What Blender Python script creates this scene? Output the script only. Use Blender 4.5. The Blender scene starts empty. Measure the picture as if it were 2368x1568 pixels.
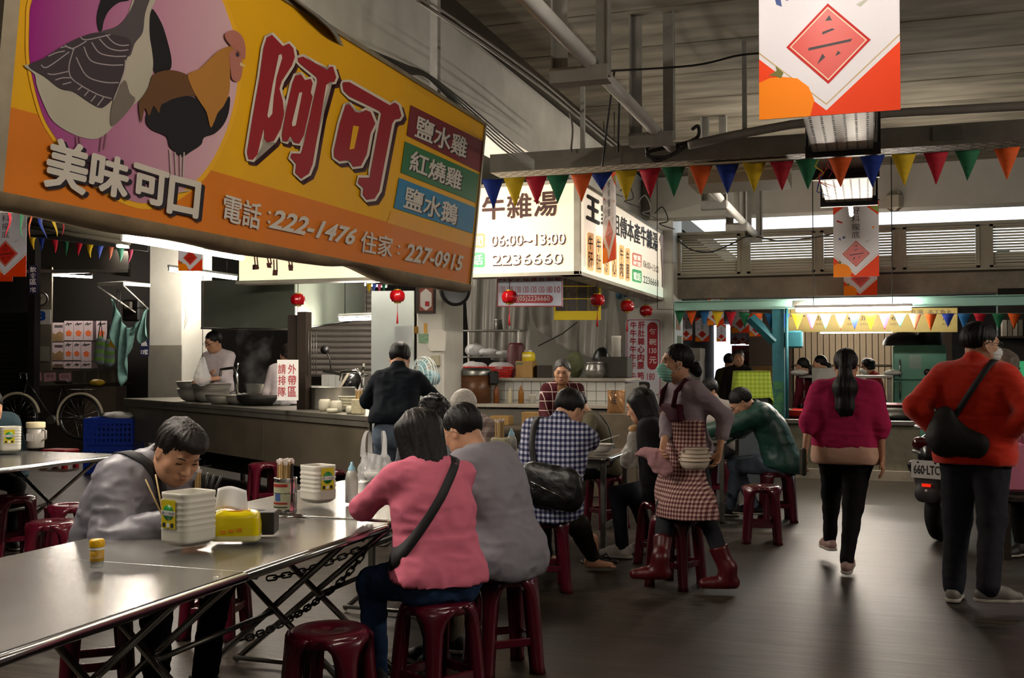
# Covered market food court: stalls, steel tables, maroon stools, diners, hanging banners and pennants.
import bpy, bmesh, math, random
import numpy as np
from mathutils import Vector, Matrix, Euler

random.seed(7)
RNG = np.random.default_rng(7)
scn = bpy.context.scene
COL = scn.collection
R = math.radians

# ------------------------------------------------------------------ camera
FPX, CX, CY = 2450.0, 1184.0, 784.0          # focal length in pixels of the 2368 x 1568 frame
CAM_H, YAW, PITCH = 1.45, 18.6, 1.33
cam_d = bpy.data.cameras.new('camera')
cam_d.sensor_width = 36.0
cam_d.lens = 36.0 * FPX / 2368.0
cam_d.clip_start, cam_d.clip_end = 0.05, 200
cam = bpy.data.objects.new('camera', cam_d)
cam.location = (0, 0, CAM_H)
cam.rotation_euler = (R(90 + PITCH), 0, R(YAW))
COL.objects.link(cam)
scn.camera = cam

# ------------------------------------------------------------------ view and world
scn.view_settings.view_transform = 'Standard'
scn.view_settings.look = 'None'
scn.view_settings.gamma = 1.0
scn.view_settings.use_curve_mapping = False
scn.view_settings.exposure = 0.95
w = bpy.data.worlds.new('daylight')
scn.world = w
w.use_nodes = True
w.node_tree.nodes['Background'].inputs[0].default_value = (0.86, 0.93, 1.0, 1)   # overcast daylight outside the hall
w.node_tree.nodes['Background'].inputs[1].default_value = 1.2

cy = scn.cycles
cy.max_bounces = 6; cy.diffuse_bounces = 3; cy.glossy_bounces = 3; cy.transmission_bounces = 4; cy.transparent_max_bounces = 8
cy.use_adaptive_sampling = True; cy.adaptive_threshold = .02; cy.sample_clamp_indirect = 6.0; cy.caustics_reflective = False; cy.caustics_refractive = False; cy.light_sampling_threshold = .03

# ------------------------------------------------------------------ picture geometry: pixel -> point of the place
_c, _s = math.cos(R(YAW)), math.sin(R(YAW))
_cp, _sp = math.cos(R(PITCH)), math.sin(R(PITCH))
RIGHT = Vector((_c, _s, 0))
FWDH = Vector((-_s, _c, 0))
FWD = FWDH * _cp + Vector((0, 0, _sp))
UPV = Vector((0, 0, _cp)) - FWDH * _sp
EYE = Vector((0, 0, CAM_H))
def ray(px, py):
    return FWD + RIGHT * ((px - CX) / FPX) + UPV * ((CY - py) / FPX)
def at(px, py, d):                  # point at horizontal depth d
    r = ray(px, py)
    return EYE + r * (d / r.dot(FWDH))
def onz(px, py, z):
    r = ray(px, py)
    return EYE + r * ((z - CAM_H) / r.z)
class Pl:                           # a plane of the place (a sign face, a wall)
    def __init__(self, p, n):
        self.p = Vector(p); self.n = Vector(n).normalized()
        if self.n.dot(EYE - self.p) < 0: self.n = -self.n
    def hit(self, px, py, off=0.0):
        r = ray(px, py); p = self.p + self.n * off
        return EYE + r * ((p - EYE).dot(self.n) / r.dot(self.n))
def PX(X): return Pl((X, 0, 0), (1, 0, 0))
def PY(Y): return Pl((0, Y, 0), (0, 1, 0))
# ------------------------------------------------------------------ materials
def lin(h):
    if not isinstance(h, str): return tuple(h)[:3]
    h = h.lstrip('#')
    v = [int(h[i:i+2], 16) / 255 for i in (0, 2, 4)]
    return tuple(x / 12.92 if x <= .04045 else ((x + .055) / 1.055) ** 2.4 for x in v)
_M = {}
def M(name, c='#808080', rough=.5, metal=0., var=0., vs=6., bump=0., bs=40., stretch=(1, 1, 1), emit=0., ec=None,
      alpha=1., trans=0., spec=.5, coat=0., c2=None, sheen=0., ior=1.45):
    if name in _M: return _M[name]
    m = bpy.data.materials.new(name); m.use_nodes = True
    nt = m.node_tree; N = nt.nodes; L = nt.links
    b = N['Principled BSDF']
    col = lin(c)
    b.inputs['Base Color'].default_value = (*col, 1)
    b.inputs['Roughness'].default_value = rough
    b.inputs['Metallic'].default_value = metal
    b.inputs['Specular IOR Level'].default_value = spec
    b.inputs['IOR'].default_value = ior
    if coat: b.inputs['Coat Weight'].default_value = coat; b.inputs['Coat Roughness'].default_value = .12
    if sheen: b.inputs['Sheen Weight'].default_value = sheen
    if alpha < 1: b.inputs['Alpha'].default_value = alpha
    if trans: b.inputs['Transmission Weight'].default_value = trans
    if emit:
        b.inputs['Emission Color'].default_value = (*(lin(ec) if ec else col), 1)
        b.inputs['Emission Strength'].default_value = emit
    if var or bump or c2:
        tc = N.new('ShaderNodeTexCoord'); mp = N.new('ShaderNodeMapping')
        mp.inputs['Scale'].default_value = stretch
        L.new(tc.outputs['Object'], mp.inputs['Vector'])
    if var or c2:
        nz = N.new('ShaderNodeTexNoise'); nz.inputs['Scale'].default_value = vs; nz.inputs['Detail'].default_value = 5
        nz.inputs['Roughness'].default_value = .62
        L.new(mp.outputs[0], nz.inputs['Vector'])
        rp = N.new('ShaderNodeValToRGB')
        rp.color_ramp.elements[0].position = .32; rp.color_ramp.elements[1].position = .68
        a = lin(c2) if c2 else tuple(max(0, x * (1 - var)) for x in col)
        d = col if c2 else tuple(min(1, x * (1 + var * .6)) for x in col)
        rp.color_ramp.elements[0].color = (*a, 1); rp.color_ramp.elements[1].color = (*d, 1)
        L.new(nz.outputs['Fac'], rp.inputs[0]); L.new(rp.outputs[0], b.inputs['Base Color'])
        mr = N.new('ShaderNodeMapRange')
        mr.inputs['To Min'].default_value = max(.02, rough * .8); mr.inputs['To Max'].default_value = min(1, rough * 1.25)
        L.new(nz.outputs['Fac'], mr.inputs['Value']); L.new(mr.outputs[0], b.inputs['Roughness'])
    if bump:
        n2 = N.new('ShaderNodeTexNoise'); n2.inputs['Scale'].default_value = bs; n2.inputs['Detail'].default_value = 3
        L.new(mp.outputs[0], n2.inputs['Vector'])
        bp = N.new('ShaderNodeBump'); bp.inputs['Strength'].default_value = bump; bp.inputs['Distance'].default_value = .01
        L.new(n2.outputs['Fac'], bp.inputs['Height']); L.new(bp.outputs[0], b.inputs['Normal'])
    _M[name] = m
    return m
def node_mat(name, fn, rough=.8, **kw):
    """fn(N, L, coord_socket) -> colour socket"""
    m = M(name, rough=rough, **kw); nt = m.node_tree; N = nt.nodes; L = nt.links
    tc = N.new('ShaderNodeTexCoord')
    out = fn(N, L, tc.outputs['Object'])
    L.new(out, N['Principled BSDF'].inputs['Base Color'])
    return m
def nmath(N, L, op, a, b=None):
    n = N.new('ShaderNodeMath'); n.operation = op
    for i, v in enumerate((a, b)):
        if v is None: continue
        if isinstance(v, (int, float)): n.inputs[i].default_value = v
        else: L.new(v, n.inputs[i])
    return n.outputs[0]
def nmix(N, L, f, a, b):
    n = N.new('ShaderNodeMix'); n.data_type = 'RGBA'
    for s, v in ((n.inputs[0], f), (n.inputs[6], a), (n.inputs[7], b)):
        if isinstance(v, (tuple, list)): s.default_value = (*v[:3], 1)
        elif isinstance(v, (int, float)): s.default_value = v
        else: L.new(v, s)
    return n.outputs[2]
def nsep(N, L, v):
    n = N.new('ShaderNodeSeparateXYZ'); L.new(v, n.inputs[0]); return n.outputs
def stripe(N, L, s, period, duty, phase=0.):
    return nmath(N, L, 'LESS_THAN', nmath(N, L, 'FRACT', nmath(N, L, 'ADD', nmath(N, L, 'DIVIDE', s, period), phase + 50)), duty)

# ------------------------------------------------------------------ mesh builder
def frame_of(d):
    d = Vector(d).normalized()
    a = Vector((0, 0, 1)) if abs(d.z) < .9 else Vector((1, 0, 0))
    u = d.cross(a).normalized(); return u, u.cross(d).normalized()
class MB:
    def __init__(self): self.v = []; self.f = []; self.sm = []
    def add(self, vs, fs, smooth=False):
        o = len(self.v); self.v += [tuple(p) for p in vs]
        self.f += [tuple(i + o for i in f) for f in fs]; self.sm += [smooth] * len(fs); return self
    def box(self, c, s, rot=None, rz=0.):
        c = Vector(c); h = Vector(s) * .5
        Rm = rot if rot is not None else Matrix.Rotation(rz, 3, 'Z')
        vs = [c + Rm @ Vector((h.x * i, h.y * j, h.z * k)) for k in (-1, 1) for j in (-1, 1) for i in (-1, 1)]
        return self.add(vs, [(0, 2, 3, 1), (4, 5, 7, 6), (0, 1, 5, 4), (2, 6, 7, 3), (0, 4, 6, 2), (1, 3, 7, 5)])
    def bbox(self, c, s, b=.005, rz=0.):      # box with chamfered upright and top edges
        c = Vector(c); h = Vector(s) * .5; Rm = Matrix.Rotation(rz, 3, 'Z')
        def ring(ins, z):
            x, y = h.x - ins, h.y - ins; k = b
            p = [(x, -y + k), (x, y - k), (x - k, y), (-x + k, y), (-x, y - k), (-x, -y + k), (-x + k, -y), (x - k, -y)]
            return [c + Rm @ Vector((q[0], q[1], z)) for q in p]
        rs = [ring(b, -h.z), ring(0, -h.z + b), ring(0, h.z - b), ring(b, h.z)]
        return self.rings(rs, True)
    def rings(self, rs, cap=True, smooth=False, closed=True):
        n = len(rs[0]); vs = [p for r in rs for p in r]; fs = []
        for i in range(len(rs) - 1):
            for j in range(n if closed else n - 1):
                a = i * n + j; b = i * n + (j + 1) % n
                fs.append((a, b, b + n, a + n))
        o = len(self.v)
        self.add(vs, fs, smooth)
        if cap:
            self.add([], [tuple(o + k - len(self.v) for k in reversed(range(n)))], False) if False else None
            self.f.append(tuple(o + k for k in reversed(range(n)))); self.sm.append(False)
            self.f.append(tuple(o + (len(rs) - 1) * n + k for k in range(n))); self.sm.append(False)
        return self
    def cyl(self, a, b, r0, r1=None, n=12, smooth=True, cap=True):
        a = Vector(a); b = Vector(b); r1 = r0 if r1 is None else r1
        u, v = frame_of(b - a)
        rs = []
        for p, r in ((a, r0), (b, r1)):
            rs.append([p + (u * math.cos(t) - v * math.sin(t)) * r for t in [2 * math.pi * i / n for i in range(n)]])
        return self.rings(rs[::-1] if False else rs, cap, smooth)
    def tube(self, pts, r, n=8, cap=True, rr=None):
        pts = [Vector(p) for p in pts]; rs = []
        u = None
        for i, p in enumerate(pts):
            d = (pts[min(i + 1, len(pts) - 1)] - pts[max(i - 1, 0)])
            if d.length < 1e-9: d = Vector((0, 0, 1))
            d.normalize()
            if u is None: u, v = frame_of(d)
            else:
                u = (u - d * u.dot(d)).normalized(); v = u.cross(d)
            q = rr[i] if rr else r
            rs.append([p + (u * math.cos(t) - v * math.sin(t)) * q for t in [2 * math.pi * k / n for k in range(n)]])
        return self.rings(rs, cap, True)
    def lathe(self, prof, c=(0, 0, 0), n=24, axis=None, smooth=True, cap=True):
        c = Vector(c)
        if axis is None: u, v, w_ = Vector((1, 0, 0)), Vector((0, 1, 0)), Vector((0, 0, 1))
        else:
            w_ = Vector(axis).normalized(); u, v = frame_of(w_); v = -v
        rs = [[c + (u * math.cos(t) + v * math.sin(t)) * r + w_ * z for t in [2 * math.pi * k / n for k in range(n)]] for r, z in prof]
        return self.rings(rs, cap, smooth)
    def prism(self, pts, ext):                 # planar polygon extruded by a vector
        pts = [Vector(p) for p in pts]; e = Vector(ext); n = len(pts)
        nrm = Vector((0, 0, 0))
        for i in range(n): nrm += pts[i].cross(pts[(i + 1) % n])
        if nrm.dot(e) < 0: pts = pts[::-1]
        vs = pts + [p + e for p in pts]
        fs = [tuple(reversed(range(n))), tuple(range(n, 2 * n))] + [(i, (i + 1) % n, (i + 1) % n + n, i + n) for i in range(n)]
        return self.add(vs, fs)
    def poly(self, pts): return self.add(pts, [tuple(range(len(pts)))])
    def grid(self, fn, nu, nv, smooth=True):
        vs = [fn(i / nu, j / nv) for j in range(nv + 1) for i in range(nu + 1)]
        fs = [(j * (nu + 1) + i, j * (nu + 1) + i + 1, (j + 1) * (nu + 1) + i + 1, (j + 1) * (nu + 1) + i) for j in range(nv) for i in range(nu)]
        return self.add(vs, fs, smooth)
    def mesh(self, name):
        me = bpy.data.meshes.new(name); me.from_pydata(self.v, [], self.f)
        me.polygons.foreach_set('use_smooth', self.sm); me.update(); return me
    def build(self, name, mat, parent=None, world=True, **kw):
        return link_mesh(name, self.mesh(name), mat, parent, world, **kw)
def wmat(o):
    m = o.matrix_basis.copy()
    while o.parent: o = o.parent; m = o.matrix_basis @ m
    return m
def link_mesh(name, me, mat, parent=None, world=True, solid=0., **kw):
    o = bpy.data.objects.new(name, me); COL.objects.link(o)
    if mat is not None:
        for k in (mat if isinstance(mat, (list, tuple)) else [mat]): me.materials.append(k)
    if parent is not None:
        if world: me.transform(wmat(parent).inverted())
        o.parent = parent
    elif world:                                # top-level single mesh: put its origin at its base
        n = len(me.vertices); a = np.empty(n * 3); me.vertices.foreach_get('co', a); a = a.reshape(-1, 3)
        c = Vector(((a[:, 0].min() + a[:, 0].max()) / 2, (a[:, 1].min() + a[:, 1].max()) / 2, a[:, 2].min()))
        me.transform(Matrix.Translation(-c)); o.location = c
    if solid:
        md = o.modifiers.new('thickness', 'SOLIDIFY'); md.thickness = solid; md.offset = 0
    for k, v in kw.items(): o[k] = v
    return o
def tag(o, label, cat, group=None, kind=None):
    o['label'] = label; o['category'] = cat
    if group: o['group'] = group
    if kind: o['kind'] = kind
    return o
def struct(o, label=None):
    o['kind'] = 'structure'
    if label: o['label'] = label
    return o
def thing(name, label, cat, loc=(0, 0, 0), rz=0., group=None):
    o = bpy.data.objects.new(name, None); COL.objects.link(o)
    o.location = loc; o.rotation_euler = (0, 0, rz); o.empty_display_size = .1
    return tag(o, label, cat, group)
def copy_tree(o, parent=None):
    c = o.copy(); COL.objects.link(c)
    if parent is not None: c.parent = parent
    for ch in list(o.children): copy_tree(ch, c)
    return c
def dup(o, loc, rz=0., label=None, scale=None):
    c = copy_tree(o); c.location = loc; c.rotation_euler = (0, 0, rz)
    if label: c['label'] = label
    if scale: c.scale = (scale,) * 3
    return c

# ------------------------------------------------------------------ flat print on a plane
def catmull(pts, n=6, closed=True):
    P = [np.array(p, float) for p in pts]; out = []; m = len(P)
    for i in range(m if closed else m - 1):
        a, b, c, d = (P[(i + k - 1) % m] if closed else P[min(max(i + k - 1, 0), m - 1)] for k in range(4))
        for t in np.arange(n) / n:
            out.append(tuple(.5 * (2 * b + (c - a) * t + (2 * a - 5 * b + 4 * c - d) * t * t + (3 * b - a - 3 * c + d) * t ** 3)))
    if not closed: out.append(tuple(P[-1]))
    return out
def decal(parent, name, pl, pts, mat, layer=1, smooth=0):
    if smooth: pts = catmull(pts, smooth)
    q = [pl.hit(x, y, .0012 * layer) for x, y in pts]
    b = MB().poly(q)
    o = b.build(name, mat, parent)
    return o
def stroke_px(parent, name, pl, lines, wpx, mat, layer=1):
    """brush strokes in pixels on a plane, flat; lines: list of point lists, (x, y[, width factor])"""
    o = None
    for k, ln in enumerate(lines):
        off = .0012 * layer + .00002 * k
        ln = [tuple(p) + (1.,) * (3 - len(p)) for p in ln]
        L_, Rr = [], []
        for i, p in enumerate(ln):
            a = ln[max(i - 1, 0)]; c = ln[min(i + 1, len(ln) - 1)]
            dx, dy = c[0] - a[0], c[1] - a[1]; l = math.hypot(dx, dy) or 1
            nx, ny = -dy / l * wpx * .5 * p[2], dx / l * wpx * .5 * p[2]
            L_.append((p[0] + nx, p[1] + ny)); Rr.append((p[0] - nx, p[1] - ny))
        pts = L_ + Rr[::-1]
        o = MB().poly([pl.hit(x, y, off) for x, y in pts]).build(name, mat, parent)
    return o
_T = {}
def text_mesh(body, bold=0., shear=0., res=2, spacing=1.):
    if bold > .012 and any(ord(ch) > 0x2e80 and ch not in '美味可口王牛心肉每元水本' for ch in body): bold = .010
    key = (body, bold, shear, res, spacing)
    if key in _T: return _T[key]
    c = bpy.data.curves.new('txt', 'FONT'); c.body = body; c.resolution_u = res; c.offset = bold; c.shear = shear
    c.space_character = spacing; c.fill_mode = 'FRONT'
    o = bpy.data.objects.new('txt', c); COL.objects.link(o)
    dg = bpy.context.evaluated_depsgraph_get()
    me = bpy.data.meshes.new_from_object(o.evaluated_get(dg))
    bpy.data.objects.remove(o); bpy.data.curves.remove(c)
    n = len(me.vertices); a = np.empty(n * 3); me.vertices.foreach_get('co', a); a = a.reshape(-1, 3)
    a = a[:, :2]; lo, hi = a.min(0), a.max(0)
    fs = [tuple(p.vertices) for p in me.polygons]
    bpy.data.meshes.remove(me)
    _T[key] = ((a - lo) / (hi - lo), fs, (hi - lo))
    return _T[key]
def text3(parent, name, body, o, ux, uy, mat, bold=0., shear=0., nrm=None, eps=.002, spacing=1.):
    """text whose bounding box fills the parallelogram o, o+ux, o+uy"""
    uv, fs, _ = text_mesh(body, bold, shear, 2, spacing)
    o = Vector(o); ux = Vector(ux); uy = Vector(uy)
    n = ux.cross(uy).normalized() if nrm is None else nrm
    vs = [o + ux * float(a) + uy * float(b) + n * eps for a, b in uv]
    me = bpy.data.meshes.new(name); me.from_pydata([tuple(v) for v in vs], [], fs); me.update()
    return link_mesh(name, me, mat, parent)
def text_px(parent, body, pl, tl, tr, bl, mat, bold=.02, layer=3, shear=0., name='lettering', spacing=1., fat=0.):
    if fat:                                     # heavier brush: the same glyph laid down with small shifts, one mesh
        uv, fs, _ = text_mesh(body, bold, shear, 2, spacing); b = MB()
        for k, (dx, dy) in enumerate(((0, 0), (fat, 0), (-fat, 0), (0, fat), (0, -fat), (fat * .7, fat * .7), (-fat * .7, fat * .7), (fat * .7, -fat * .7), (-fat * .7, -fat * .7))):
            a, c, d = (pl.hit(p[0] + dx, p[1] + dy, .0012 * layer + .00001 * k) for p in (tl, tr, bl))
            b.add([d + (c - a) * float(u) + (a - d) * float(v) for u, v in uv], fs)
        return b.build(name, mat, parent)
    a = pl.hit(*tl, .0012 * layer); b = pl.hit(*tr, .0012 * layer); c = pl.hit(*bl, .0012 * layer)
    return text3(parent, name, body, c, b - a, a - c, mat, bold, shear, eps=0, spacing=spacing)
def text_col(parent, body, pl, x0, y0, x1, y1, mat, bold=.02, layer=3, name='lettering', gap=.12, dx=0.):
    """a column of characters between pixel rows y0 and y1"""
    n = len(body); h = (y1 - y0) / n
    for i, ch in enumerate(body):
        t = y0 + h * i; s = dx * i
        text_px(parent, ch, pl, (x0 + s, t), (x1 + s, t), (x0 + s, t + h * (1 - gap)), mat, bold, layer, name=name)
# ------------------------------------------------------------------ people: implicit bodies turned into one surface
def vnoise(P, f, seed=0):
    P = P * f + seed * 17.31
    i = np.floor(P).astype(np.int64); t = P - i; t = t * t * (3 - 2 * t)
    def h(a, b, c):
        n = (a * 374761393 + b * 668265263 + c * 2147483647 + seed * 974634) & 0xffffffff
        n = ((n ^ (n >> 13)) * 1274126177) & 0xffffffff
        return ((n ^ (n >> 16)) & 0xffff) / 65535.
    r = 0
    for a in (0, 1):
        for b in (0, 1):
            for c in (0, 1):
                w_ = (t[:, 0] if a else 1 - t[:, 0]) * (t[:, 1] if b else 1 - t[:, 1]) * (t[:, 2] if c else 1 - t[:, 2])
                r = r + w_ * h(i[:, 0] + a, i[:, 1] + b, i[:, 2] + c)
    return r * 2 - 1
class SDF:
    def __init__(self, h): self.h = h; self.p = []
    def cone(self, a, b, ra, rb=None, k=.03, u=None, q=1., sub=False):
        self.p.append(('c', np.array(a, float), np.array(b, float), ra, ra if rb is None else rb, k, None if u is None else np.array(u, float), q, sub)); return self
    def chain(self, pts, rs, k=.03, **kw):
        for i in range(len(pts) - 1): self.cone(pts[i], pts[i + 1], rs[i], rs[i + 1], k, **kw)
        return self
    def ell(self, c, r, Rm=None, k=.02, sub=False):
        self.p.append(('e', np.array(c, float), np.array(r, float), np.eye(3) if Rm is None else np.array(Rm, float), k, sub)); return self
    def cut(self, p, n, k=.0):                  # keeps the side opposite n
        n = np.array(n, float); n /= np.linalg.norm(n)
        self.p.append(('p', np.array(p, float), n, k)); return self
    def aabb(self, p):
        if p[0] == 'c':
            r = max(p[3], p[4]); return np.minimum(p[1], p[2]) - r, np.maximum(p[1], p[2]) + r
        R_ = p[3]; e = np.sqrt(((R_ * p[2][None, :]) ** 2).sum(1)); return p[1] - e, p[1] + e
    def mesh(self, fold=0., ff=9., seed=0, streak=None, stretch=(1, 1, 1)):
        h = self.h; add = [self.aabb(p) for p in self.p if p[0] != 'p' and not p[-1]]
        lo = np.min([a for a, b in add], 0) - 3 * h - .01; hi = np.max([b for a, b in add], 0) + 3 * h + .01
        n = np.ceil((hi - lo) / h).astype(int) + 1
        ax = [lo[i] + h * np.arange(n[i]) for i in range(3)]
        F = np.full(n, .5, np.float32)
        for p in self.p:
            if p[0] == 'p':
                d = (ax[0][:, None, None] - p[1][0]) * p[2][0] + (ax[1][None, :, None] - p[1][1]) * p[2][1] + (ax[2][None, None, :] - p[1][2]) * p[2][2]
                if p[3]:
                    g = np.maximum(p[3] - np.abs(F - d), 0) / p[3]; F = np.maximum(F, d) + g * g * p[3] * .25
                else: F = np.maximum(F, d)
                F = F.astype(np.float32); continue
            a, b = self.aabb(p); k = p[5] if p[0] == 'c' else p[4]; mg = k + 2.5 * h + .012
            i0 = np.clip(((a - mg - lo) / h).astype(int), 0, n - 1); i1 = np.clip(((b + mg - lo) / h).astype(int) + 2, 1, n)
            sl = tuple(slice(i0[i], i1[i]) for i in range(3))
            X = ax[0][sl[0]][:, None, None]; Y = ax[1][sl[1]][None, :, None]; Z = ax[2][sl[2]][None, None, :]
            if p[0] == 'c':
                _, A, B, ra, rb, k, u, q, sub = p
                x, y, z = X - A[0], Y - A[1], Z - A[2]; ba = B - A
                if u is not None:
                    s = (x * u[0] + y * u[1] + z * u[2]) * (1 / q - 1)
                    x, y, z = x + s * u[0], y + s * u[1], z + s * u[2]
                    ba = ba + u * ba.dot(u) * (1 / q - 1)
                l2 = max(ba.dot(ba), 1e-9)
                t = np.clip((x * ba[0] + y * ba[1] + z * ba[2]) / l2, 0, 1)
                d = np.sqrt((x - t * ba[0]) ** 2 + (y - t * ba[1]) ** 2 + (z - t * ba[2]) ** 2) - (ra + (rb - ra) * t)
            else:
                _, C, r, Rm, k, sub = p
                x, y, z = X - C[0], Y - C[1], Z - C[2]
                d = 0
                for j in range(3):
                    d = d + ((x * Rm[0, j] + y * Rm[1, j] + z * Rm[2, j]) / r[j]) ** 2
                d = (np.sqrt(d) - 1) * r.min()
            f = F[sl]; kk = max(k, 1e-5)
            if sub:
                d = -d; g = np.maximum(kk - np.abs(f - d), 0) / kk; F[sl] = np.maximum(f, d) + g * g * kk * .25
            else:
                g = np.maximum(kk - np.abs(f - d), 0) / kk; F[sl] = np.minimum(f, d) - g * g * kk * .25
        V, Q = surfnet(F, lo, h)
        if len(V) and (fold or streak is not None):
            N_ = vnormals(V, Q)
            if fold:
                S = V * np.array(stretch)
                w_ = vnoise(S, ff, seed) * .6 + (1 - 2 * np.abs(vnoise(S, ff * 1.9, seed + 1))) * .45 + vnoise(S, ff * 4.3, seed + 2) * .16
                V = V + N_ * (w_ * fold)[:, None]
            if streak is not None: V = V + N_ * streak(V)[:, None]
        return V, Q
def vnormals(V, Q):
    N_ = np.zeros_like(V); n = np.cross(V[Q[:, 2]] - V[Q[:, 0]], V[Q[:, 3]] - V[Q[:, 1]])
    for i in range(4): np.add.at(N_, Q[:, i], n)
    return N_ / np.maximum(np.linalg.norm(N_, axis=1), 1e-9)[:, None]
_CO = [(a, b, c) for a in (0, 1) for b in (0, 1) for c in (0, 1)]
def surfnet(F, lo, h):
    S = F < 0; n = np.array(F.shape)
    cnt = sum(S[a:n[0] - 1 + a, b:n[1] - 1 + b, c:n[2] - 1 + c].astype(np.int8) for a, b, c in _CO)
    act = (cnt > 0) & (cnt < 8); idx = np.argwhere(act)
    if not len(idx): return np.zeros((0, 3)), np.zeros((0, 4), int)
    vid = np.full(act.shape, -1, np.int64); vid[act] = np.arange(len(idx))
    acc = np.zeros((len(idx), 3)); num = np.zeros(len(idx))
    fv = {c: F[idx[:, 0] + c[0], idx[:, 1] + c[1], idx[:, 2] + c[2]] for c in _CO}
    for a in _CO:
        for d in range(3):
            if a[d]: continue
            b = list(a); b[d] = 1; b = tuple(b)
            fa, fb = fv[a], fv[b]; m = (fa < 0) != (fb < 0)
            t = np.where(m, fa / np.where(m, fa - fb, 1), 0)
            p = np.tile(np.array(a, float), (len(idx), 1)); p[:, d] = t
            acc += p * m[:, None]; num += m
    V = lo + h * (idx + acc / num[:, None])
    Qs = []
    for d in range(3):
        e, g = (d + 1) % 3, (d + 2) % 3
        s0 = [slice(1, n[i] - 1) for i in range(3)]; s1 = list(s0); s0[d] = slice(0, n[d] - 1); s1[d] = slice(1, n[d])
        A, B = S[tuple(s0)], S[tuple(s1)]
        for m, flip in ((A & ~B, False), (~A & B, True)):
            I = np.argwhere(m)
            if not len(I): continue
            I[:, e] += 1; I[:, g] += 1
            def cell(de, dg):
                J = I.copy(); J[:, e] += de; J[:, g] += dg; return vid[J[:, 0], J[:, 1], J[:, 2]]
            q = np.stack([cell(-1, -1), cell(0, -1), cell(0, 0), cell(-1, 0)], 1)
            Qs.append(q[:, ::-1] if flip else q)
    Q = np.concatenate(Qs); Q = Q[(Q >= 0).all(1)]
    return V, Q
def np_mesh(name, parts, mat, parent, world=False, slots=None):
    """one mesh object out of several (V, Q) surfaces; slots gives each its material index"""
    parts = [p for p in parts if len(p[0])]
    V = np.concatenate([p[0] for p in parts]); o = 0; qs = []; mi = []
    for i, p in enumerate(parts):
        qs.append(p[1] + o); o += len(p[0]); mi.append(np.full(len(p[1]), slots[i] if slots else 0))
    Q = np.concatenate(qs)
    me = bpy.data.meshes.new(name)
    me.vertices.add(len(V)); me.vertices.foreach_set('co', V.astype(np.float32).ravel())
    me.loops.add(Q.size); me.loops.foreach_set('vertex_index', Q.astype(np.int32).ravel())
    me.polygons.add(len(Q)); me.polygons.foreach_set('loop_start', np.arange(0, Q.size, 4, dtype=np.int32))
    me.polygons.foreach_set('use_smooth', np.ones(len(Q), bool))
    if slots: me.polygons.foreach_set('material_index', np.concatenate(mi).astype(np.int32))
    me.update(calc_edges=True); me.validate()
    return link_mesh(name, me, mat, parent, world)

def nrm(v): v = np.array(v, float); return v / max(np.linalg.norm(v), 1e-9)
def rot(axis, deg):
    return np.array(Matrix.Rotation(R(deg), 3, axis))
def ik(a, c, l1, l2, hint):
    a, c = np.array(a, float), np.array(c, float); d = c - a; L_ = np.linalg.norm(d)
    if L_ > (l1 + l2) * .995: c = a + d / L_ * (l1 + l2) * .995; d = c - a; L_ = np.linalg.norm(d)
    u = d / L_; x = (l1 * l1 - l2 * l2 + L_ * L_) / (2 * L_); y = math.sqrt(max(l1 * l1 - x * x, 0))
    hp = np.array(hint, float); hp = nrm(hp - u * hp.dot(u))
    return a + u * x + hp * y, c
SKIN = M('skin', '#b98a6c', .5, var=.12, vs=9, bump=.05, bs=120)
HAIRM = M('hair_black', '#0b0909', .5, spec=.28, bump=.35, bs=260, stretch=(1, 1, .12))
HAIRG = M('hair_grey', '#8d8a84', .5, var=.3, vs=60, bump=.35, bs=260, stretch=(1, 1, .12))
HAIRM2 = M('hair_dark_brown', '#17110f', .5, spec=.28, var=.25, vs=40, bump=.35, bs=260, stretch=(1, 1, .12))
HAIRS = M('hair_salt_and_pepper', '#3b3936', .42, var=.55, vs=70, bump=.35, bs=260, stretch=(1, 1, .12))
EYEM = M('eye_dark', '#0b0706', .2); LIPM = M('lip', '#8a4c42', .45); WHITE_EYE = M('eye_white', '#c9c2ba', .35)

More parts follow.
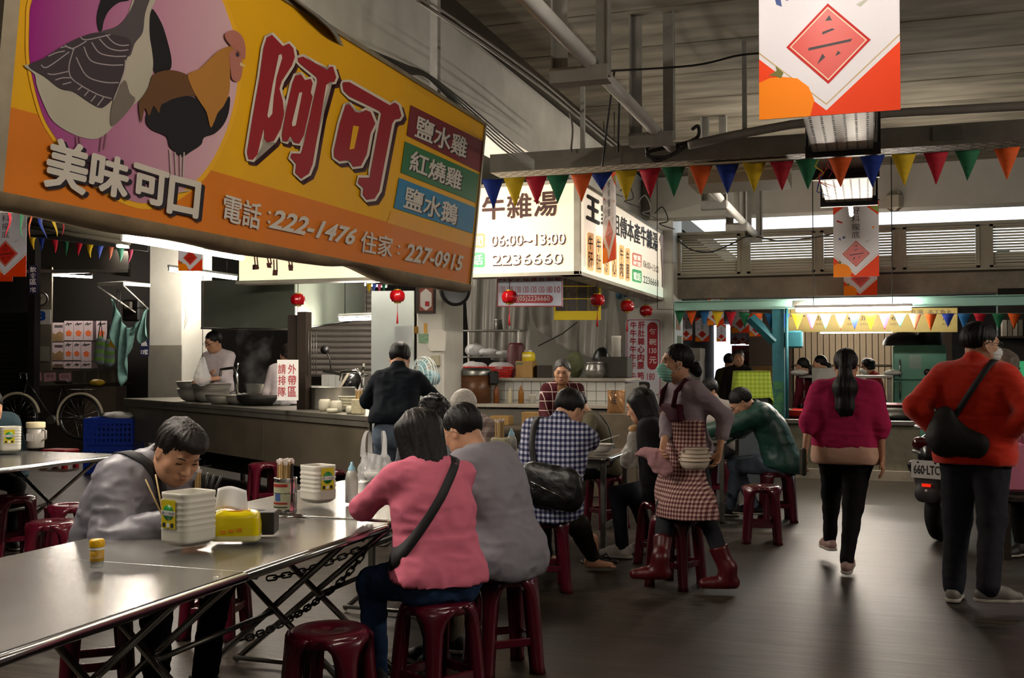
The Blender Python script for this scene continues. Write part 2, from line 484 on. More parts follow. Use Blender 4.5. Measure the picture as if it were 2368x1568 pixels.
def person(label, loc, face, h=1.68, pose='stand', seat=.46, lean=4., twist=0., side=0., head=(0, 0, 0), lh=None, rh=None, lel=None, rel=None,
           lf=None, rf=None, lk=None, rk=None, shirt=None, pants=None, hair='short', hair_mat=None, shoe='#1c1a1a', skin=None, lod=1, w_=1., sleeve=1.,
           hem=.0, puff=.0, curl=(.5, .5), palm=(None, None), z0=0., fold=.006, seed=0, legs=True, pant_puff=0., barefoot=False, neck_fwd=.02, group=None,
           toe=(None, None), hair_len=1., collar=False, shirt_hem_cut=True, name='person', hemz=-.055):
    """local frame: +Y forward, +X right. Returns the root and the joints."""
    vox = {0: (.0105, .0058, .0055), 1: (.014, .0085, .0075), 2: (.019, .012, .011)}[lod]
    root = thing(name, label, 'person', (loc[0], loc[1], z0), face, group)
    s = h / 1.70; A = np.array
    hipz = (.92 * s) if pose == 'stand' else seat + .095
    pel = A((0, 0, hipz)); Tw = rot('Z', -twist)
    def spine(t):                               # centre line of the back, bending forward
        a = lean * (.45 + .55 * t) if pose != 'stand' else lean * (.6 + .4 * t)
        n = 12; p = pel.copy()
        for i in range(n):
            tt = t * (i + .5) / n; b = R(lean * (.35 + 1.1 * tt)); sd = R(side * (.5 + tt))
            p = p + A((math.sin(sd), math.sin(b), math.cos(b) * math.cos(sd))) * (.50 * s * t / n)
        return p
    def fr(t):
        b = lean * (.35 + 1.1 * t); Rm = rot('Y', side * (.5 + t)) @ rot('X', -b)
        return Rm @ (Tw if t > .6 else rot('Z', -twist * .4 * (t > .3)))
    C3 = fr(.92); nb = spine(1.); ch = spine(.72); ws = spine(.38)
    sh = [spine(.90) + C3 @ A((x * .158 * s * w_ ** .6, -.005, 0)) for x in (-1, 1)]
    yaw, pit, rol = head; HR = C3 @ rot('Z', -yaw) @ rot('X', -pit) @ rot('Y', rol)
    # the head keeps level by default: take out most of the lean
    HR = rot('X', lean * .75) @ HR if True else HR
    hc = nb + C3 @ A((0, neck_fwd * s, .045 * s)) + HR @ A((0, .03, .10)) * s
    hs = s; s = s * 1.07                        # head scale
    J = dict(root=root, head=hc, HR=HR, sh=sh, nb=nb, pel=pel, ch=ch, C3=C3, s=s, ws=ws, bs=hs); s = hs
    # arms
    hand = [None, None]; elb = [None, None]
    l1, l2 = .275 * s, .245 * s
    for i, (t, e) in enumerate(((lh, lel), (rh, rel))):
        sg = -1 if i == 0 else 1
        if t is None: t = sh[i] + A((sg * .09, .05, -.50)) * s
        if e is None: e = A((sg * .5, -.6, -.6))
        if len(e) == 4:                         # elbow given as a point
            elb[i] = sh[i] + nrm(A(e[1:]) - sh[i]) * l1; hand[i] = elb[i] + nrm(A(t, float) - elb[i]) * l2
        else: elb[i], hand[i] = ik(sh[i], t, l1, l2, e)
    J['hand'] = hand; J['elb'] = elb
    # legs
    hp = [pel + A((x * .088 * s, 0, -.01)) for x in (-1, 1)]; kn = [None, None]; an = [None, None]
    for i, (f, k) in enumerate(((lf, lk), (rf, rk))):
        sg = -1 if i == 0 else 1
        if f is None: f = A((sg * .10, 0, .085)) if pose == 'stand' else A((sg * .14, .40, .085))
        if k is None: k = A((sg * .12, 1, .1)) if pose == 'stand' else A((sg * .2, .6, 1))
        kn[i], an[i] = ik(hp[i], A(f, float), .425 * s, .41 * s, k)
    J['knee'] = kn; J['ank'] = an
    # ---- skin: head and neck, then the hands with forearms
    s = J['s']; H = lambda x, y, z: hc + HR @ A((x, y, z)) * s * 1.0 if False else hc + HR @ A((x, y, z)) * J['s']
    q = SDF(vox[1] * s)
    q.ell(H(0, -.014, .034), A((.073, .092, .084)) * s, HR, 0).ell(H(0, .020, -.03), A((.063, .068, .086)) * s, HR, .04 * s)
    q.ell(H(0, .046, -.088), A((.036, .034, .026)) * s, HR, .03 * s)
    for x in (-1, 1):
        q.ell(H(x * .047, .02, -.062), A((.02, .035, .028)) * s, HR, .03 * s)
        q.ell(H(x * .041, .056, -.02), A((.022, .018, .02)) * s, HR, .02 * s)
        q.ell(H(x * .031, .097, .006), A((.019, .018, .010)) * s, HR, .014 * s, sub=True)
        q.ell(H(x * .031, .070, .004), A((.014, .014, .012)) * s, HR, .004 * s)
        q.ell(H(x * .076, -.006, -.008), A((.009, .019, .030)) * s, HR, .008 * s)
        q.ell(H(x * .084, .0, -.006), A((.006, .010, .018)) * s, HR, .006 * s, sub=True)
        q.ell(H(x * .012, .094, -.032), A((.008, .009, .007)) * s, HR, .008 * s)
    q.cone(H(-.03, .082, .024), H(.03, .082, .024), .009 * s, k=.018 * s)
    q.cone(H(0, .084, .008), H(0, .106, -.026), .007 * s, .0115 * s, k=.012 * s)
    q.ell(H(0, .086, -.056), A((.022, .010, .0065)) * s, HR, .010 * s).ell(H(0, .084, -.067), A((.019, .009, .006)) * s, HR, .008 * s)
    q.ell(H(0, .098, -.0615), A((.02, .008, .0022)) * s, HR, .003 * s, sub=True)
    q.cone(H(0, -.03, -.05), nb + C3 @ A((0, 0, -.03)) * s, .052 * s, .060 * s, k=.03 * s)
    s = hs; body = []
    for i in range(2):
        sg = -1 if i == 0 else 1
        d = nrm(hand[i] - elb[i]); pn = palm[i] if palm[i] is not None else (-sg * .9, 0, -.35)
        pn = A(pn, float); pn = nrm(pn - d * pn.dot(d)); sd = np.cross(d, pn)         # thumb side = sd * sg'
        th = sd if i == 0 else -sd
        cu = curl[i]; f = q; W = hand[i]
        st = elb[i] + (sh[i] - elb[i]) * (.5 if sleeve < .75 else 0)
        if sleeve < .75: f.cone(st, elb[i], .044 * s * w_ ** .4, .038 * s * w_ ** .4, k=.02)
        f.cone(elb[i] + (W - elb[i]) * .0, W, .037 * s * w_ ** .4, .024 * s, k=.02, u=pn, q=.9)
        kn0 = W + d * .085 * s
        f.cone(W + d * .015 * s, W + d * .07 * s, .032 * s, .036 * s, k=.02 * s, u=pn, q=.45)
        for j, (o, ln) in enumerate(((.029, .070), (.010, .079), (-.0095, .073), (-.0275, .057))):
            p0 = kn0 + th * o * s - d * (.004 if j in (1, 2) else .010) * s; a0 = cu * 42
            pts = [p0]; ang = 0
            for sgm, fr_ in ((.46, .55), (.31, 1.15), (.23, 1.5)):
                ang = a0 * fr_ * (1.5 if sgm < .4 else 1) if sgm == .46 else ang + a0 * .9
                v = d * math.cos(R(ang)) + pn * math.sin(R(ang)) + th * o * (1.2 if cu < .4 else .2)
                pts.append(pts[-1] + nrm(v) * ln * sgm * s)
            f.chain(pts, [.0092 * s, .0085 * s, .0078 * s, .0068 * s], k=.004)
        t0 = W + d * .022 * s + th * .024 * s
        t1 = t0 + nrm(d * .75 + th * (.75 - cu * .4) + pn * cu * .5) * .038 * s
        t2 = t1 + nrm(d * .95 + th * (.25 - cu * .45) + pn * cu * .7) * .030 * s
        f.chain([t0, t1, t2], [.013 * s, .0105 * s, .008 * s], k=.008)
        J['palm%d' % i] = W + d * .09 * s + pn * .03 * s
    if barefoot and legs:
        for i in range(2):
            fd = nrm(toe[i]) if toe[i] is not None else A((0, 1, 0))
            f = q; a = an[i]; f.chain([pel, hp[i], kn[i], a], [.05, .05, .036, .034], k=.01)
            f.cone(a + A((0, 0, .12)), a + A((0, 0, -.03)), .042, .036, k=.03).cone(a + A((0, 0, -.045)) - fd * .03, a + A((0, 0, -.06)) + fd * .13, .034, .022, k=.03)
            for j in range(5): f.cone(a + fd * .13 + np.cross(fd, (0, 0, 1)) * (j - 2) * .016 + A((0, 0, -.066)), a + fd * (.165 - abs(j - 1.5) * .006) + np.cross(fd, (0, 0, 1)) * (j - 2) * .017 + A((0, 0, -.07)), .009, .008, k=.006)
    for i in range(2): q.cone(nb + C3 @ A((0, -.01, -.06)), sh[i], .034 * s, .034 * s, k=.01).cone(sh[i], elb[i], .034 * s, .032 * s, k=.01)
    q.chain([nb, spine(.6), spine(.3), pel], [.05 * s, .055 * s, .055 * s, .055 * s], k=.02)
    np_mesh('body', [q.mesh()], skin or SKIN, root)
    # ---- face details
    s = J['s']
    lp = MB()
    for x in (-1, 1):
        if lod < 2: MB().tube([H(x * (.031 + t * .0145), .0835 - abs(t) * .004, .004 - t * t * .003) for t in np.linspace(-1, 1, 7)], .003 * s, 6, rr=[.0012 * s] + [.0034 * s] * 5 + [.0012 * s]).build('eye', EYEM, root, world=False)
        MB().tube([H(x * (.014 + t * .036), .0915 - t * t * .013, .023 + math.sin(t * 2.6) * .006) for t in np.linspace(0, 1, 7)], .003 * s, 6, rr=[.002 * s] + [.0035 * s] * 4 + [.0025 * s, .001 * s]).build('eyebrow', HAIRM if hair_mat in (None, HAIRM) else HAIRS, root, world=False)
    lp.tube([H(t * .021, .0925 - t * t * .008, -.0600 - .0015 * math.cos(t * 9)) for t in np.linspace(-1, 1, 9)], .004 * s, 6, rr=[.001 * s, .003 * s] + [.0042 * s] * 5 + [.003 * s, .001 * s])
    if lod < 2: lp.build('lips', LIPM, root, world=False)
    # ---- hair
    if hair:
        g = SDF(vox[1] * 1.05 * s); hm = hair_mat or HAIRM
        top = .102 if hair != 'bald' else .09
        g.ell(H(0, -.020, .036), A((.083, .100, .096)) * s, HR, 0)
        if hair in ('bob', 'long', 'curly'):
            L_ = {'bob': .20, 'long': .40, 'curly': .15}[hair] * hair_len
            for x, y, r in ((-.066, -.02, .034), (.066, -.02, .034), (-.045, -.075, .040), (.045, -.075, .040), (0, -.088, .042), (-.070, .012, .024), (.070, .012, .024)):
                z1 = .02 - L_ * (1 if y < 0 else .8)
                g.cone(H(x, y, .04), H(x * 1.0, y * .93 - .004, z1), r * s, r * .82 * s, k=.035 * s)
        fz = {'fringe': -.047, 'bob': -.035, 'long': -.030}.get(hair, -.008)
        g.ell(H(0, .098, fz - .012), A((.066, .080, .080)) * s, HR, .018 * s, sub=True)
        if hair in ('short', 'ponytail', 'bun', 'fringe', 'bald', 'low'):
            g.ell(H(0, .02, -.115), A((.12, .105, .088)) * s, HR, .012 * s, sub=True)
            g.cut(H(0, 0, -.07), HR @ A((0, -.5, -1)))
        if hair == 'bald':
            g.ell(H(0, .045, .100), A((.062, .060, .034)) * s, HR, .03); g.ell(H(0, .085, .085), A((.045, .04, .026)) * s, HR, .02)
            g.ell(H(.045, -.055, .155), A((.035, .045, .055)) * s, HR, .012, sub=True)
        if hair == 'ponytail':
            g.chain([H(0, -.10, .0), H(0, -.125, -.05), H(0, -.125, -.16), H(0, -.115, -.30 * hair_len), H(0, -.115, -.40 * hair_len)], [.036 * s, .042 * s, .085 * s, .095 * s, .055 * s], k=.03)
        if hair == 'tail':
            g.chain([H(0, -.10, .0), H(0, -.14, -.02), H(0, -.15, -.09), H(0, -.14, -.13)], [.025 * s, .03 * s, .03 * s, .012 * s], k=.02)
        if hair == 'bun':
            for a, b, c, r in ((0, -.13, -.03, .046), (.02, -.145, -.01, .034), (-.022, -.14, -.045, .034), (.01, -.15, -.06, .028)): g.ell(H(a, b, c), A((r, r * .85, r)) * s, HR, .012)
        Hi = HR.T
        def streak(V, am=(.007 if hair == 'curly' else .0035)):
            P = (V - hc) @ Hi.T / s; an_ = np.arctan2(P[:, 0], -P[:, 1] + .02)
            Z = np.stack([np.cos(an_) * 9, np.sin(an_) * 9, P[:, 2] * (45 if hair == 'curly' else 5)], 1)
            n1 = vnoise(Z, 1.7, seed + 5); n2 = vnoise(Z, 4.1, seed + 6)
            return am * s * (n1 + .7 * n2)
        np_mesh('hair', [g.mesh(streak=streak)], hm, root)
    # ---- shirt
    s = hs; off = .010 + puff
    def torso(g, off, low=0.):
        C1, C2 = fr(0), fr(.5)
        sp = lambda t, x, y=0.: spine(t) + fr(t) @ A((x, y, 0)) * s
        r = lambda v: v * s * w_ + off
        g.cone(sp(.04, -.072 * w_), sp(.04, .072 * w_), r(.098), k=0, u=C1[:, 1], q=.95)
        g.cone(sp(.24, -.058 * w_, .005), sp(.24, .058 * w_, .005), r(.090), k=.12 * s, u=C1[:, 1], q=.95)
        g.cone(sp(.48, -.062 * w_), sp(.48, .062 * w_), r(.090), k=.12 * s, u=C2[:, 1], q=.93)
        g.cone(sp(.70, -.075 * w_), sp(.70, .075 * w_), r(.094), k=.11 * s, u=C3[:, 1], q=.93)
        g.cone(sp(.88, -.095 * w_ ** .6), sp(.88, .095 * w_ ** .6), .064 * s + off, k=.07 * s)
        g.cone(sp(.97, -.045, .0), sp(.97, .045, .0), .056 * s + off * .5, k=.06 * s)
    if shirt is not None:
        g = SDF(vox[0]); torso(g, off)
        for i in range(2):
            g.cone(sh[i], elb[i], .056 * s * w_ ** .5 + off, .046 * s * w_ ** .5 + off, k=.045 * s)
            if sleeve > .5:
                e2 = elb[i] + (hand[i] - elb[i]) * min(1, (sleeve - .5) * 2) * .97
                g.cone(elb[i], e2, .044 * s * w_ ** .5 + off, (.030 + .014 * (1 - sleeve)) * s + off * .9, k=.025 * s)
        if hem and pose == 'stand': g.cone(pel + A((-.075 * w_, -.012, -hem)), pel + A((.075 * w_, -.012, -hem)), .116 * s * w_ + off, k=.08)
        elif hem: g.cone(pel + A((-.08 * w_, -.02, -.03)), pel + A((.08 * w_, -.02, -.03)), .120 * s * w_ + off, k=.06)
        if collar: g.cone(nb + C3 @ A((0, .0, -.01)), nb + C3 @ A((0, .004, .055)) * 1, .066 * s, .064 * s, k=.02)
        if pose == 'stand': g.cut(pel + A((0, 0, -.03 - hem)), (0, .0, -1))
        elif shirt_hem_cut: g.cut(pel + A((0, -.02, hemz - hem * .3)), (0, .25, -1))
        g.ell(nb + C3 @ A((0, .03, .075)) * s, A((.062, .075, .075)) * s, C3, .012, sub=True) if not collar else g.ell(nb + C3 @ A((0, .02, .085)) * s, A((.052, .056, .10)) * s, C3, .006, sub=True)
        np_mesh('shirt', [g.mesh(fold=fold, ff=8.5, seed=seed, stretch=(.9, .9, 1.5))], shirt, root)
    J['torso'] = torso; J['vox'] = vox; J['fr'] = fr; J['spine'] = spine
    # ---- trousers and shoes
    if legs and pants is not None:
        g = SDF(vox[0] * 1.1); po = .008 + pant_puff
        g.cone(pel + A((-.065 * w_, .0, .03)), pel + A((.065 * w_, .0, .03)), .092 * s * w_ + po, k=0)
        g.cone(pel + A((-.062 * w_, -.022, -.03)), pel + A((.062 * w_, -.022, -.03)), .094 * s * w_ + po, k=.05)
        for i in range(2):
            g.cone(hp[i], kn[i], .088 * s * w_ + po, .058 * s * w_ ** .5 + po, k=.045)
            g.cone(kn[i], an[i] + A((0, 0, .0)), .056 * s * w_ ** .5 + po, .038 * s + po * 1.2, k=.03)
        g.cut(pel + A((0, 0, (.04 if pose == 'stand' and hem >= 0 else .10) * s)), (0, 0, 1))
        if not barefoot: g.cut(A((0, 0, max(.045, min(an[0][2], an[1][2]) - .045))), (0, 0, -1))
        np_mesh('trousers', [g.mesh(fold=fold * .9, ff=9, seed=seed + 9, stretch=(1, 1, 1.2))], pants, root)
    if legs and not barefoot and shoe:
        sm = M('shoe_' + shoe, shoe, .55, var=.1); so = M('sole_light', '#a9a49b', .7)
        for i in range(2):
            fd = A(toe[i], float) if toe[i] is not None else A((0, 1, 0)); fd = nrm(fd); a = an[i]; sdv = nrm(np.cross(fd, (0, 0, 1))); upv = np.cross(sdv, fd)
            B = lambda y, z: a + fd * y * s + upv * (z - .085) * s
            g = SDF(vox[1] * s)
            g.cone(B(-.04, .042), B(.10, .036), .040 * s, .038 * s, k=0).cone(B(.10, .036), B(.165, .030), .040 * s, .030 * s, k=.02)
            g.cone(B(0, .10), B(0, .05), .043 * s, .040 * s, k=.03).cone(B(.03, .075), B(.1, .045), .035 * s, .033 * s, k=.03)
            g.cut(B(0, .012), -upv); o = np_mesh('shoe', [g.mesh()], sm, root)
            g = SDF(vox[1] * s); g.cone(B(-.04, .012), B(.10, .012), .044 * s, .045 * s, k=0).cone(B(.10, .012), B(.165, .014), .045 * s, .034 * s, k=.02)
            g.cut(B(0, .001), -upv); g.cut(B(0, .022), upv); np_mesh('sole', [g.mesh()], so, o, world=False)
    return J
def glasses(J, mat=None):
    s, hc, HR, root = J['s'], J['head'], J['HR'], J['root']; A = np.array
    H = lambda x, y, z: hc + HR @ A((x, y, z)) * s
    b = MB(); ring = lambda x: [H(x + .022 * math.cos(t), .108 - abs(x + .022 * math.cos(t)) * .12, .003 + .016 * math.sin(t)) for t in np.linspace(0, 2 * math.pi, 17)]
    for x in (-.031, .031): b.tube(ring(x), .0019 * s, 6)
    b.tube([H(-.01, .108, .006), H(0, .110, .009), H(.01, .108, .006)], .0017 * s, 6)
    for x in (-1, 1): b.tube([H(x * .052, .101, .008), H(x * .078, .085, .008), H(x * .084, .0, .008), H(x * .082, -.02, -.01)], .0019 * s, 6)
    o = b.build('glasses', mat or M('glasses_frame', '#15130f', .3), root, world=False)
    for x in (-.031, .031): MB().poly(ring(x)[:-1]).build('lens', M('lens_clear', '#ffffff', .02, trans=1., ior=1.02, alpha=.25), o, world=False)
def mask(J, col='#8fd0c0'):
    s, hc, HR, root = J['s'], J['head'], J['HR'], J['root']; A = np.array
    H = lambda x, y, z: hc + HR @ A((x, y, z)) * s
    g = SDF(J['vox'][1] * s)
    g.ell(H(0, .040, -.052), A((.069, .078, .058)) * s, HR, 0).ell(H(0, .07, -.035), A((.028, .050, .030)) * s, HR, .03).ell(H(0, .05, -.09), A((.045, .045, .035)) * s, HR, .03)
    g.cut(H(0, .030, 0), HR @ A((0, -1, 0)))
    P = lambda V: .0018 * s * np.sin(((V - hc) @ HR)[:, 2] / s * 330)
    o = np_mesh('face_mask', [g.mesh(streak=P)], M('mask_' + col, col, .75), root)
    for x in (-1, 1):
        for z0, z1 in ((-.02, .012), (-.085, -.02)):
            MB().tube([H(x * .058, .045, z0), H(x * .073, .02, (z0 + z1) / 2), H(x * .083, -.012, z1)], .0018 * s, 5).build('ear_loop', M('white_cord', '#d8d6d0', .7), o, world=False)
def strap(J, label, a, b, mat, width=.026, n=40, off=.005, name='shoulder_bag', cat='bag'):
    """crossbody strap: a loop round the torso through shoulder point a and hip point b (local)"""
    from mathutils.bvhtree import BVHTree
    root = J['root']; sh = [c for c in root.children if c.name.startswith('shirt')][0].data
    bv = BVHTree.FromPolygons([v.co for v in sh.vertices], [tuple(p.vertices) for p in sh.polygons])
    c = Vector(J['spine'](.55)); a = Vector(a); b = Vector(b); e1 = (a - b).normalized(); e2 = Vector((0, 1, 0)); e2 = (e2 - e1 * e2.dot(e1)).normalized(); nn = e1.cross(e2)
    c = (a + b) * .5 * .5 + c * .5; c = c - nn * (c - (a + b) / 2).dot(nn)
    L_, R_ = [], []
    for i in range(n):
        t = 2 * math.pi * i / n; d = e1 * math.cos(t) + e2 * math.sin(t)
        for lst, s in ((L_, -1), (R_, 1)):
            o = c + nn * s * width / 2; h = bv.ray_cast(o, d, 1.)
            r = (h[0] - o).length if h[0] is not None else .15
            lst.append((o, d, min(r, .36)))
    m = MB(); P = []
    for lst in (L_, R_):
        rr = [q[2] for q in lst]; rr = [max(rr[i], .5 * (rr[i - 1] + rr[(i + 1) % n])) for i in range(n)]
        P.append([q[0] + q[1] * (r + off) for q, r in zip(lst, rr)])
    t = thing(name, label, cat, root.location, root.rotation_euler.z); P = [[p for p in q] for q in P]
    vs = P[0] + P[1]; m.add(vs, [(i, (i + 1) % n, n + (i + 1) % n, n + i) for i in range(n)], True)
    m.build('strap', mat, t, False, solid=.004)
    return t

def cloth(name, c, var=.08, rough=.85, bump=.12, bs=220, **k): return M('cloth_' + name, c, rough, var=var, vs=7, bump=bump, bs=bs, spec=.2, **k)
def checks(name, ca, cb, cm, per, diag=.7, duty=.5):
    def f(N, L, co):
        s = nsep(N, L, co); u = nmath(N, L, 'ADD', s[0], nmath(N, L, 'MULTIPLY', s[1], diag))
        a = stripe(N, L, u, per, duty); b = stripe(N, L, s[2], per, duty)
        return nmix(N, L, a, nmix(N, L, b, lin(ca), lin(cm)), nmix(N, L, b, lin(cm), lin(cb)))
    m = node_mat('cloth_' + name, f, rough=.85, spec=.2); return m
def bands(name, ca, cb, per, duty, axis=2):
    return node_mat('cloth_' + name, lambda N, L, co: nmix(N, L, stripe(N, L, nsep(N, L, co)[axis], per, duty), lin(ca), lin(cb)), rough=.9, spec=.15)
def facing(dx, dy): return math.atan2(dy, dx) - math.pi / 2
# ------------------------------------------------------------------ common materials
STEEL = M('stainless', '#93918c', .25, .74, coat=.2, var=.03, vs=3)
STEELB = M('stainless_brushed', '#8f8f8a', .34, 1., var=.15, vs=4)
STEELD = M('steel_dull', '#75736c', .42, .9, var=.2, vs=5)
CHROME = M('chrome_tube', '#b8b8b6', .16, 1.)
IRON = M('iron_dark', '#2a2826', .55, .6, var=.3, vs=20)
WPAINT = M('white_paint_grey', '#b9b7ae', .6, var=.14, vs=3.5, bump=.03, bs=30)
WPIPE = M('white_pipe', '#c3c1ba', .5, var=.12, vs=6)
BRACK = M('bracket_grey', '#8e8c86', .55, .2, var=.18, vs=8)
TRAYM = M('tray_galvanised', '#6b675e', .5, .5, var=.2, vs=6)
BLACK = M('black_plastic', '#111010', .45)
CABLE = M('cable_grey', '#6d6a63', .6); CABLED = M('cable_dark', '#1c1b1a', .6)
MAROON = M('stool_maroon', '#4f0a1d', .24, spec=.5, coat=.35, var=.10, vs=9)
TUBE = M('tube_light', '#ffffff', .4, emit=130., ec='#fff2e2')
TUBEDIM = M('tube_light_far', '#ffffff', .4, emit=100., ec='#fff2e2')
FIXT = M('lamp_batten', '#cfd0cc', .5)
TEAL = M('teal_paint', '#22606b', .5, var=.25, vs=7, bump=.05, bs=30)
MINT = M('mint_paint', '#8fb9ae', .5, var=.1, vs=3)
CARD = M('cardboard', '#a5834f', .85, var=.12, vs=8)
BAGM = M('plastic_film', '#dcdcdc', .28, alpha=.42, bump=.5, bs=30)
WPLAST = M('white_plastic', '#d6d3c8', .45, var=.05)
YEL = M('yellow_print', '#e3c400', .5); REDP = M('red_print', '#b01c22', .5); WHT = M('white_print', '#dcdad6', .55); BLK = M('black_print', '#1b1718', .6)
WOODD = M('dark_wood', '#2c2118', .7, var=.35, vs=6, stretch=(1, 1, 6))
PLAINW = M('plain_white', '#cfd0cc', .6, var=.05)

# ------------------------------------------------------------------ floor
def floor_col(N, L, co):
    mp = N.new('ShaderNodeMapping'); mp.inputs['Scale'].default_value = (.55, 9, 1); L.new(co, mp.inputs[0])
    n1 = N.new('ShaderNodeTexNoise'); n1.inputs['Scale'].default_value = 3.2; n1.inputs['Detail'].default_value = 7; n1.inputs['Roughness'].default_value = .7; L.new(mp.outputs[0], n1.inputs[0])
    n2 = N.new('ShaderNodeTexNoise'); n2.inputs['Scale'].default_value = .55; n2.inputs['Detail'].default_value = 3; L.new(co, n2.inputs[0])
    f = nmath(N, L, 'ADD', nmath(N, L, 'MULTIPLY', n1.outputs[0], .85), nmath(N, L, 'MULTIPLY', n2.outputs[0], .25))
    f = nmath(N, L, 'MULTIPLY', nmath(N, L, 'SUBTRACT', f, .40), 3.8)
    return nmix(N, L, f, lin('#14110e'), lin('#413930'))
FLOOR = node_mat('floor_screed', floor_col, rough=.42, spec=.4)
def add_bump(m, scale, stretch, strength, dist=.004):
    nt = m.node_tree; N = nt.nodes; L = nt.links; tc = N.new('ShaderNodeTexCoord'); mp = N.new('ShaderNodeMapping'); mp.inputs['Scale'].default_value = stretch
    L.new(tc.outputs['Object'], mp.inputs[0]); n = N.new('ShaderNodeTexNoise'); n.inputs['Scale'].default_value = scale; n.inputs['Detail'].default_value = 4; L.new(mp.outputs[0], n.inputs[0])
    b = N.new('ShaderNodeBump'); b.inputs['Strength'].default_value = strength; b.inputs['Distance'].default_value = dist; L.new(n.outputs[0], b.inputs['Height']); L.new(b.outputs[0], N['Principled BSDF'].inputs['Normal'])
add_bump(FLOOR, 14, (.3, 6, 1), .5)
struct(MB().box((-6, 12, -.1), (38, 40, .2)).build('floor', FLOOR), 'dark worn screed floor of the market hall')

# ------------------------------------------------------------------ shell of the hall
CZ = 4.0
def ceil_col(N, L, co):
    mp = N.new('ShaderNodeMapping'); mp.inputs['Scale'].default_value = (.5, 2.2, 1); L.new(co, mp.inputs[0])
    n1 = N.new('ShaderNodeTexNoise'); n1.inputs['Scale'].default_value = 2.4; n1.inputs['Detail'].default_value = 6; L.new(mp.outputs[0], n1.inputs[0])
    f = nmath(N, L, 'MULTIPLY', nmath(N, L, 'SUBTRACT', n1.outputs[0], .3), 2.2)
    return nmix(N, L, f, lin('#4a4537'), lin('#857e6f'))
CEILM = node_mat('ceiling_board', ceil_col, rough=.85)
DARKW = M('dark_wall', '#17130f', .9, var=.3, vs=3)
ceil = MB().box((3.0, 4.6, CZ + .2), (12.9, 20.4, .3)).box((-14.2, 12, CZ + .2), (21.6, 40, .3)).build('ceiling', M('ceiling_dark', '#4a463c', .9))
struct(ceil, 'board-marked concrete ceiling')
y = 1.2; pm = None
while y < 15.0:
    c = MB().bbox((3.1, y + .44, CZ + .01), (11.6, .865, .08), .006)
    o = c.build('ceiling_panel', CEILM, ceil); y += .885
struct(MB().box((-24.9, 12, 2), (.2, 40, 4.2)).build('wall_left', DARKW)); struct(MB().box((9.4, 5, 2), (.2, 26, 4.2)).build('wall_right', M('wall_right_grey', '#7a766c', .9)))
struct(MB().box((-6, -5.5, 2), (38, .2, 4.2)).build('wall_behind', M('wall_behind_grey', '#8a867c', .9)))
struct(MB().box((-14, 30, 2), (22, .2, 4.2)).build('wall_back', DARKW))
# main beam along the aisle, over the big sign
BX = -2.97
beam = MB().box((BX - .22, 6.2, 3.72), (.44, 19, .62)).build('beam_along_aisle', WPAINT); struct(beam, 'white painted concrete beam along the aisle')
# far cross beam, daylight gap, louvre band, concrete lintel
FB = 14.2
struct(MB().box((3.4, FB + .2, 3.72), (12.4, .4, .60)).build('beam_far', M('white_beam_far', '#a9a79d', .7, var=.1, vs=2)), 'pale concrete cross beam at the far end')
LY = 14.9
lv = MB().box((3.0, LY + .05, 2.66), (11.3, .16, .07)).box((3.0, LY + .05, 3.27), (11.3, .16, .05)).build('window_1', M('louvre_frame', '#a9a493', .55, var=.1)); struct(lv, 'band of cream metal louvre panels')
SL = M('louvre_slat', '#cfc8b4', .6, var=.05)
bounds = [(1567, 1712), (1728, 1885), (1897, 2070), (2088, 2265), (2288, 2480)]
for a, b in bounds:
    xa, xb = PY(LY).hit(a, 580).x, PY(LY).hit(b, 580).x
    p = MB()
    for xx in (xa + .02, xb - .02): p.box((xx, LY + .02, 2.97), (.045, .10, .56))
    p.box(((xa + xb) / 2, LY + .02, 2.705), (xb - xa, .10, .03)).box(((xa + xb) / 2, LY + .02, 3.235), (xb - xa, .10, .03))
    p.build('louvre_frame', M('louvre_frame'), lv)
    me = None
    for k in range(14):
        zc = 2.735 + k * .0365
        if me is None:
            me = MB().box((0, 0, 0), (xb - xa - .09, .027, .004), rot=Matrix.Rotation(R(-66), 3, 'X')).mesh('slat'); me.materials.append(SL)
        o = bpy.data.objects.new('slat', me); COL.objects.link(o); o.parent = lv
        o.location = Vector(((xa + xb) / 2, LY + .05, zc)) - lv.location
for a, b in ((1712, 1728), (1885, 1897), (2070, 2088), (2265, 2288)):
    xa, xb = PY(LY).hit(a, 580).x, PY(LY).hit(b, 580).x
    MB().box(((xa + xb) / 2, LY + .06, 2.97), (xb - xa, .14, .6)).build('mullion', M('louvre_frame'), lv)
CONC = M('concrete_raw', '#8b8274', .9, var=.35, vs=3, bump=.15, bs=25)
struct(MB().box((3.0, LY + .12, 2.50), (11.3, .34, .27)).build('beam_lintel', CONC), 'raw concrete lintel under the louvres')
struct(MB().box((3.0, LY + .0, 2.645), (11.3, .10, .03)).build('trim_1', M('dark_gap', '#3a352d', .9)))
# low roof over the stalls beyond
struct(MB().box((2.8, 22.6, 2.86), (12.6, 15.0, .06)).build('roof_beyond', M('roof_beyond', '#5b5750', .9)), 'low roof over the stalls beyond')
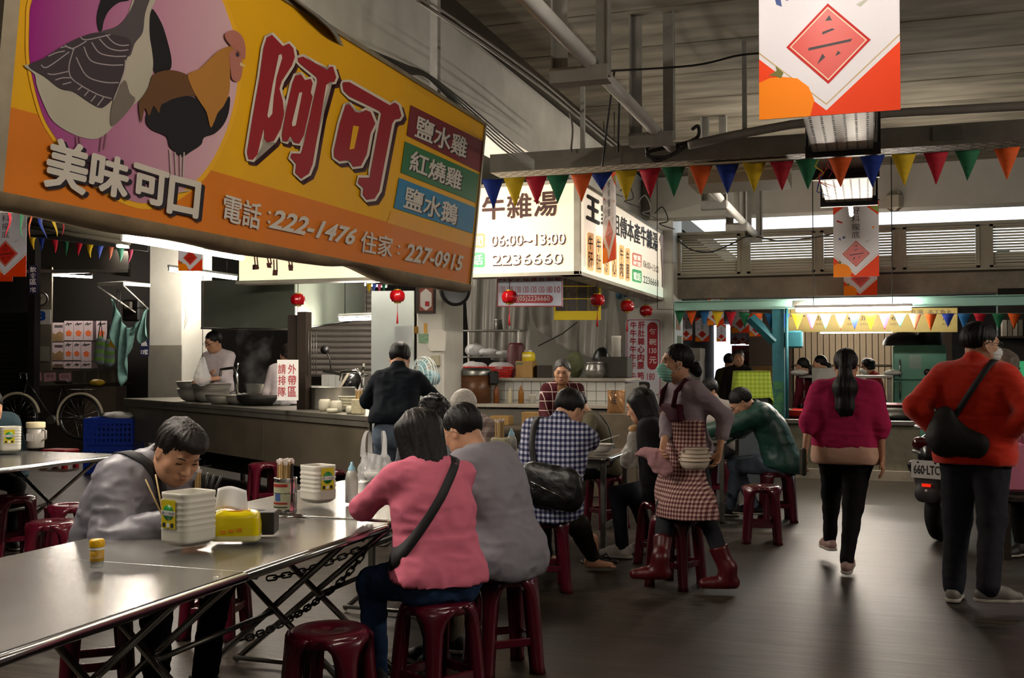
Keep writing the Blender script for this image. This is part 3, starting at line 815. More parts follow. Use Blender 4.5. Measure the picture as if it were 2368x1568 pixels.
# concrete pillars
WTILE = M('white_tile', '#c9cac4', .22, var=.05, vs=2); GROUT = M('grout', '#7d7a72', .9)
def pillar(name, x0, x1, y0, y1, z1, mat=WPAINT, label=None):
    o = MB().bbox(((x0 + x1) / 2, (y0 + y1) / 2, z1 / 2), (x1 - x0, y1 - y0, z1), .02).build(name, mat); return struct(o, label)
PD = 15.9
p1 = at(345, 900, PD); p2 = at(440, 900, PD)
PW = M('pillar_white', '#c8c7bd', .55, var=.10, vs=2.5, bump=.03, bs=20)
pil_l = pillar('pillar_1', p1.x - .02, p2.x, p1.y, p1.y + .75, CZ, PW, 'white pillar at the left end of the steel noodle counter')
MB().box(((p1.x + p2.x) / 2 - .01, p1.y - .006, 1.1), (p2.x - p1.x, .014, 1.25)).build('steel_cladding', M('cladding_steel', '#a09c90', .4, .4, var=.15, vs=3), pil_l)
pm1 = at(962, 900, 11.9); pm2 = at(1030, 900, 11.9)
pil_m = pillar('pillar_2', pm1.x, pm2.x + .02, pm1.y, pm1.y + .62, CZ, PW, 'white pillar between the noodle stall and the beef stall')
pr1 = PY(14.5).hit(1447, 800); pr2 = PY(14.5).hit(1557, 800)
pil_r = pillar('pillar_3', pr1.x, pr2.x, 14.5, 15.2, CZ, PW, 'white tiled pillar carrying the price board')
tme = None
def tiles(parent, x0, x1, z0, z1, yf, nx, nz, mat=WTILE):
    w_, h_ = (x1 - x0) / nx, (z1 - z0) / nz
    me = MB().bbox((0, 0, 0), (w_ - .006, .012, h_ - .006), .002).mesh('tile'); me.materials.append(mat)
    for i in range(nx):
        for j in range(nz):
            o = bpy.data.objects.new('tile', me); COL.objects.link(o); o.parent = parent
            o.location = Vector((x0 + w_ * (i + .5), yf - .004, z0 + h_ * (j + .5))) - wmat(parent).translation
tiles(pil_r, pr1.x + .005, pr2.x - .005, .3, 1.02, 14.5, 5, 5)
# stall partition behind the noodle stall
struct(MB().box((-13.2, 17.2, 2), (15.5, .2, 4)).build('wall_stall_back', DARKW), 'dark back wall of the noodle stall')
struct(MB().box((-3.75, 16.4, 2), (2.0, .2, 4)).build('wall_stall_side', M('grey_wall', '#8b8880', .9, var=.15, vs=2)), 'grey back wall of the beef stall')
struct(MB().box((-4.6, 16.6, 2), (1.9, .2, 4)).build('wall_stall_inner', M('grey_wall', '#8b8880')))

# ------------------------------------------------------------------ lamps
def tube_lamp(label, a, b, r=.017, mat=None, up=.05, group='tube lamps', light=None, w_=.036):
    a, b = Vector(a), Vector(b); m = (a + b) / 2
    t = thing('tube_lamp', label, 'lamp', (m.x, m.y, m.z + up), 0, group)
    MB().cyl(a, b, r, n=8).build('tube', mat or TUBE, t)
    d = (b - a).normalized(); L_ = (b - a).length
    rz = math.atan2(d.y, d.x)
    MB().bbox(m + Vector((0, 0, up)), (L_ + .06, w_, .04), .006, rz).build('batten', FIXT, t)
    for q_ in (a + (b - a) * .15, a + (b - a) * .85):
        MB().cyl(q_ + Vector((0, 0, up)), (q_.x, q_.y, (CZ - .03 if q_.x > -2.7 else CZ + .05) if q_.y < 14.7 or q_.x < -3.4 else 2.83), .006, n=5).build('suspension_wire', CABLED, t)
    for s, e in ((a, -d), (b, d)):
        MB().bbox(s + e * .012 + Vector((0, 0, up * .4)), (.022, w_ * .6, up * 1.1 + .02), .004, rz).build('end_holder', FIXT, t)
    return t
lampz = 2.42
def along(px0, py0, px1, z, r=.02, **k):
    a = onz(px0, py0, z); X = a.x
    b = PX(X).hit(px1, 600); b = Vector((X, b.y, z)); return a, b
a, b = along(285, 551, 560, 2.40); tube_lamp('bright tube lamp hanging behind the big yellow sign', a, b, .022)
a, b = along(392, 624, 546, 2.74); tube_lamp('tube lamp in front of the white pillar near the hanging banner', a, b, .02)
a = at(88, 634, 19.5); b = at(213, 641, 19.0); tube_lamp('tube lamp over the dark shop with stacked cartons', a, b, .02, mat=TUBEDIM)
a = at(272, 569, 17.0); b = at(298, 571, 16.8); tube_lamp('short lit tube beside the left end of the pennant string', a, b, .022, mat=TUBEDIM)
a = at(787, 739, 12.9); b = at(858, 737, 12.6); tube_lamp('tube lamp under the right end of the extractor hood', a, b, .017)
a = at(818, 656, 15.6); b = at(893, 662, 15.3); tube_lamp('tube lamp below the sign near the roller shutter', a, b, .017, mat=TUBEDIM)
a = Vector((PY(13.75).hit(1843, 716).x, 13.75, 0)); b = Vector((PY(13.75).hit(2104, 716).x, 13.75, 0)); a.z = b.z = PY(13.75).hit(1980, 716).z
tube_lamp('tube lamp under the mint green beam', a, b, .02, up=.045)
a = at(1898, 769, 17.2); b = at(2062, 767, 16.9); tube_lamp('greenish tube lamp inside the far kitchen', a, b, .017, mat=TUBE)
# tube lamps over aisle, tables and stalls; most are added unseen as fill
for k, (x, y0, y1, z, lab) in enumerate(((-.16, 1.8, 3.9, 3.12, 'aisle lamp nearest the big banner'), (-.16, -3.6, -1.2, 2.98, 'lamp added as unseen fill behind the viewer'), (-3.75, 2.4, 4.9, 2.62, 'lamp added as unseen fill over the tables behind the big sign'), (-4.0, 8.2, 9.6, 2.75, 'lamp added as unseen fill over the aisle before the beef stall'), (4.6, 5.2, 7.6, 3.1, 'lamp added as unseen fill over the right hand stalls'), (-.16, 10.35, 11.7, 3.02, 'lamp between the aisle tray and the bright banner'), (-5.4, 10.6, 11.8, 2.9, 'lamp inside the beef stall'))):
    tube_lamp('tube ' + lab, (x, y0, z), (x, y1, z), .02, mat=M('tube_light_near', '#ffffff', .4, emit=62., ec='#fff2e2') if k < 2 else None)
# ------------------------------------------------------------------ the big yellow sign
SY0, SY1 = 2.57, 6.6
sb = PY(SY1).hit(1085, 658); st = PY(SY1).hit(1119, 290)
tilt_n = Vector((0, 1, 0)).cross(st - sb)
SP = Pl(sb, tilt_n)
DIM = .72
def pm(name, c='#808080', rough=.62): return M('print_' + name, c, rough, spec=.2, var=.05, vs=3)
big = thing('shop_sign', 'big yellow and orange poultry shop sign with goose and rooster', 'sign', ((sb.x + st.x) / 2, (SY0 + SY1) / 2, sb.z))
dv = (st - sb)
def scorner(t, y): return sb + dv * t + Vector((0, y - SY1, 0))
back = -SP.n * .16
MB().prism([scorner(0, SY0), scorner(0, SY1), scorner(1, SY1), scorner(1, SY0)], -SP.n * .02).build('face_panel', pm('yellow', '#d8a00a'), big)
alu = M('sign_frame', '#8a7f6a', .5, .5, var=.2, vs=8)
rustf = M('sign_underside', '#7c6a4e', .7, .2, var=.35, vs=5)
fr_ = MB()
up = dv.normalized()
def rail(p0, p1, wv, name, mat):
    MB().prism([p0, p1, p1 + wv, p0 + wv], back).build(name, mat, big)
rail(scorner(1, SY0) + SP.n * .012, scorner(1, SY1 + .01) + SP.n * .012, up * .022, 'top_rail', alu)
rail(scorner(0, SY1) + SP.n * .012, scorner(1.01, SY1) + SP.n * .012, Vector((0, .022, 0)), 'end_rail', alu)
rail(scorner(0, SY0 - .06) + SP.n * .012, scorner(1.01, SY0 - .06) + SP.n * .012, Vector((0, .06, 0)), 'end_rail', alu)
# dented lower rail
def lowrail(u, v):
    y = SY0 - .06 + u * (SY1 - SY0 + .07); t = (y - SY0) / (SY1 - SY0)
    dent = .035 * math.exp(-((t - .60) / .07) ** 2) - .02 * math.exp(-((t - .78) / .1) ** 2) + .006 * math.sin(t * 31)
    p = scorner(0, y) + SP.n * .014
    prof = [(0, .0), (0, -.035), (.05, -.055), (.17, -.05), (.17, .05)]
    a = prof[min(int(round(v * 4)), 4)]
    return p - SP.n * a[0] + up * (a[1] + (dent if a[1] < 0 else 0))
MB().grid(lowrail, 60, 4).build('lower_rail', rustf, big)
MB().prism([scorner(0, SY0) - SP.n * .02, scorner(0, SY1) - SP.n * .02, scorner(1, SY1) - SP.n * .02, scorner(1, SY0) - SP.n * .02], -SP.n * .14).build('box_back', M('sign_back', '#a39b85', .7), big)
D = lambda name, pts, mat, layer=1, smooth=0: decal(big, name, SP, pts, mat, layer, smooth)
D('orange_band', [(8, 243), (100, 268), (300, 335), (485, 393), (700, 455), (1092, 572), (1084, 656), (8, 447)], pm('orange', '#cc7218'), 1)
D('pale_band', [(905, 487), (1097, 545), (1092, 574), (895, 515)], pm('pale', '#d99a2c'), 2)
circ = [(75, 0), (68, 60), (70, 150), (95, 255), (130, 320), (200, 405), (280, 455), (340, 470), (400, 455), (470, 400), (520, 310), (548, 200), (545, 100), (525, 30), (508, -10), (470, -70), (400, -130), (300, -160), (200, -140), (120, -80)]
D('halo', [(x + (x - 310) * .035, y + (y - 160) * .045) for x, y in circ], pm('halo', '#dfa520'), 2, 4)
def pinkgrad(N, L, co):
    s = nsep(N, L, co); n = N.new('ShaderNodeMapRange'); n.inputs['From Min'].default_value = -1.95; n.inputs['From Max'].default_value = -.9; L.new(s[1], n.inputs['Value'])
    return nmix(N, L, n.outputs[0], lin('#8a1470'), lin('#c9a3a8'))
PINKD = node_mat('print_pink_disc', pinkgrad, rough=.62, spec=.2)
D('pink_disc', circ, PINKD, 3, 5)
inkc = {'cream': '#aaa392', 'dark': '#3a3135', 'black': '#171417', 'brown': '#5e3f24', 'gold': '#a5712f', 'red': '#a86a5c', 'grey': '#6a6158', 'line': '#9a8f8f', 'plume': '#4a4244'}
ink = {k: pm(k, v) for k, v in inkc.items()}
D('rooster_tail', [(350, 20), (372, 50), (386, 90), (397, 140), (390, 165), (358, 172), (350, 120), (346, 70)], ink['black'], 4, 4)
D('goose_body', [(57, 150), (80, 172), (85, 198), (99, 236), (118, 274), (143, 296), (178, 314), (217, 322), (242, 312), (261, 293), (280, 274), (306, 245), (331, 223), (347, 191), (354, 153), (352, 121), (346, 80), (347, 32), (362, -15), (320, -30), (300, 20), (280, 70), (200, 120), (120, 150)], ink['cream'], 5, 4)
D('goose_tail_feather', [(228, 70), (224, 40), (232, 5), (245, -20), (320, -25), (300, 0), (275, 6), (252, 25), (240, 50), (236, 70)], ink['black'], 5, 4)
D('goose_neck', [(225, 76), (268, 62), (292, 40), (310, 5), (318, -25), (352, -25), (336, 30), (330, 75), (312, 100), (300, 130), (280, 120), (262, 85)], ink['plume'], 6, 4)
D('goose_head', [(316, -22), (354, -22), (368, -55), (384, -72), (412, -66), (404, -82), (384, -98), (358, -102), (336, -84), (324, -52)], ink['plume'], 6, 4)
wing = [(67, 152), (100, 135), (150, 103), (190, 84), (225, 75), (262, 80), (298, 90), (303, 112), (292, 140), (286, 170), (275, 205), (262, 228), (240, 248), (225, 247), (200, 232), (170, 212), (140, 205), (105, 178)]
D('goose_wing', wing, ink['dark'], 7, 4)
D('goose_breast', [(288, 185), (300, 215), (313, 232), (285, 270), (260, 292), (255, 275), (262, 232)], ink['grey'], 7, 3)
fl = [[(170, 115), (160, 150), (162, 175), (175, 190)], [(176, 132), (200, 175), (240, 190), (275, 191)], [(194, 108), (210, 140), (250, 150), (285, 150)], [(212, 98), (230, 122), (262, 130), (292, 130)], [(230, 90), (250, 110), (275, 117), (297, 115)], [(245, 80), (262, 98), (280, 105), (298, 104)],
      [(176, 190), (200, 205), (230, 220), (258, 228)], [(112, 130), (130, 122), (150, 118)], [(140, 110), (155, 108), (172, 115)], [(95, 150), (110, 155), (160, 120)], [(110, 170), (125, 172), (158, 165)], [(128, 185), (145, 180), (165, 180)], [(145, 195), (165, 190)], [(180, 208), (190, 200)], [(195, 222), (205, 210)], [(210, 235), (222, 220)], [(225, 245), (240, 225)], [(186, 85), (200, 92), (255, 80)], [(150, 104), (168, 112), (200, 95)], [(290, 138), (286, 170), (262, 232)]]
stroke_px(big, 'feather_line', SP, [catmull(l, 5, False) if len(l) > 2 else l for l in fl], 2.6, ink['line'], 8)
D('rooster_body', [(338, 280), (345, 255), (380, 238), (420, 222), (455, 228), (478, 255), (492, 288), (508, 250), (531, 222), (529, 260), (516, 290), (495, 310), (472, 318), (465, 335), (440, 352), (422, 362), (405, 350), (392, 338), (385, 315), (352, 300)], ink['black'], 8, 3)
D('rooster_saddle', [(355, 172), (390, 162), (420, 167), (440, 178), (472, 205), (462, 222), (440, 221), (410, 226), (375, 240), (368, 262), (355, 245), (345, 268), (335, 250), (327, 285), (321, 240), (332, 222), (345, 200)], ink['brown'], 9, 3)
D('rooster_neck', [(435, 172), (460, 160), (482, 140), (505, 118), (530, 107), (545, 114), (533, 140), (532, 180), (530, 215), (517, 245), (503, 262), (488, 295), (478, 260), (462, 235), (445, 205)], ink['gold'], 10, 4)
D('rooster_comb', [(523, 92), (520, 80), (529, 72), (541, 70), (553, 76), (563, 90), (568, 112), (566, 138), (556, 128), (545, 116), (535, 107)], ink['red'], 11, 3)
D('rooster_face', [(531, 122), (545, 114), (557, 125), (561, 158), (556, 184), (546, 189), (536, 180), (532, 150)], ink['red'], 11, 3)
D('beak', [(556, 143), (569, 154), (555, 152)], pm('beak', '#d0b98a'), 12); D('rooster_eye', [(546, 122), (552, 122), (553, 130), (547, 131)], ink['dark'], 12, 3)
stroke_px(big, 'bird_leg', SP, [[(177, 315), (180, 345)], [(185, 316), (188, 340)], [(236, 316), (232, 350)], [(247, 308), (242, 345)]], 3, pm('legp', '#8a6068'), 8)
stroke_px(big, 'bird_leg', SP, [[(393, 345), (396, 400)], [(405, 352), (408, 405)], [(417, 358), (418, 410)], [(426, 352), (424, 408)], [(380, 430), (390, 440)], [(410, 445), (440, 440)]], 3, pm('legw', '#b0a49a'), 8)
# the two large red characters
Z = lambda pts: [(500 + x / 2.24, y / 2.24) for x, y in pts]
glyphs = [Z([(262, 195), (290, 180), (345, 238), (378, 225), (400, 250), (408, 295), (392, 340), (340, 420), (328, 460), (345, 520), (352, 590), (335, 665), (300, 730), (265, 738), (250, 720), (248, 660), (228, 740), (215, 800), (190, 828), (168, 825), (160, 790), (190, 600), (225, 400), (245, 250)]),
          Z([(425, 300), (450, 293), (575, 362), (590, 345), (605, 345), (622, 400), (612, 425), (590, 425), (570, 440), (500, 850), (480, 900), (440, 925), (410, 895), (415, 850), (385, 815), (390, 795), (440, 795), (455, 740), (525, 420), (520, 400), (440, 335), (424, 318)]),
          Z([(410, 392), (440, 385), (460, 415), (490, 408), (500, 430), (490, 480), (500, 500), (455, 700), (430, 745), (405, 740), (385, 705), (365, 735), (345, 728), (340, 700), (365, 560), (395, 430)]),
          Z([(655, 440), (660, 425), (690, 425), (900, 545), (925, 530), (945, 545), (960, 600), (950, 615), (925, 620), (912, 640), (845, 990), (820, 1030), (780, 1035), (760, 1010), (762, 975), (735, 950), (740, 920), (795, 920), (800, 890), (855, 590), (845, 575), (690, 500), (660, 470)]),
          Z([(670, 545), (690, 540), (720, 580), (745, 585), (775, 570), (800, 580), (825, 640), (800, 690), (780, 800), (750, 860), (710, 865), (690, 830), (640, 835), (612, 815), (610, 780), (640, 640)])]
holes = [Z([(324, 285), (338, 280), (342, 300), (312, 400), (298, 500), (290, 590), (272, 612), (265, 600), (292, 440)]), Z([(430, 480), (446, 478), (412, 650), (395, 655), (392, 640)]), Z([(710, 650), (740, 655), (715, 770), (690, 775)])]
creamp, redp, shadp = pm('letter_cream', '#c9bfae'), pm('letter_red', '#8a1a22'), pm('letter_shadow', '#3c1a1c')
for g in glyphs:
    cl = g + [g[0], g[1]]
    stroke_px(big, 'letter_shadow', SP, [[(x + 7, y + 9) for x, y in cl]], 11, shadp, 5)
    D('letter_shadow', [(x + 7, y + 9) for x, y in g], shadp, 5)
for g in glyphs:
    stroke_px(big, 'letter_outline', SP, [g + [g[0], g[1]]], 12, creamp, 7)
for g in glyphs: D('letter', g, redp, 9)
for i, g in enumerate(holes): D('letter_counter', g, creamp if i != 2 else pm('yellow'), 10)
D('letter_counter', Z([(360, 450), (345, 470), (352, 510), (368, 470)]), pm('yellow'), 8)
whp = pm('letter_white', '#c4bdb0')
for ch, tl, tr, bl in (('美', (117, 316), (208, 343), (103, 428)), ('味', (217, 348), (300, 374), (207, 438)), ('可', (313, 378), (389, 402), (306, 458)), ('口', (396, 407), (463, 424), (388, 490))):
    sh = lambda p: (p[0] + 8, p[1] + 7)
    text_px(big, ch, SP, sh(tl), sh(tr), sh(bl), pm('letter_dark', '#221a22'), .0, 11, fat=3.4); text_px(big, ch, SP, tl, tr, bl, whp, .0, 12, fat=3.4)
text_px(big, '電話', SP, (521, 447), (606, 473), (514, 509), whp, .0, 9, fat=.9); text_px(big, ':', SP, (621, 487), (627, 489), (619, 516), whp, .0, 9)
text_px(big, '222-1476', SP, (632, 481), (827, 529), (620, 527), whp, .03, 9, shear=.2)
text_px(big, '住家', SP, (838, 532), (910, 549), (833, 582), whp, .0, 9, fat=.6); text_px(big, ':', SP, (921, 566), (926, 568), (919, 588), whp, .0, 9)
text_px(big, '227-0915', SP, (942, 561), (1073, 592), (935, 603), whp, .025, 9, shear=.12)
for nm, q, c, body, t in (('red_panel', [(950, 243), (1118, 327), (1110, 398), (941, 313)], '#6e1f25', '鹽水雞', ((966, 266), (1082, 322), (959, 316))),
                    ('green_panel', [(937, 327), (1108, 403), (1101, 469), (927, 399)], '#2f6a3e', '紅燒雞', ((953, 346), (1070, 398), (946, 393))),
                    ('blue_panel', [(923, 411), (1100, 480), (1093, 540), (911, 481)], '#1f7399', '鹽水鵝', ((940, 430), (1060, 476), (933, 480)))):
    D(nm, q, pm(nm, c), 4)
    tl, tr, bl = t; s2 = lambda p: (p[0] + 3, p[1] + 3)
    text_px(big, body, SP, s2(tl), s2(tr), s2(bl), pm('letter_dark'), .0, 5, fat=.9); text_px(big, body, SP, tl, tr, bl, whp, .0, 6, fat=.9)
# steel hangers to the beam
for yy in (3.2, 6.0):
    MB().box((st.x - .1, yy, st.z + .4), (.05, .05, .95)).build('hanger', BRACK, big)

# ------------------------------------------------------------------ backlit beef soup sign (two faces round a corner)
LX, LYF = -2.68, 10.02
zb = PY(LYF).hit(1338, 634).z; zt = PY(LYF).hit(1334, 416).z; xl = PY(LYF).hit(547, 655).x; ye = PX(LX).hit(1562, 640).y
def lit_col(c_mid, c_low):
    def f(N, L, co):
        s = nsep(N, L, co); n = N.new('ShaderNodeMapRange'); n.inputs['From Min'].default_value = .0; n.inputs['From Max'].default_value = .35; L.new(s[2], n.inputs['Value'])
        return nmix(N, L, n.outputs[0], lin(c_low), lin(c_mid))
    return f
def lit_mat(name, mid, low, e):
    m = node_mat(name, lit_col(mid, low), rough=.35); nt = m.node_tree; b = nt.nodes['Principled BSDF']
    src = [l.from_socket for l in nt.links if l.to_socket == b.inputs['Base Color']][0]
    nt.links.new(src, b.inputs['Emission Color']); b.inputs['Emission Strength'].default_value = e
    return m
LITF = lit_mat('sign_lit_front', '#ffdfb4', '#d9e6c0', .42); LITS = lit_mat('sign_lit_side', '#f6e6cc', '#cfe6cf', .36)
lit = thing('shop_sign', 'backlit cream corner sign of the beef soup stall', 'sign', (LX - .2, LYF + .2, zb))
MB().box(((xl + LX) / 2, LYF + .012, (zb + zt) / 2), (LX - xl - .06, .02, zt - zb - .06)).build('front_face', LITF, lit)
MB().box((LX - .012, (LYF + ye) / 2, (zb + zt) / 2), (.02, ye - LYF - .06, zt - zb - .06)).build('side_face', LITS, lit)
MB().box(((xl + LX) / 2 - .1, LYF + .16, (zb + zt) / 2), (LX - xl - .3, .26, zt - zb - .02)).box((LX - .16, (LYF + ye) / 2 + .15, (zb + zt) / 2), (.26, ye - LYF - .35, zt - zb - .02)).build('box_body', M('lightbox_grey', '#9b988d', .5, .3), lit)
fm = M('lightbox_trim', '#a7a192', .5, .4, var=.15, vs=6)
for z in (zb + .012, zt - .012):
    MB().box(((xl + LX) / 2, LYF + .10, z), (LX - xl + .01, .22, .035)).build('frame_rail', fm, lit)
    MB().box((LX - .10, (LYF + ye) / 2, z), (.22, ye - LYF, .035)).build('frame_rail', fm, lit)
MB().box((LX - .02, LYF + .02, (zb + zt) / 2), (.06, .06, zt - zb)).build('corner_post', fm, lit)
MB().box((LX - .02, ye - .02, (zb + zt) / 2), (.06, .05, zt - zb)).build('end_post', fm, lit)
for k in range(5): MB().cyl((LX - .1, LYF + .7 + k * 1.05, zb - .012), (LX - .1, LYF + .7 + k * 1.05, zb - .002), .03, n=10).build('rivet', WPLAST, lit)
PF = Pl((0, LYF, 0), (0, -1, 0)); PS = Pl((LX, 0, 0), (1, 0, 0))
brn = M('sign_brown', '#4a2a22', .6); wl = M('sign_white_letters', '#fff6ea', .5, emit=.4, ec='#fff2e0')
LAY = 4
text_px(lit, '牛', PF, (1116, 456), (1166, 453), (1116, 508), brn, .0, LAY, fat=1.7); text_px(lit, '雜', PF, (1173, 449), (1228, 446), (1173, 505), brn, .0, LAY, fat=1.2); text_px(lit, '湯', PF, (1235, 445), (1288, 441), (1235, 501), brn, .0, LAY, fat=1.5)
for b_, tl, tr, bl in (('06:00~13:00', (1135, 544), (1306, 538), (1135, 569)), ('2236660', (1138, 588), (1300, 584), (1138, 613))):
    text_px(lit, b_, PF, (tl[0] + 2, tl[1] + 2), (tr[0] + 2, tr[1] + 2), (bl[0] + 2, bl[1] + 2), brn, .0, LAY, fat=1.1); text_px(lit, b_, PF, tl, tr, bl, wl, .0, LAY + 1)
def hang(t, p, top, dx=(0.,), rz=0., name='cord'):
    for x in dx:
        c = Vector((p[0] + x * math.cos(rz), p[1] + x * math.sin(rz), p[2])); b = MB().cyl(c, (c.x, c.y, top), .005, n=5); me = b.mesh(name); me.transform(wmat(t).inverted()); link_mesh(name, me, CABLED, t, False)
def rrect(x0, y0, x1, y1, r=5, sk=0.):
    pts = []
    for cx, cy, a0 in ((x1 - r, y1 - r, 0), (x0 + r, y1 - r, 90), (x0 + r, y0 + r, 180), (x1 - r, y0 + r, 270)):
        for a in (0, 30, 60, 90): pts.append((cx + r * math.cos(R(a0 + a)), cy + r * math.sin(R(a0 + a)) + sk * (cx - x0)))
    return pts
decal(lit, 'orange_tag', PF, rrect(1052, 540, 1121, 573), M('sign_orange_tag', '#f29a5e', .5, emit=.18), LAY); decal(lit, 'green_tag', PF, rrect(1052, 584, 1121, 618), M('sign_green_tag', '#44b06a', .5, emit=.18), LAY)
text_px(lit, '時間', PF, (1060, 545), (1117, 544), (1060, 569), wl, .02, LAY + 1); text_px(lit, '電話', PF, (1060, 589), (1117, 588), (1060, 613), wl, .02, LAY + 1)
stroke_px(lit, 'cow_leg', PF, [[(588, 588), (590, 612), (585, 622)], [(594, 588), (596, 612), (598, 622)], [(617, 590), (622, 612)], [(624, 590), (628, 612)], [(633, 600), (634, 630)], [(640, 600), (641, 630)], [(664, 588), (672, 622)], [(672, 588), (677, 620)]], 3, brn, LAY)
for q in ([(584, 612), (596, 612), (598, 623), (584, 624)], [(616, 608), (626, 608), (628, 620), (618, 619)], [(631, 624), (642, 624), (642, 637), (630, 637)], [(666, 612), (676, 612), (678, 626), (668, 626)]): decal(lit, 'cow_hoof', PF, q, brn, LAY)
# side face
drk = M('sign_charcoal', '#33302f', .6)
text_px(lit, '王', PS, (1357, 450), (1385, 466), (1357, 505), drk, .0, LAY, fat=2.4); text_px(lit, '家', PS, (1391, 470), (1412, 482), (1391, 520), drk, .0, LAY, fat=1.5)
text_px(lit, '祖傳本產牛雜湯', PS, (1416, 490), (1521, 540), (1416, 541), drk, .0, LAY, fat=.8)
pills = '肝肚雜心肉腰'
org = M('sign_peach_pill', '#f5c27c', .5, emit=.2)
for k, ch in enumerate(pills):
    f = k / 5; x = 1358 + 88 * (1 - (1 - f) ** 1.12); wq = 15 - 4 * f; y0, y1 = 536 + 36 * f, 624 + 25 * f
    decal(lit, 'peach_pill', PS, rrect(x, y0, x + wq, y1, 4, .3), org, LAY)
    text_px(lit, '牛', PS, (x + 2, y0 + 8), (x + wq - 2, y0 + 10), (x + 2, y0 + 40 - 6 * f), brn, .02, LAY + 1); text_px(lit, ch, PS, (x + 2, y0 + 46 - 8 * f), (x + wq - 2, y0 + 48 - 8 * f), (x + 2, y1 - 5), brn, .02, LAY + 1)
decal(lit, 'red_tag', PS, rrect(1462, 583, 1484, 613, 3, .3), M('sign_red_tag', '#e58a72', .5, emit=.14), LAY); decal(lit, 'green_tag', PS, rrect(1462, 621, 1484, 650, 3, .25), M('sign_green_tag'), LAY)
text_px(lit, '營業', PS, (1465, 588), (1482, 593), (1465, 600), wl, .02, LAY + 1); text_px(lit, '時間', PS, (1465, 602), (1482, 607), (1465, 613), wl, .02, LAY + 1); text_px(lit, '電話', PS, (1465, 628), (1482, 632), (1465, 647), wl, .02, LAY + 1)
for b_, tl, tr, bl in (('06:00~13:00', (1488, 601), (1523, 617), (1488, 617)), ('2236660', (1488, 637), (1523, 648), (1488, 654))):
    text_px(lit, b_, PS, tl, tr, bl, drk, .005, LAY)
decal(lit, 'cow_print', PS, [(1524, 556), (1529, 540), (1527, 534), (1533, 534), (1536, 545), (1545, 558), (1552, 562), (1556, 580), (1558, 610), (1561, 640), (1559, 668), (1555, 666), (1553, 640), (1549, 625), (1545, 632), (1544, 660), (1543, 676), (1539, 672), (1537, 640), (1534, 630), (1535, 655), (1534, 668), (1531, 664), (1531, 628), (1529, 600), (1528, 575)], M('sign_cow_grey', '#b0a09a', .6, emit=.14), LAY)
stroke_px(lit, 'cow_outline', PS, [[(1524, 556), (1529, 540), (1527, 534)], [(1533, 534), (1536, 545), (1545, 558), (1552, 562), (1556, 580), (1558, 610), (1561, 640)], [(1528, 575), (1529, 600), (1531, 628), (1531, 664)], [(1534, 630), (1545, 632), (1549, 625), (1553, 640)]], 1.6, drk, LAY + 1)

# ------------------------------------------------------------------ price boards
def frame_px(parent, pl, x0, y0, x1, y1, w_, mat, layer=2, r=6):
    o = rrect(x0, y0, x1, y1, r); i = rrect(x0 + w_, y0 + w_, x1 - w_, y1 - w_, max(1, r - 1)); b = MB(); n = len(o)
    O = [pl.hit(x, y, .0012 * layer) for x, y in o]; I = [pl.hit(x, y, .0012 * layer) for x, y in i]
    b.add(O + I, [(k, (k + 1) % n, n + (k + 1) % n, n + k) for k in range(n)]); return b.build('border', mat, parent)
def board(name, label, pl, x0, y0, x1, y1, mat, r=0, th=.015, hangto=0):
    pts = rrect(x0, y0, x1, y1, r) if r else [(x0, y0), (x1, y0), (x1, y1), (x0, y1)]
    q = [pl.hit(x, y) for x, y in pts]; c = sum(q, Vector()) / len(q)
    t = thing(name, label, 'sign', c); MB().prism(q, -pl.n * th).build('panel', mat, t)
    if hangto:
        for f in (.12, .88): p_ = pl.hit(x0 + (x1 - x0) * f, y0); hang(t, p_ - pl.n * .01, hangto)
    return t
MENUW = M('menu_board_white', '#d4d3dc', .45)
PM = Pl((0, 14.46, 0), (0, -1, 0))
mb = board('price_board', 'tall white price board with red border on the tiled pillar', PM, 1447, 737, 1529, 916, MENUW, 8); mdr = M('menu_red', '#a01d2a', .5)
frame_px(mb, PM, 1449, 739, 1527, 914, 1.6, mdr, 2, 7)
for k, ch in enumerate('肝肚雜心肉腰'):
    yy = 744 + k * 18.6; text_px(mb, '牛', PM, (1458 - k * .4, yy), (1472 - k * .4, yy), (1458 - k * .4, yy + 16), mdr, .0, 2, fat=.5); text_px(mb, ch, PM, (1476 - k * .4, yy), (1491 - k * .4, yy), (1476 - k * .4, yy + 16), mdr, .0, 2, fat=.5)
text_px(mb, '牛', PM, (1455, 861), (1470, 861), (1455, 877), mdr, .0, 2, fat=.5); text_px(mb, '筋', PM, (1474, 861), (1489, 861), (1474, 877), mdr, .0, 2, fat=.5); text_px(mb, '180', PM, (1496, 863), (1514, 863), (1496, 879), mdr, .01, 2)
decal(mb, 'red_pill', PM, rrect(1497, 745, 1521, 855, 11), mdr, 2)
for i_, (b_, y0, y1) in enumerate((('每', 760, 776), ('碗', 783, 798), ('130', 805, 817), ('元', 825, 841))): text_px(mb, b_, PM, (1501, y0), (1518, y0), (1501, y1), WHT, .015, 3)
decal(mb, 'bowl_print', PM, [(1471, 886), (1500, 884), (1502, 900), (1496, 911), (1474, 911)], BLK, 2, 3); decal(mb, 'bowl_food', PM, [(1477, 892), (1490, 889), (1497, 896), (1488, 902), (1479, 899)], M('print_beef', '#8d8684', .5), 3, 3)
PB = Pl((0, 10.55, 0), (0, -1, 0))
pb = board('price_board', 'white hanging price board with red telephone pill under the corner sign', PB, 1150, 600, 1301, 709, M('menu_blue_white', '#c9cede', .45), hangto=CZ - .1); frame_px(pb, PB, 1150, 600, 1301, 709, 2, mdr, 2, 1)
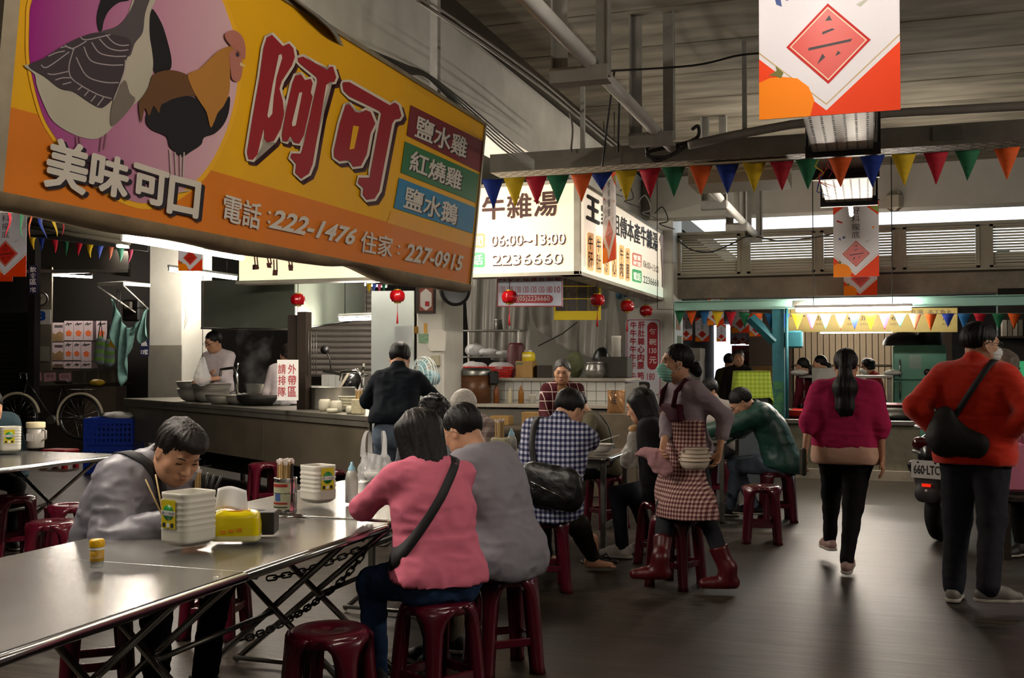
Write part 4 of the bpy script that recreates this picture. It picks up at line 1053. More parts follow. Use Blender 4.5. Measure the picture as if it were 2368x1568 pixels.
for k, ch in enumerate('肉心雜肚腰肝筋飯'): text_px(pb, ch, PB, (1155 + k * 18.2, 632), (1169 + k * 18.2, 632), (1155 + k * 18.2, 650), mdr, .02, 2)
for k, s_ in enumerate(('130', '130', '130', '130', '130', '130', '180', '10')): text_px(pb, s_, PB, (1155 + k * 18.2, 662), (1168 + k * 18.2, 662), (1155 + k * 18.2, 677), mdr, .0, 2)
decal(pb, 'red_pill', PB, rrect(1172, 682, 1279, 701, 9), mdr, 2); text_px(pb, '(05)2236660', PB, (1197, 684), (1271, 684), (1197, 699), WHT, .0, 3)
PB2 = Pl((0, 12.4, 0), (0, -1, 0))
yb = board('photo_board', 'yellow board covered with small food photographs', PB2, 1281, 630, 1389, 740, M('yellow_board', '#d8bd10', .5), hangto=CZ - .1)
for i in range(4):
    for j in range(3):
        x0, y0 = 1285 + i * 25, 634 + j * 29
        decal(yb, 'photo', PB2, [(x0, y0), (x0 + 24, y0), (x0 + 24, y0 + 27), (x0, y0 + 27)], M('photo_%d' % ((i + j * 2) % 4), ('#2c2318', '#3a2f24', '#221d18', '#463a2c')[(i + j * 2) % 4], .4, var=.9, vs=26), 2)
# take-away queue notice hanging from a wooden post
PQ = Pl(at(665, 880, 10.5), FWDH)
nt_ = board('paper_notice', 'white take-away queue notice with red characters', PQ, 641, 832, 690, 926, M('paper_white', '#d9d8d4', .8), 0, .003)
text_col(nt_, '請排隊', PQ, 643, 842, 661, 920, mdr, .03, 2); text_col(nt_, '外帶區', PQ, 666, 842, 685, 920, mdr, .03, 2)

# ------------------------------------------------------------------ hanging new-year banners
BW = M('banner_white', '#e6e3ea', .4, spec=.3); BO = M('banner_red_orange', '#f0420a', .5, spec=.25); BR = M('banner_red', '#c41a14', .5, spec=.25); BT = M('banner_tangerine', '#ff8c00', .5, spec=.25); BG = M('banner_green', '#8fa63a', .4); BGOLD = M('banner_gold_line', '#c3a67a', .4); BB = M('banner_blue', '#27468c', .4); BK = M('banner_ink', '#33252c', .5)
def make_banner(label, loc, rz, wd):
    t = thing('hanging_banner', label, 'banner', loc, rz, 'new year banners'); H_ = 1.74
    MB().bbox((0, 0, H_ / 2), (1, .008, H_), .003).build('sheet', BW, t, False)
    def F(name, pts, mat, k):
        for sgn in (-1, 1):
            MB().poly([((x - .5), sgn * (.0042 + .0008 * k), z) for x, z in (pts if sgn < 0 else pts[::-1])]).build(name, mat, t, False)
    F('corner', [(0, 0), (.485, 0), (.485, .035), (0, .46)], BO, 1); F('corner', [(.485, 0), (1, 0), (1, .5), (.485, .035)], BO, 1)
    F('gold_line', [(0, .50), (.485, .075), (1, .545), (1, .557), (.485, .087), (0, .512)], BGOLD, 1)
    F('corner', [(0, 1.74), (0, 1.44), (.4, 1.74)], BO, 1); F('corner', [(1, 1.74), (.58, 1.74), (1, 1.40)], BO, 1); F('leaf_patch', [(1, 1.62), (.80, 1.6), (1, 1.46)], BG, 2)
    F('tangerine', [(0, 0), (.37, 0), (.40, .12), (.36, .22), (.28, .29), (.18, .31), (.08, .31), (0, .28)], BT, 2); F('leaf', [(.07, .33), (.13, .36), (.12, .40), (.18, .34), (.16, .30), (.12, .32)], M('banner_leaf', '#6d6a1c', .5), 3)
    dm = lambda s: [(.5, .53 - s), (.5 + s, .53), (.5, .53 + s), (.5 - s, .53)]
    F('diamond', dm(.30), BR, 2); F('diamond_line', dm(.275), M('banner_line', '#f0c9b0', .4), 3); F('diamond_field', dm(.262), M('banner_scarlet', '#cf2a1c', .35), 4)
    F('brush_mark', [(.36, .49), (.66, .53), (.67, .55), (.36, .51)], BK, 5); F('brush_mark', [(.46, .60), (.55, .63), (.53, .64), (.46, .62)], BK, 5); F('brush_mark', [(.48, .70), (.53, .70), (.51, .74)], BK, 5); F('brush_mark', [(.42, .38), (.48, .43), (.46, .46)], BK, 5); F('brush_mark', [(.55, .43), (.59, .45), (.57, .47)], BK, 5)
    F('bird', [(.12, .90), (.16, .91), (.17, .84), (.13, .86)], BB, 2); F('bird', [(.20, .88), (.28, .90), (.25, .95), (.21, .93)], BB, 2); F('sprig', [(.70, .80), (.78, .84), (.86, .85), (.79, .83), (.73, .78)], M('banner_sprig', '#b9bdb0', .5), 2)
    F('dot', [(.86, 1.10), (.90, 1.10), (.90, 1.15), (.86, 1.15)], BT, 2); F('dash', [(.07, 1.28), (.20, 1.24), (.21, 1.27), (.09, 1.32)], BR, 2)
    for k, ch in enumerate('好料攏底'):
        z1 = 1.60 - k * .185
        for sgn in (-1, 1):
            uv, fs, _ = text_mesh(ch, .0); me = bpy.data.meshes.new('lettering'); me.from_pydata([((-.09 + .18 * a) if sgn < 0 else (.09 - .18 * a), sgn * .0068, z1 - .16 + .16 * b) for a, b in uv], [], fs); me.update(); link_mesh('lettering', me, BK, t, False)
    MB().box((0, 0, H_ + .012), (1.04, .03, .024)).build('top_bar', BLACK, t, False)
    t.scale = (wd, wd, wd); return t
p = at(1916, 266, 4.05); ban = make_banner('large banner with red diamond nearest the viewer', (p.x, p.y, p.z), 0, .52)
def roof(x, y): return (CZ - .03 if x > -2.7 else CZ + .05) if (y < 14.7 or x < -3.4) else 2.83
def banner(label, px, py, d, wd, rz=0.):
    q = at(px, py, d); t = dup(ban, (q.x, q.y, q.z), rz, label, wd); hang(t, q + Vector((0, 0, 1.75 * wd)), roof(q.x, q.y), (-.4 * wd, .4 * wd), rz); return t
BANS = ban
banner('bright white banner hanging before the cream louvres', 1980, 640, 12.4, .51)
banner('small banner showing its diamond below the bright white one', 1990, 683, 13.9, .42)
banner('narrow edge-on banner hanging before the corner sign', 1409, 605, 10.75, .52, R(-62))
banner('banner at the left edge with black characters', 12, 640, 14.5, .60, R(14))
banner('banner half hidden behind the left edge banner', -8, 651, 16.4, .52, R(14))
banner('banner behind the tube lamp by the white pillar', 440, 627, 13.0, .31, R(12))
for k, (px, py, d, wd) in enumerate(((1587, 787, 17.5, .20), (1624, 790, 18.5, .24), (1668, 790, 19, .17), (1655, 752, 16.5, .25), (1700, 796, 21, .19), (1718, 795, 22, .17), (1733, 797, 20.5, .15), (1748, 778, 18, .22), (1712, 770, 18.2, .30))):
    banner(('small far banner nearest the white pillar', 'far banner over the tall white cabinet', 'pale far banner left of the red menu board', 'far banner behind the yellow pennant', 'far banner left above the red menu board', 'far banner in the middle above the red menu board', 'far banner right above the red menu board', 'far banner behind the teal brace', 'far banner with wide orange foot behind pennants')[k], px, py, d, wd)

hang(ban, p + Vector((0, 0, 1.75 * .52)), CZ - .03, (-.2, .2))
# ------------------------------------------------------------------ pennant strings
PCOL = {'b': '#0e2f8a', 'y': '#d8b416', 'r': '#b5122a', 'g': '#1d6a45', 'o': '#e05a16', 'p': '#d45a78', 't': '#5fa88c', 'c': '#e88a6a', 'l': '#4a62c0', 'u': '#1e5f96'}
def pmat(k): return M('pennant_' + k, PCOL[k], .75, var=.06)
def pennants(label, items, d0, d1, wm, hm, group='pennant strings'):
    """items: (px, py_top, colour); depth runs from d0 to d1"""
    pts = []; n = len(items); x0, x1 = items[0][0], items[-1][0]
    P = [at(it[0], it[1], d0 + (d1 - d0) * (it[0] - x0) / (x1 - x0)) for it in items]
    t = thing('pennant_string', label, 'bunting', P[n // 2], 0, group)
    dirv = (P[-1] - P[0]).normalized(); nv = Vector((dirv.y, -dirv.x, 0)).normalized()
    MB().tube([P[0] - dirv * .3] + P + [P[-1] + dirv * .3], .004, 5).build('cord', CABLE, t)
    for e_ in (P[0] - dirv * .3, P[-1] + dirv * .3): hang(t, e_, max(roof(e_.x, e_.y), e_.z + .05), name='end_cord')
    for i, (q, it) in enumerate(zip(P, items)):
        w2 = wm / 2; cur = random.uniform(-.03, .03); tw = random.uniform(-.25, .25)
        dv_ = (dirv * math.cos(tw) + nv * math.sin(tw)).normalized()
        b = MB(); hh = hm * random.uniform(.94, 1.05)
        if len(it) > 3: hh *= it[3]
        N_ = 5
        vs = []
        for k in range(N_ + 1):
            f = k / N_; ww = w2 * (1 - f) + .0015
            o_ = nv * (cur * f * f + .008 * math.sin(f * 5 + i)); c_ = q - Vector((0, 0, hh * f)) + o_
            vs += [c_ - dv_ * ww, c_ + dv_ * ww]
        b.add(vs, [(2 * k, 2 * k + 2, 2 * k + 3, 2 * k + 1) for k in range(N_)], True)
        b.build('pennant', pmat(it[2]), t, solid=.003)
    return t
fx = [1140, 1190, 1240, 1290, 1345, 1391, 1448, 1503, 1558, 1621, 1682, 1744, 1808, 1868, 1943, 2017, 2090, 2165, 2238, 2328]
fc = 'bryg'; seq = 'byrgo' * 4
pennants('colourful pennant string under the cable tray across the aisle', [(x, 414 - (x - 1140) * .0585 - (3 if x > 1400 else 0), c, .55 if i == 5 else 1.) for i, (x, c) in enumerate(zip(fx, seq))], 8.15, 7.4, .17, .225)
sx = [1572, 1599, 1629, 1659, 1690, 1722, 1751, 1782, 1813, 1844, 1877, 1909, 1944, 1976, 2013, 2046, 2081, 2116, 2152, 2192, 2229, 2266, 2309, 2345]
sc = 'goubyrgobypt clyptcbyrgouy'.replace(' ', '')
pennants('pennant string under the mint green beam', [(x, 716 + 10 * min(1, (x - 1572) / 240) - max(0, x - 2000) * .004, c, .8 if i in (16, 19) else 1.) for i, (x, c) in enumerate(zip(sx, 'gouyrgoubyptclyptcoburgouy'[:24]))], 14.0, 12.6, .145, .20)
pennants('pennant string at the left behind the big sign', [(x, 548 + (x - 75) * .125, c) for x, c in ((75, 'y'), (97, 'b'), (127, 'r'), (152, 'g'), (182, 'r'), (207, 'y'), (231, 'l'), (256, 'c'), (279, 't'), (301, 'p'))], 15.5, 15.0, .115, .20)
pennants('dim pennants hanging under the left end of the big sign', [(x, 492 + (x - 22) * .05, c) for x, c in ((22, 'r'), (48, 'g'), (72, 'o'), (95, 'b'), (125, 'y'), (145, 'r'))], 6.2, 7.4, .075, .15)
pennants('pennants below the corner sign beside the roller shutter', [(x, 652 + (x - 783) * .05, c) for x, c in ((783, 'p'), (797, 'y'), (811, 'l'), (825, 'p'), (853, 'y'), (866, 'l'), (878, 'p'), (888, 'g'))], 15.2, 14.9, .085, .135)
# ------------------------------------------------------------------ overhead: trays, conduit, brackets, cables
tz = 3.05
ta = PY(8.25).hit(1100, 400); TY = 8.2
def tray_cross():
    t = thing('cable_tray', 'long perforated steel cable tray crossing the aisle', 'cable tray', (1.5, TY, tz - .06))
    x0, x1 = -2.95, 5.4
    for yy in (TY, TY + .30): MB().box(((x0 + x1) / 2, yy, tz + .05), (x1 - x0, .008, .15)).build('side_rail', TRAYM, t)
    MB().box(((x0 + x1) / 2, TY + .15, tz - .022), (x1 - x0, .30, .006)).build('tray_floor', M('tray_floor', '#b0a592', .5, .3, var=.15, vs=5), t)
    s = MB(); x = x0 + .05; k = 0
    while x < x1:
        for j in range(5): s.box((x + (.04 if j % 2 else 0), TY + .03 + j * .06, tz - .0256), (.055, .009, .002))
        x += .1
    o = s.build('slot', BLACK, t); o['kind'] = 'stuff'
    return t
tray = tray_cross()
for x in (-2.2, -.9, 1.6, 3.4): MB().box((x, TY + .15, (tz + CZ) / 2), (.035, .035, CZ - tz - .08)).build('hanger_rod', BRACK, tray)
MB().box((-.95, TY + .30, tz - .12), (.75, .5, .16)).build('junction_box', M('cream_box', '#a79b80', .6, var=.1), tray)
MB().box((.55, TY - .008, tz + .06), (.20, .01, .10)).build('splice_plate', STEELD, tray)
# aisle tray with black frames
XA = -.16
at_ = thing('cable_tray', 'perforated aisle tray with black end frames above the banners', 'cable tray', (XA, 8.3, 2.9))
for y0, y1, z in ((6.35, 7.65, 2.93), (8.65, 10.1, 2.93)):
    MB().box((XA, (y0 + y1) / 2, z), (.40, y1 - y0, .008)).build('tray_floor', M('tray_floor_pale', '#b9b2a4', .4, .3, var=.12, vs=4), at_)
    h = MB()
    for i in range(6):
        n = int((y1 - y0) / .055)
        for j in range(n): h.box((XA - .165 + i * .066, y0 + .03 + j * .055, z - .0046), (.014, .022, .002))
    h.build('hole', BLACK, at_)['kind'] = 'stuff'
    for x in (-.20, .20): MB().box((XA + x, (y0 + y1) / 2, z + .03), (.006, y1 - y0, .07)).build('side_rail', TRAYM, at_)
    for yy in (y0 - .03, y1 + .03): MB().box((XA, yy, z + .0), (.50, .05, .085)).build('end_frame', BLACK, at_)
    for x in (-.24, .24):
        for yy in (y0 - .03, y1 + .03): MB().cyl((XA + x, yy, z), (XA + x, yy, CZ - .03), .012, n=6).build('hanger_rod', BLACK, at_)
MB().box((XA, 8.15, 2.97), (.40, .9, .008)).build('tray_floor', M('tray_floor_pale'), at_)
# tassels of tangled ribbon at the tray edge
for k in range(5):
    p0 = at(1893 + k * 4.5, 352 + (k % 3) * 22, 7.6 + k * .12); q = [p0 + Vector((random.uniform(-.02, .02) * j, 0, -.05 * j)) for j in range(5)]
    tag(MB().tube(q, .006, 5, rr=[.002, .004, .005, .004, .001]).build('ribbon_scrap', pmat('yrbpo'[k % 5])), ('yellow', 'red', 'blue', 'pink', 'orange')[k] + ' torn paper ribbon scrap dangling beside the aisle tray', 'ribbon', 'ribbon scraps on the aisle tray')
# white conduit in U brackets along the aisle
cd = thing('conduit_pipe', 'long white conduit pipe hung in grey brackets below the ceiling', 'pipe', (-1.47, 8, 3.1))
c0 = onz(1100, -60, 3.14)
MB().cyl((-1.52, 1.0, 3.15), (-1.43, 8.1, 3.12), .042, n=14).build('pipe', WPIPE, cd); MB().cyl((-1.43, 9.2, 3.12), (-1.38, 13.9, 3.12), .042, n=14).build('pipe', WPIPE, cd)
for px, py, wd in ((1338, 172, .33), (1505, 318, .32), (1650, 470, .26), (1702, 520, .24), (1742, 548, .22)):
    q = onz(px, py + 8, 3.04); xx, yy = q.x, q.y
    MB().box((xx, yy, 3.06), (wd, .03, .085)).build('bracket_plate', BRACK, cd); MB().box((xx, yy + .05, 3.02), (wd, .10, .006)).build('bracket_foot', BRACK, cd)
    for s in (-1, 1):
        MB().box((xx + s * (wd / 2 - .04), yy + .07, (3.04 + CZ) / 2), (.085, .012, CZ - 3.06)).build('hanger_strap', BRACK, cd); MB().box((xx + s * (wd / 2 - .005), yy + .045, (3.04 + CZ) / 2), (.01, .06, CZ - 3.06)).build('hanger_strap', BRACK, cd)
# grey conduit above the tray
tag(MB().tube([at(1592, 336, 7.9), at(1700, 312, 7.9), at(1830, 288, 7.8), at(2060, 262, 7.7), at(2368, 245, 7.5), at(2600, 238, 7.3)], .033, 10).build('conduit_pipe', M('grey_pipe', '#77726a', .55, var=.1)), 'bent grey conduit pipe above the cable tray', 'pipe')
def cable(label, pts, r=.008, mat=CABLE, n=6): return tag(MB().tube(catmull([tuple(p) for p in pts], n, False), r, 5).build('cable', mat), label, 'cable')
for k in range(5): cable(('upper', 'second', 'middle', 'fourth', 'lowest')[k] + ' cable of the bundle along the top of the big sign', [(-2.96, 2.2, 3.42 + .02 * k), at(650 + k * 6, -20 + k * 3, 4.6), at(800, 88 + k * 6, 5.2), at(930, 148 + k * 5, 5.9), at(985, 170 + k * 2, 6.2), at(1060, 225 + k * 6, 6.7), at(1160, 310 + k * 8, 7.4), at(1235, 372 + k * 5, 8.1)], .007)
cable('grey cable clipped along the beam edge', [at(965, 0, 5.2), at(1120, 105, 6.4), at(1250, 200, 7.6), at(1330, 265, 8.6), at(1425, 345, 9.8)], .009)
cable('second grey cable clipped along the beam edge', [at(985, 0, 5.2), at(1130, 98, 6.5), at(1255, 190, 7.7), at(1340, 262, 8.8), at(1430, 338, 9.9)], .007)
cable('grey drop cable running down the beam face', [at(1318, 262, 8.6), at(1324, 300, 8.5), at(1320, 352, 8.4)], .009)
cable('dark wire crossing the ceiling', [at(1395, 165, 7.5), at(1600, 152, 7.4), at(1710, 128, 7.3), at(1790, 122, 7.2)], .008, CABLED)
cable('coil of black cable on the tray', [at(1600, 300, 8.1), at(1614, 292, 8.1), at(1612, 318, 8.1), at(1570, 335, 8.1), at(1505, 350, 8.1), at(1500, 362, 8.1), at(1545, 362, 8.1), at(1570, 342, 8.1), at(1520, 332, 8.1), at(1495, 345, 8.1), at(1515, 372, 8.1), at(1560, 355, 8.1), at(1600, 330, 8.1)], .014, CABLED)
cable('thin rope hanging from the ceiling to the pennants', [at(1421, 165, 8.2), at(1408, 260, 8.2), at(1393, 385, 8.2)], .009, CABLED)
cable('second thin rope beside the first', [at(1433, 200, 8.2), at(1431, 280, 8.2), at(1429, 352, 8.2)], .009, CABLED)
cable('sagging wire before the left louvres', [at(1566, 555, 13.6), at(1600, 578, 13.6), at(1645, 582, 13.6), at(1690, 565, 13.6), at(1735, 546, 13.6), at(1800, 557, 13.6), at(1880, 550, 13.6), at(1930, 540, 13.6)], .009, CABLED)
for k in range(4): cable(('first', 'second', 'third', 'fourth')[k] + ' loose wire tangled on top of the corner sign', [at(1395 + 40 * k, 415 + 26 * k, 10.9 + k * .9), at(1412 + 40 * k, 398 + 27 * k, 11 + k * .9), at(1425 + 40 * k, 432 + 26 * k, 11.1 + k * .9), at(1405 + 40 * k, 440 + 26 * k, 11.1 + k * .9), at(1440 + 40 * k, 455 + 25 * k, 11.5 + k * .9)], .008, CABLED if k % 2 else CABLE)
tag(MB().bbox(PY(14.14).hit(2068, 466), (.20, .11, .25), .05).build('emergency_light', M('beige_plastic', '#a8a392', .5)), 'beige emergency light on the far cross beam', 'light')

# ------------------------------------------------------------------ stools
def make_stool():
    t = thing('stool', 'x', 'stool', (0, 0, 0), 0, 'maroon plastic stools')
    MB().lathe([(.006, .452), (.016, .452), (.018, .456), (.10, .461), (.134, .459), (.146, .452), (.150, .440), (.150, .415), (.143, .412), (.14, .44), (.02, .446)], n=36, cap=False).build('seat', MAROON, t, False)
    prof = [(.449, .205, .118, .02), (.435, .18, .133, .022), (.415, .145, .139, .024), (.39, .105, .143, .027), (.35, .080, .147, .030), (.25, .070, .156, .032), (.03, .060, .176, .030), (.0, .064, .180, .034)]
    me = None
    for i in range(4):
        rs = []
        for z, wd, r, th in prof:
            w2 = wd / 2; rs.append([Vector((r + (th if abs(y) < .9 else th * .3), y * w2, z)) for y in (-1, -.55, .55, 1)] + [Vector((r - th * .6 * (1 if abs(y) < .9 else 1.6), y * w2 * .86, z)) for y in (1, .55, -.55, -1)])
        b = MB().rings(rs, True, True)
        o = b.build('leg', MAROON, t, False); o.data.transform(Matrix.Rotation(R(45 + 90 * i), 4, 'Z'))
    for i in range(4):
        c, s = math.cos(R(90 * i)), math.sin(R(90 * i)); o = MB().bbox((.118 + .003, 0, .15), (.020, .185, .038), .004).build('stretcher', MAROON, t, False); o.data.transform(Matrix.Rotation(R(90 * i), 4, 'Z'))
    return t
stool0 = make_stool(); _first = [True]
def stool(label, px=None, py=None, xy=None, rz=None):
    q = onz(px, py, .46) if xy is None else Vector((xy[0], xy[1], 0))
    rz = R(random.uniform(0, 90)) if rz is None else rz
    if _first[0]:
        _first[0] = False; stool0.location = (q.x, q.y, 0); stool0.rotation_euler = (0, 0, rz); stool0['label'] = label; return stool0
    return dup(stool0, (q.x, q.y, 0), rz, label)
stool('empty maroon plastic stool at the bottom of the picture', 762, 1452, rz=R(8))
s_pink = stool('maroon stool under the woman in the pink sweater', 1012, 1384, rz=R(62))
s_grey = stool('maroon stool under the man in the grey sweatshirt', 1163, 1322, rz=R(40))
stool('front maroon stool of the pair by the left table', 122, 1204, rz=R(30)); stool('rear maroon stool of the pair by the left table', 160, 1166, rz=R(55))
stool('dark maroon stool under the left table', 30, 1146)
s_plaid = stool('maroon stool under the man in the checked shirt', 1262, 1196, rz=R(20))
stool('maroon stool behind the legs of the waitress', 1562, 1190, rz=R(70))
stool('empty maroon stool beside the green jacket', 1762, 1122, rz=R(5))
s_green = stool('maroon stool under the man in the green jacket', 1772, 1088, rz=R(15))
stool('maroon stool before the steel noodle counter', 612, 1070, rz=R(45)); stool('maroon stool half hidden by the upright plastic bag', 790, 1084, rz=R(30))
s_olive = stool('maroon stool under the woman in the olive top', 1402, 1098); s_girl = stool('maroon stool under the girl with long black hair', 1532, 1158, rz=R(50))
s_jack = stool('maroon stool under the man in the grey jacket', xy=(-3.22, 3.86), rz=R(40)); stool('maroon stool pushed under the near end of the front table', xy=(-2.75, 2.25), rz=R(25)); stool('maroon stool on the far side of the middle table', xy=(-3.32, 4.9), rz=R(12))
s_curl = stool('maroon stool under the woman with the black hair clip', xy=(-2.62, 6.12)); s_old = stool('maroon stool under the white-haired man', xy=(-2.72, 7.62)); s_gl = stool('maroon stool under the young man with glasses', xy=(-1.5, 11.35))
# low red stool far left
def low_stool(q):
    t = thing('low_stool', 'low red plastic step stool beyond the left table', 'stool', (q.x, q.y, 0)); rm = M('red_plastic', '#8e1420', .4)
    MB().bbox((0, 0, .24), (.42, .30, .04), .015).build('seat', rm, t, False)
    for x in (-1, 1):
        for y in (-1, 1): MB().rings([[Vector((x * .17 + a, y * .11 + b, z)) for a, b in ((-.03, -.03), (.03, -.03), (.03, .03), (-.03, .03))] for z in (.0, .225)], True).build('leg', rm, t, False)
low_stool(at(140, 1000, 14.8))

# ------------------------------------------------------------------ folding steel tables
def table(label, x0, x1, y0, y1, z=.75, kind='fold', skip=None):
    cx, cy = (x0 + x1) / 2, (y0 + y1) / 2; lx, ly = x1 - x0, y1 - y0
    t = thing('steel_table', label, 'table', (cx, cy, 0), 0, 'stainless steel tables')
    MB().bbox((0, 0, z - .012), (lx - .01, ly - (.01 if not skip else .0), .022), .008 if not skip else .0012).build('tabletop', STEEL, t, False)
    r = .017; k = .06; pts = []
    for sx, sy, a0 in ((1, 1, 0), (-1, 1, 90), (-1, -1, 180), (1, -1, 270)):
        for a in (0, 22.5, 45, 67.5, 90): pts.append((sx * (lx / 2 - k) + k * math.cos(R(a0 + a)), sy * (ly / 2 - k) + k * math.sin(R(a0 + a)), z - .0185))
    if skip == 'y1': pts = [(-lx / 2, ly / 2, z - .0185)] + pts[10:] + [(lx / 2, ly / 2, z - .0185)]
    elif skip == 'y0': pts = [(lx / 2, -ly / 2, z - .0185)] + pts[:10] + [(-lx / 2, -ly / 2, z - .0185)]
    else: pts = pts + [pts[0]]
    MB().tube(pts, r, 10, cap=bool(skip)).build('edge_rail', CHROME, t, False)
    if kind == 'fold':
        for sy in (-1, 1):
            yy = sy * (ly / 2 - .16)
            for sx in (-1, 1):
                m_ = MB().tube([(sx * (lx / 2 - .10), yy + sx * .014, z - .03), (-sx * (lx / 2 - .06), yy + sx * .014, .014)], .0145, 8); m_.build('leg', CHROME, t, False)
            MB().cyl((-lx / 2 + .05, yy, z - .05), (lx / 2 - .05, yy, z - .05), .012, n=8).build('crossbar', STEELD, t, False)
            MB().cyl((-lx / 2 + .06, yy, .03), (lx / 2 - .06, yy, .03), .012, n=8).build('foot_bar', STEELD, t, False)
        MB().cyl((0, -ly / 2 + .16, .36), (0, ly / 2 - .16, .36), .012, n=8).build('stretcher', STEELD, t, False)
    else:
        for sx in (-1, 1):
            for sy in (-1, 1):
                MB().bbox((sx * (lx / 2 - .05), sy * (ly / 2 - .05), (z - .03) / 2 + .01), (.04, .04, z - .05), .004).build('leg', STEELD, t, False); MB().cyl((sx * (lx / 2 - .05), sy * (ly / 2 - .05), 0), (sx * (lx / 2 - .05), sy * (ly / 2 - .05), .03), .024, .016, n=10).build('foot', BLACK, t, False)
        for sx in (-1, 1): MB().box((sx * (lx / 2 - .05), 0, .22), (.03, ly - .1, .03)).build('stretcher', STEELD, t, False)
        MB().box((0, -ly / 2 + .05, z - .06), (lx - .12, .02, .06)).build('apron', STEELB, t, False)
    return t
table('stainless steel folding table in the foreground', -2.98, -2.0, 1.22, 3.1125, .75, skip='y1')
table('stainless steel folding table with the tissue pack and can of chopsticks', -2.98, -2.0, 3.1125, 4.27, .75, skip='y0')
table('stainless steel folding table before the woman in pink', -2.98, -1.96, 4.30, 5.75, .755)
table('stainless steel folding table at the left edge', -6.6, -5.5, 5.3, 6.85)
table('square-legged steel table before the man in the checked shirt', -2.75, -1.85, 7.75, 8.6, .75, 'sq')
table('square-legged steel table before the white-haired man', -3.25, -2.3, 6.48, 7.28, .75, 'sq')
table('square-legged steel table before the green jacket', -1.95, -1.22, 9.7, 11.0, .75, 'sq')
# chain locking the tables
ch = thing('lock_chain', 'dark steel chain sagging between the table legs', 'chain', (-2.2, 4.3, 0)); lk = None
def link_mesh_():
    pts = [(.013 * math.cos(a) + (.012 if math.cos(a) > 0 else -.012), .011 * math.sin(a), 0) for a in np.linspace(0, 2 * math.pi, 13)]
    me = MB().tube(pts, .0042, 6, cap=False).mesh('chain_link'); me.materials.append(IRON); return me
lkm = link_mesh_()
def chain(p0, p1, sag):
    p0, p1 = Vector(p0), Vector(p1); n = int((p1 - p0).length * 1.06 / .036)
    P = [p0.lerp(p1, i / n) - Vector((0, 0, sag * 4 * (i / n) * (1 - i / n))) for i in range(n + 1)]
    for i in range(n):
        d = (P[i + 1] - P[i]).normalized(); o = bpy.data.objects.new('chain_link', lkm); COL.objects.link(o); o.parent = ch
        q = d.to_track_quat('X', 'Z'); o.rotation_mode = 'QUATERNION'; o.rotation_quaternion = q @ Euler((R(90 * (i % 2) + 20), 0, 0)).to_quaternion(); o.location = (P[i] + P[i + 1]) / 2 - ch.location
chain(at(850, 1268, 4.75), at(745, 1380, 4.55), .02); chain(at(845, 1262, 4.9), at(620, 1338, 4.6), .02); chain(at(745, 1380, 4.55), at(560, 1480, 4.0), .02)

# ------------------------------------------------------------------ noodle stall counter (long steel counter)
CL, CR = onz(286, 921, .98), onz(847, 962, .98)
cdir = (CR - CL).normalized(); cn = Vector((-cdir.y, cdir.x, 0));
if cn.dot(FWDH) < 0: cn = -cn
def cpt(u, v, z): return CL + cdir * u + cn * v + Vector((0, 0, z - CL.z))
clen = (CR - CL).length; crz = math.atan2(cdir.y, cdir.x)
nc = thing('steel_counter', 'long stainless steel noodle stall counter', 'counter', cpt(clen / 2, .4, 0), 0)
MB().bbox(cpt(clen / 2, .42, .955), (clen, .86, .05), .006, crz).build('worktop', M('counter_steel', '#8b877c', .35, .6, var=.2, vs=3), nc)
for a in range(3):
    L_ = clen / 3; MB().box(cpt(L_ * (a + .5), .03, .68), (L_ - .012, .02, .50), rz=crz).build('front_panel', M('counter_front', '#6e6656', .45, .35, var=.2, vs=3), nc)
MB().box(cpt(clen / 2, .015, .905), (clen, .03, .05), rz=crz).build('front_lip', M('counter_steel'), nc)
for a in range(4):
    for v in (.12, .74): MB().cyl(cpt(.15 + a * (clen - .3) / 3, v, 0), cpt(.15 + a * (clen - .3) / 3, v, .93), .03, n=8).build('leg', STEELD, nc)
MB().box(cpt(clen / 2, .6, .40), (clen - .2, .3, .5), rz=crz).build('cupboard', M('counter_inside', '#26221c', .8), nc)

# ------------------------------------------------------------------ beef stall: tiled counters
by = 11.9; bx0, bx1 = PY(by).hit(1125, 900).x, PY(by).hit(1445, 900).x
bz = PY(by).hit(1280, 878).z
bc = thing('tiled_counter', 'white tiled back counter of the beef stall', 'counter', ((bx0 + bx1) / 2, by + .4, 0))
MB().box(((bx0 + bx1) / 2, by + .4, bz / 2 - .02), (bx1 - bx0, .78, bz - .04)).build('core', GROUT, bc)
tiles(bc, bx0, bx1, bz - .58, bz - .02, by + .01, 15, 5)
MB().bbox(((bx0 + bx1) / 2, by + .38, bz), (bx1 - bx0 + .04, .86, .035), .006).build('worktop', M('worktop_grey', '#9c958a', .4, var=.15), bc)
lz = PY(by - .3).hit(1230, 934).z
MB().bbox(((bx0 + bx1) / 2, by - .22, lz - .02), (bx1 - bx0, .42, .04), .005).build('ledge', M('ledge_cream', '#b9b3a4', .4, var=.1), bc)
MB().box(((bx0 + bx1) / 2, by - .2, lz / 2 - .03), (bx1 - bx0 - .05, .36, lz - .06)).build('base', M('counter_base', '#6c675d', .6, var=.2), bc)

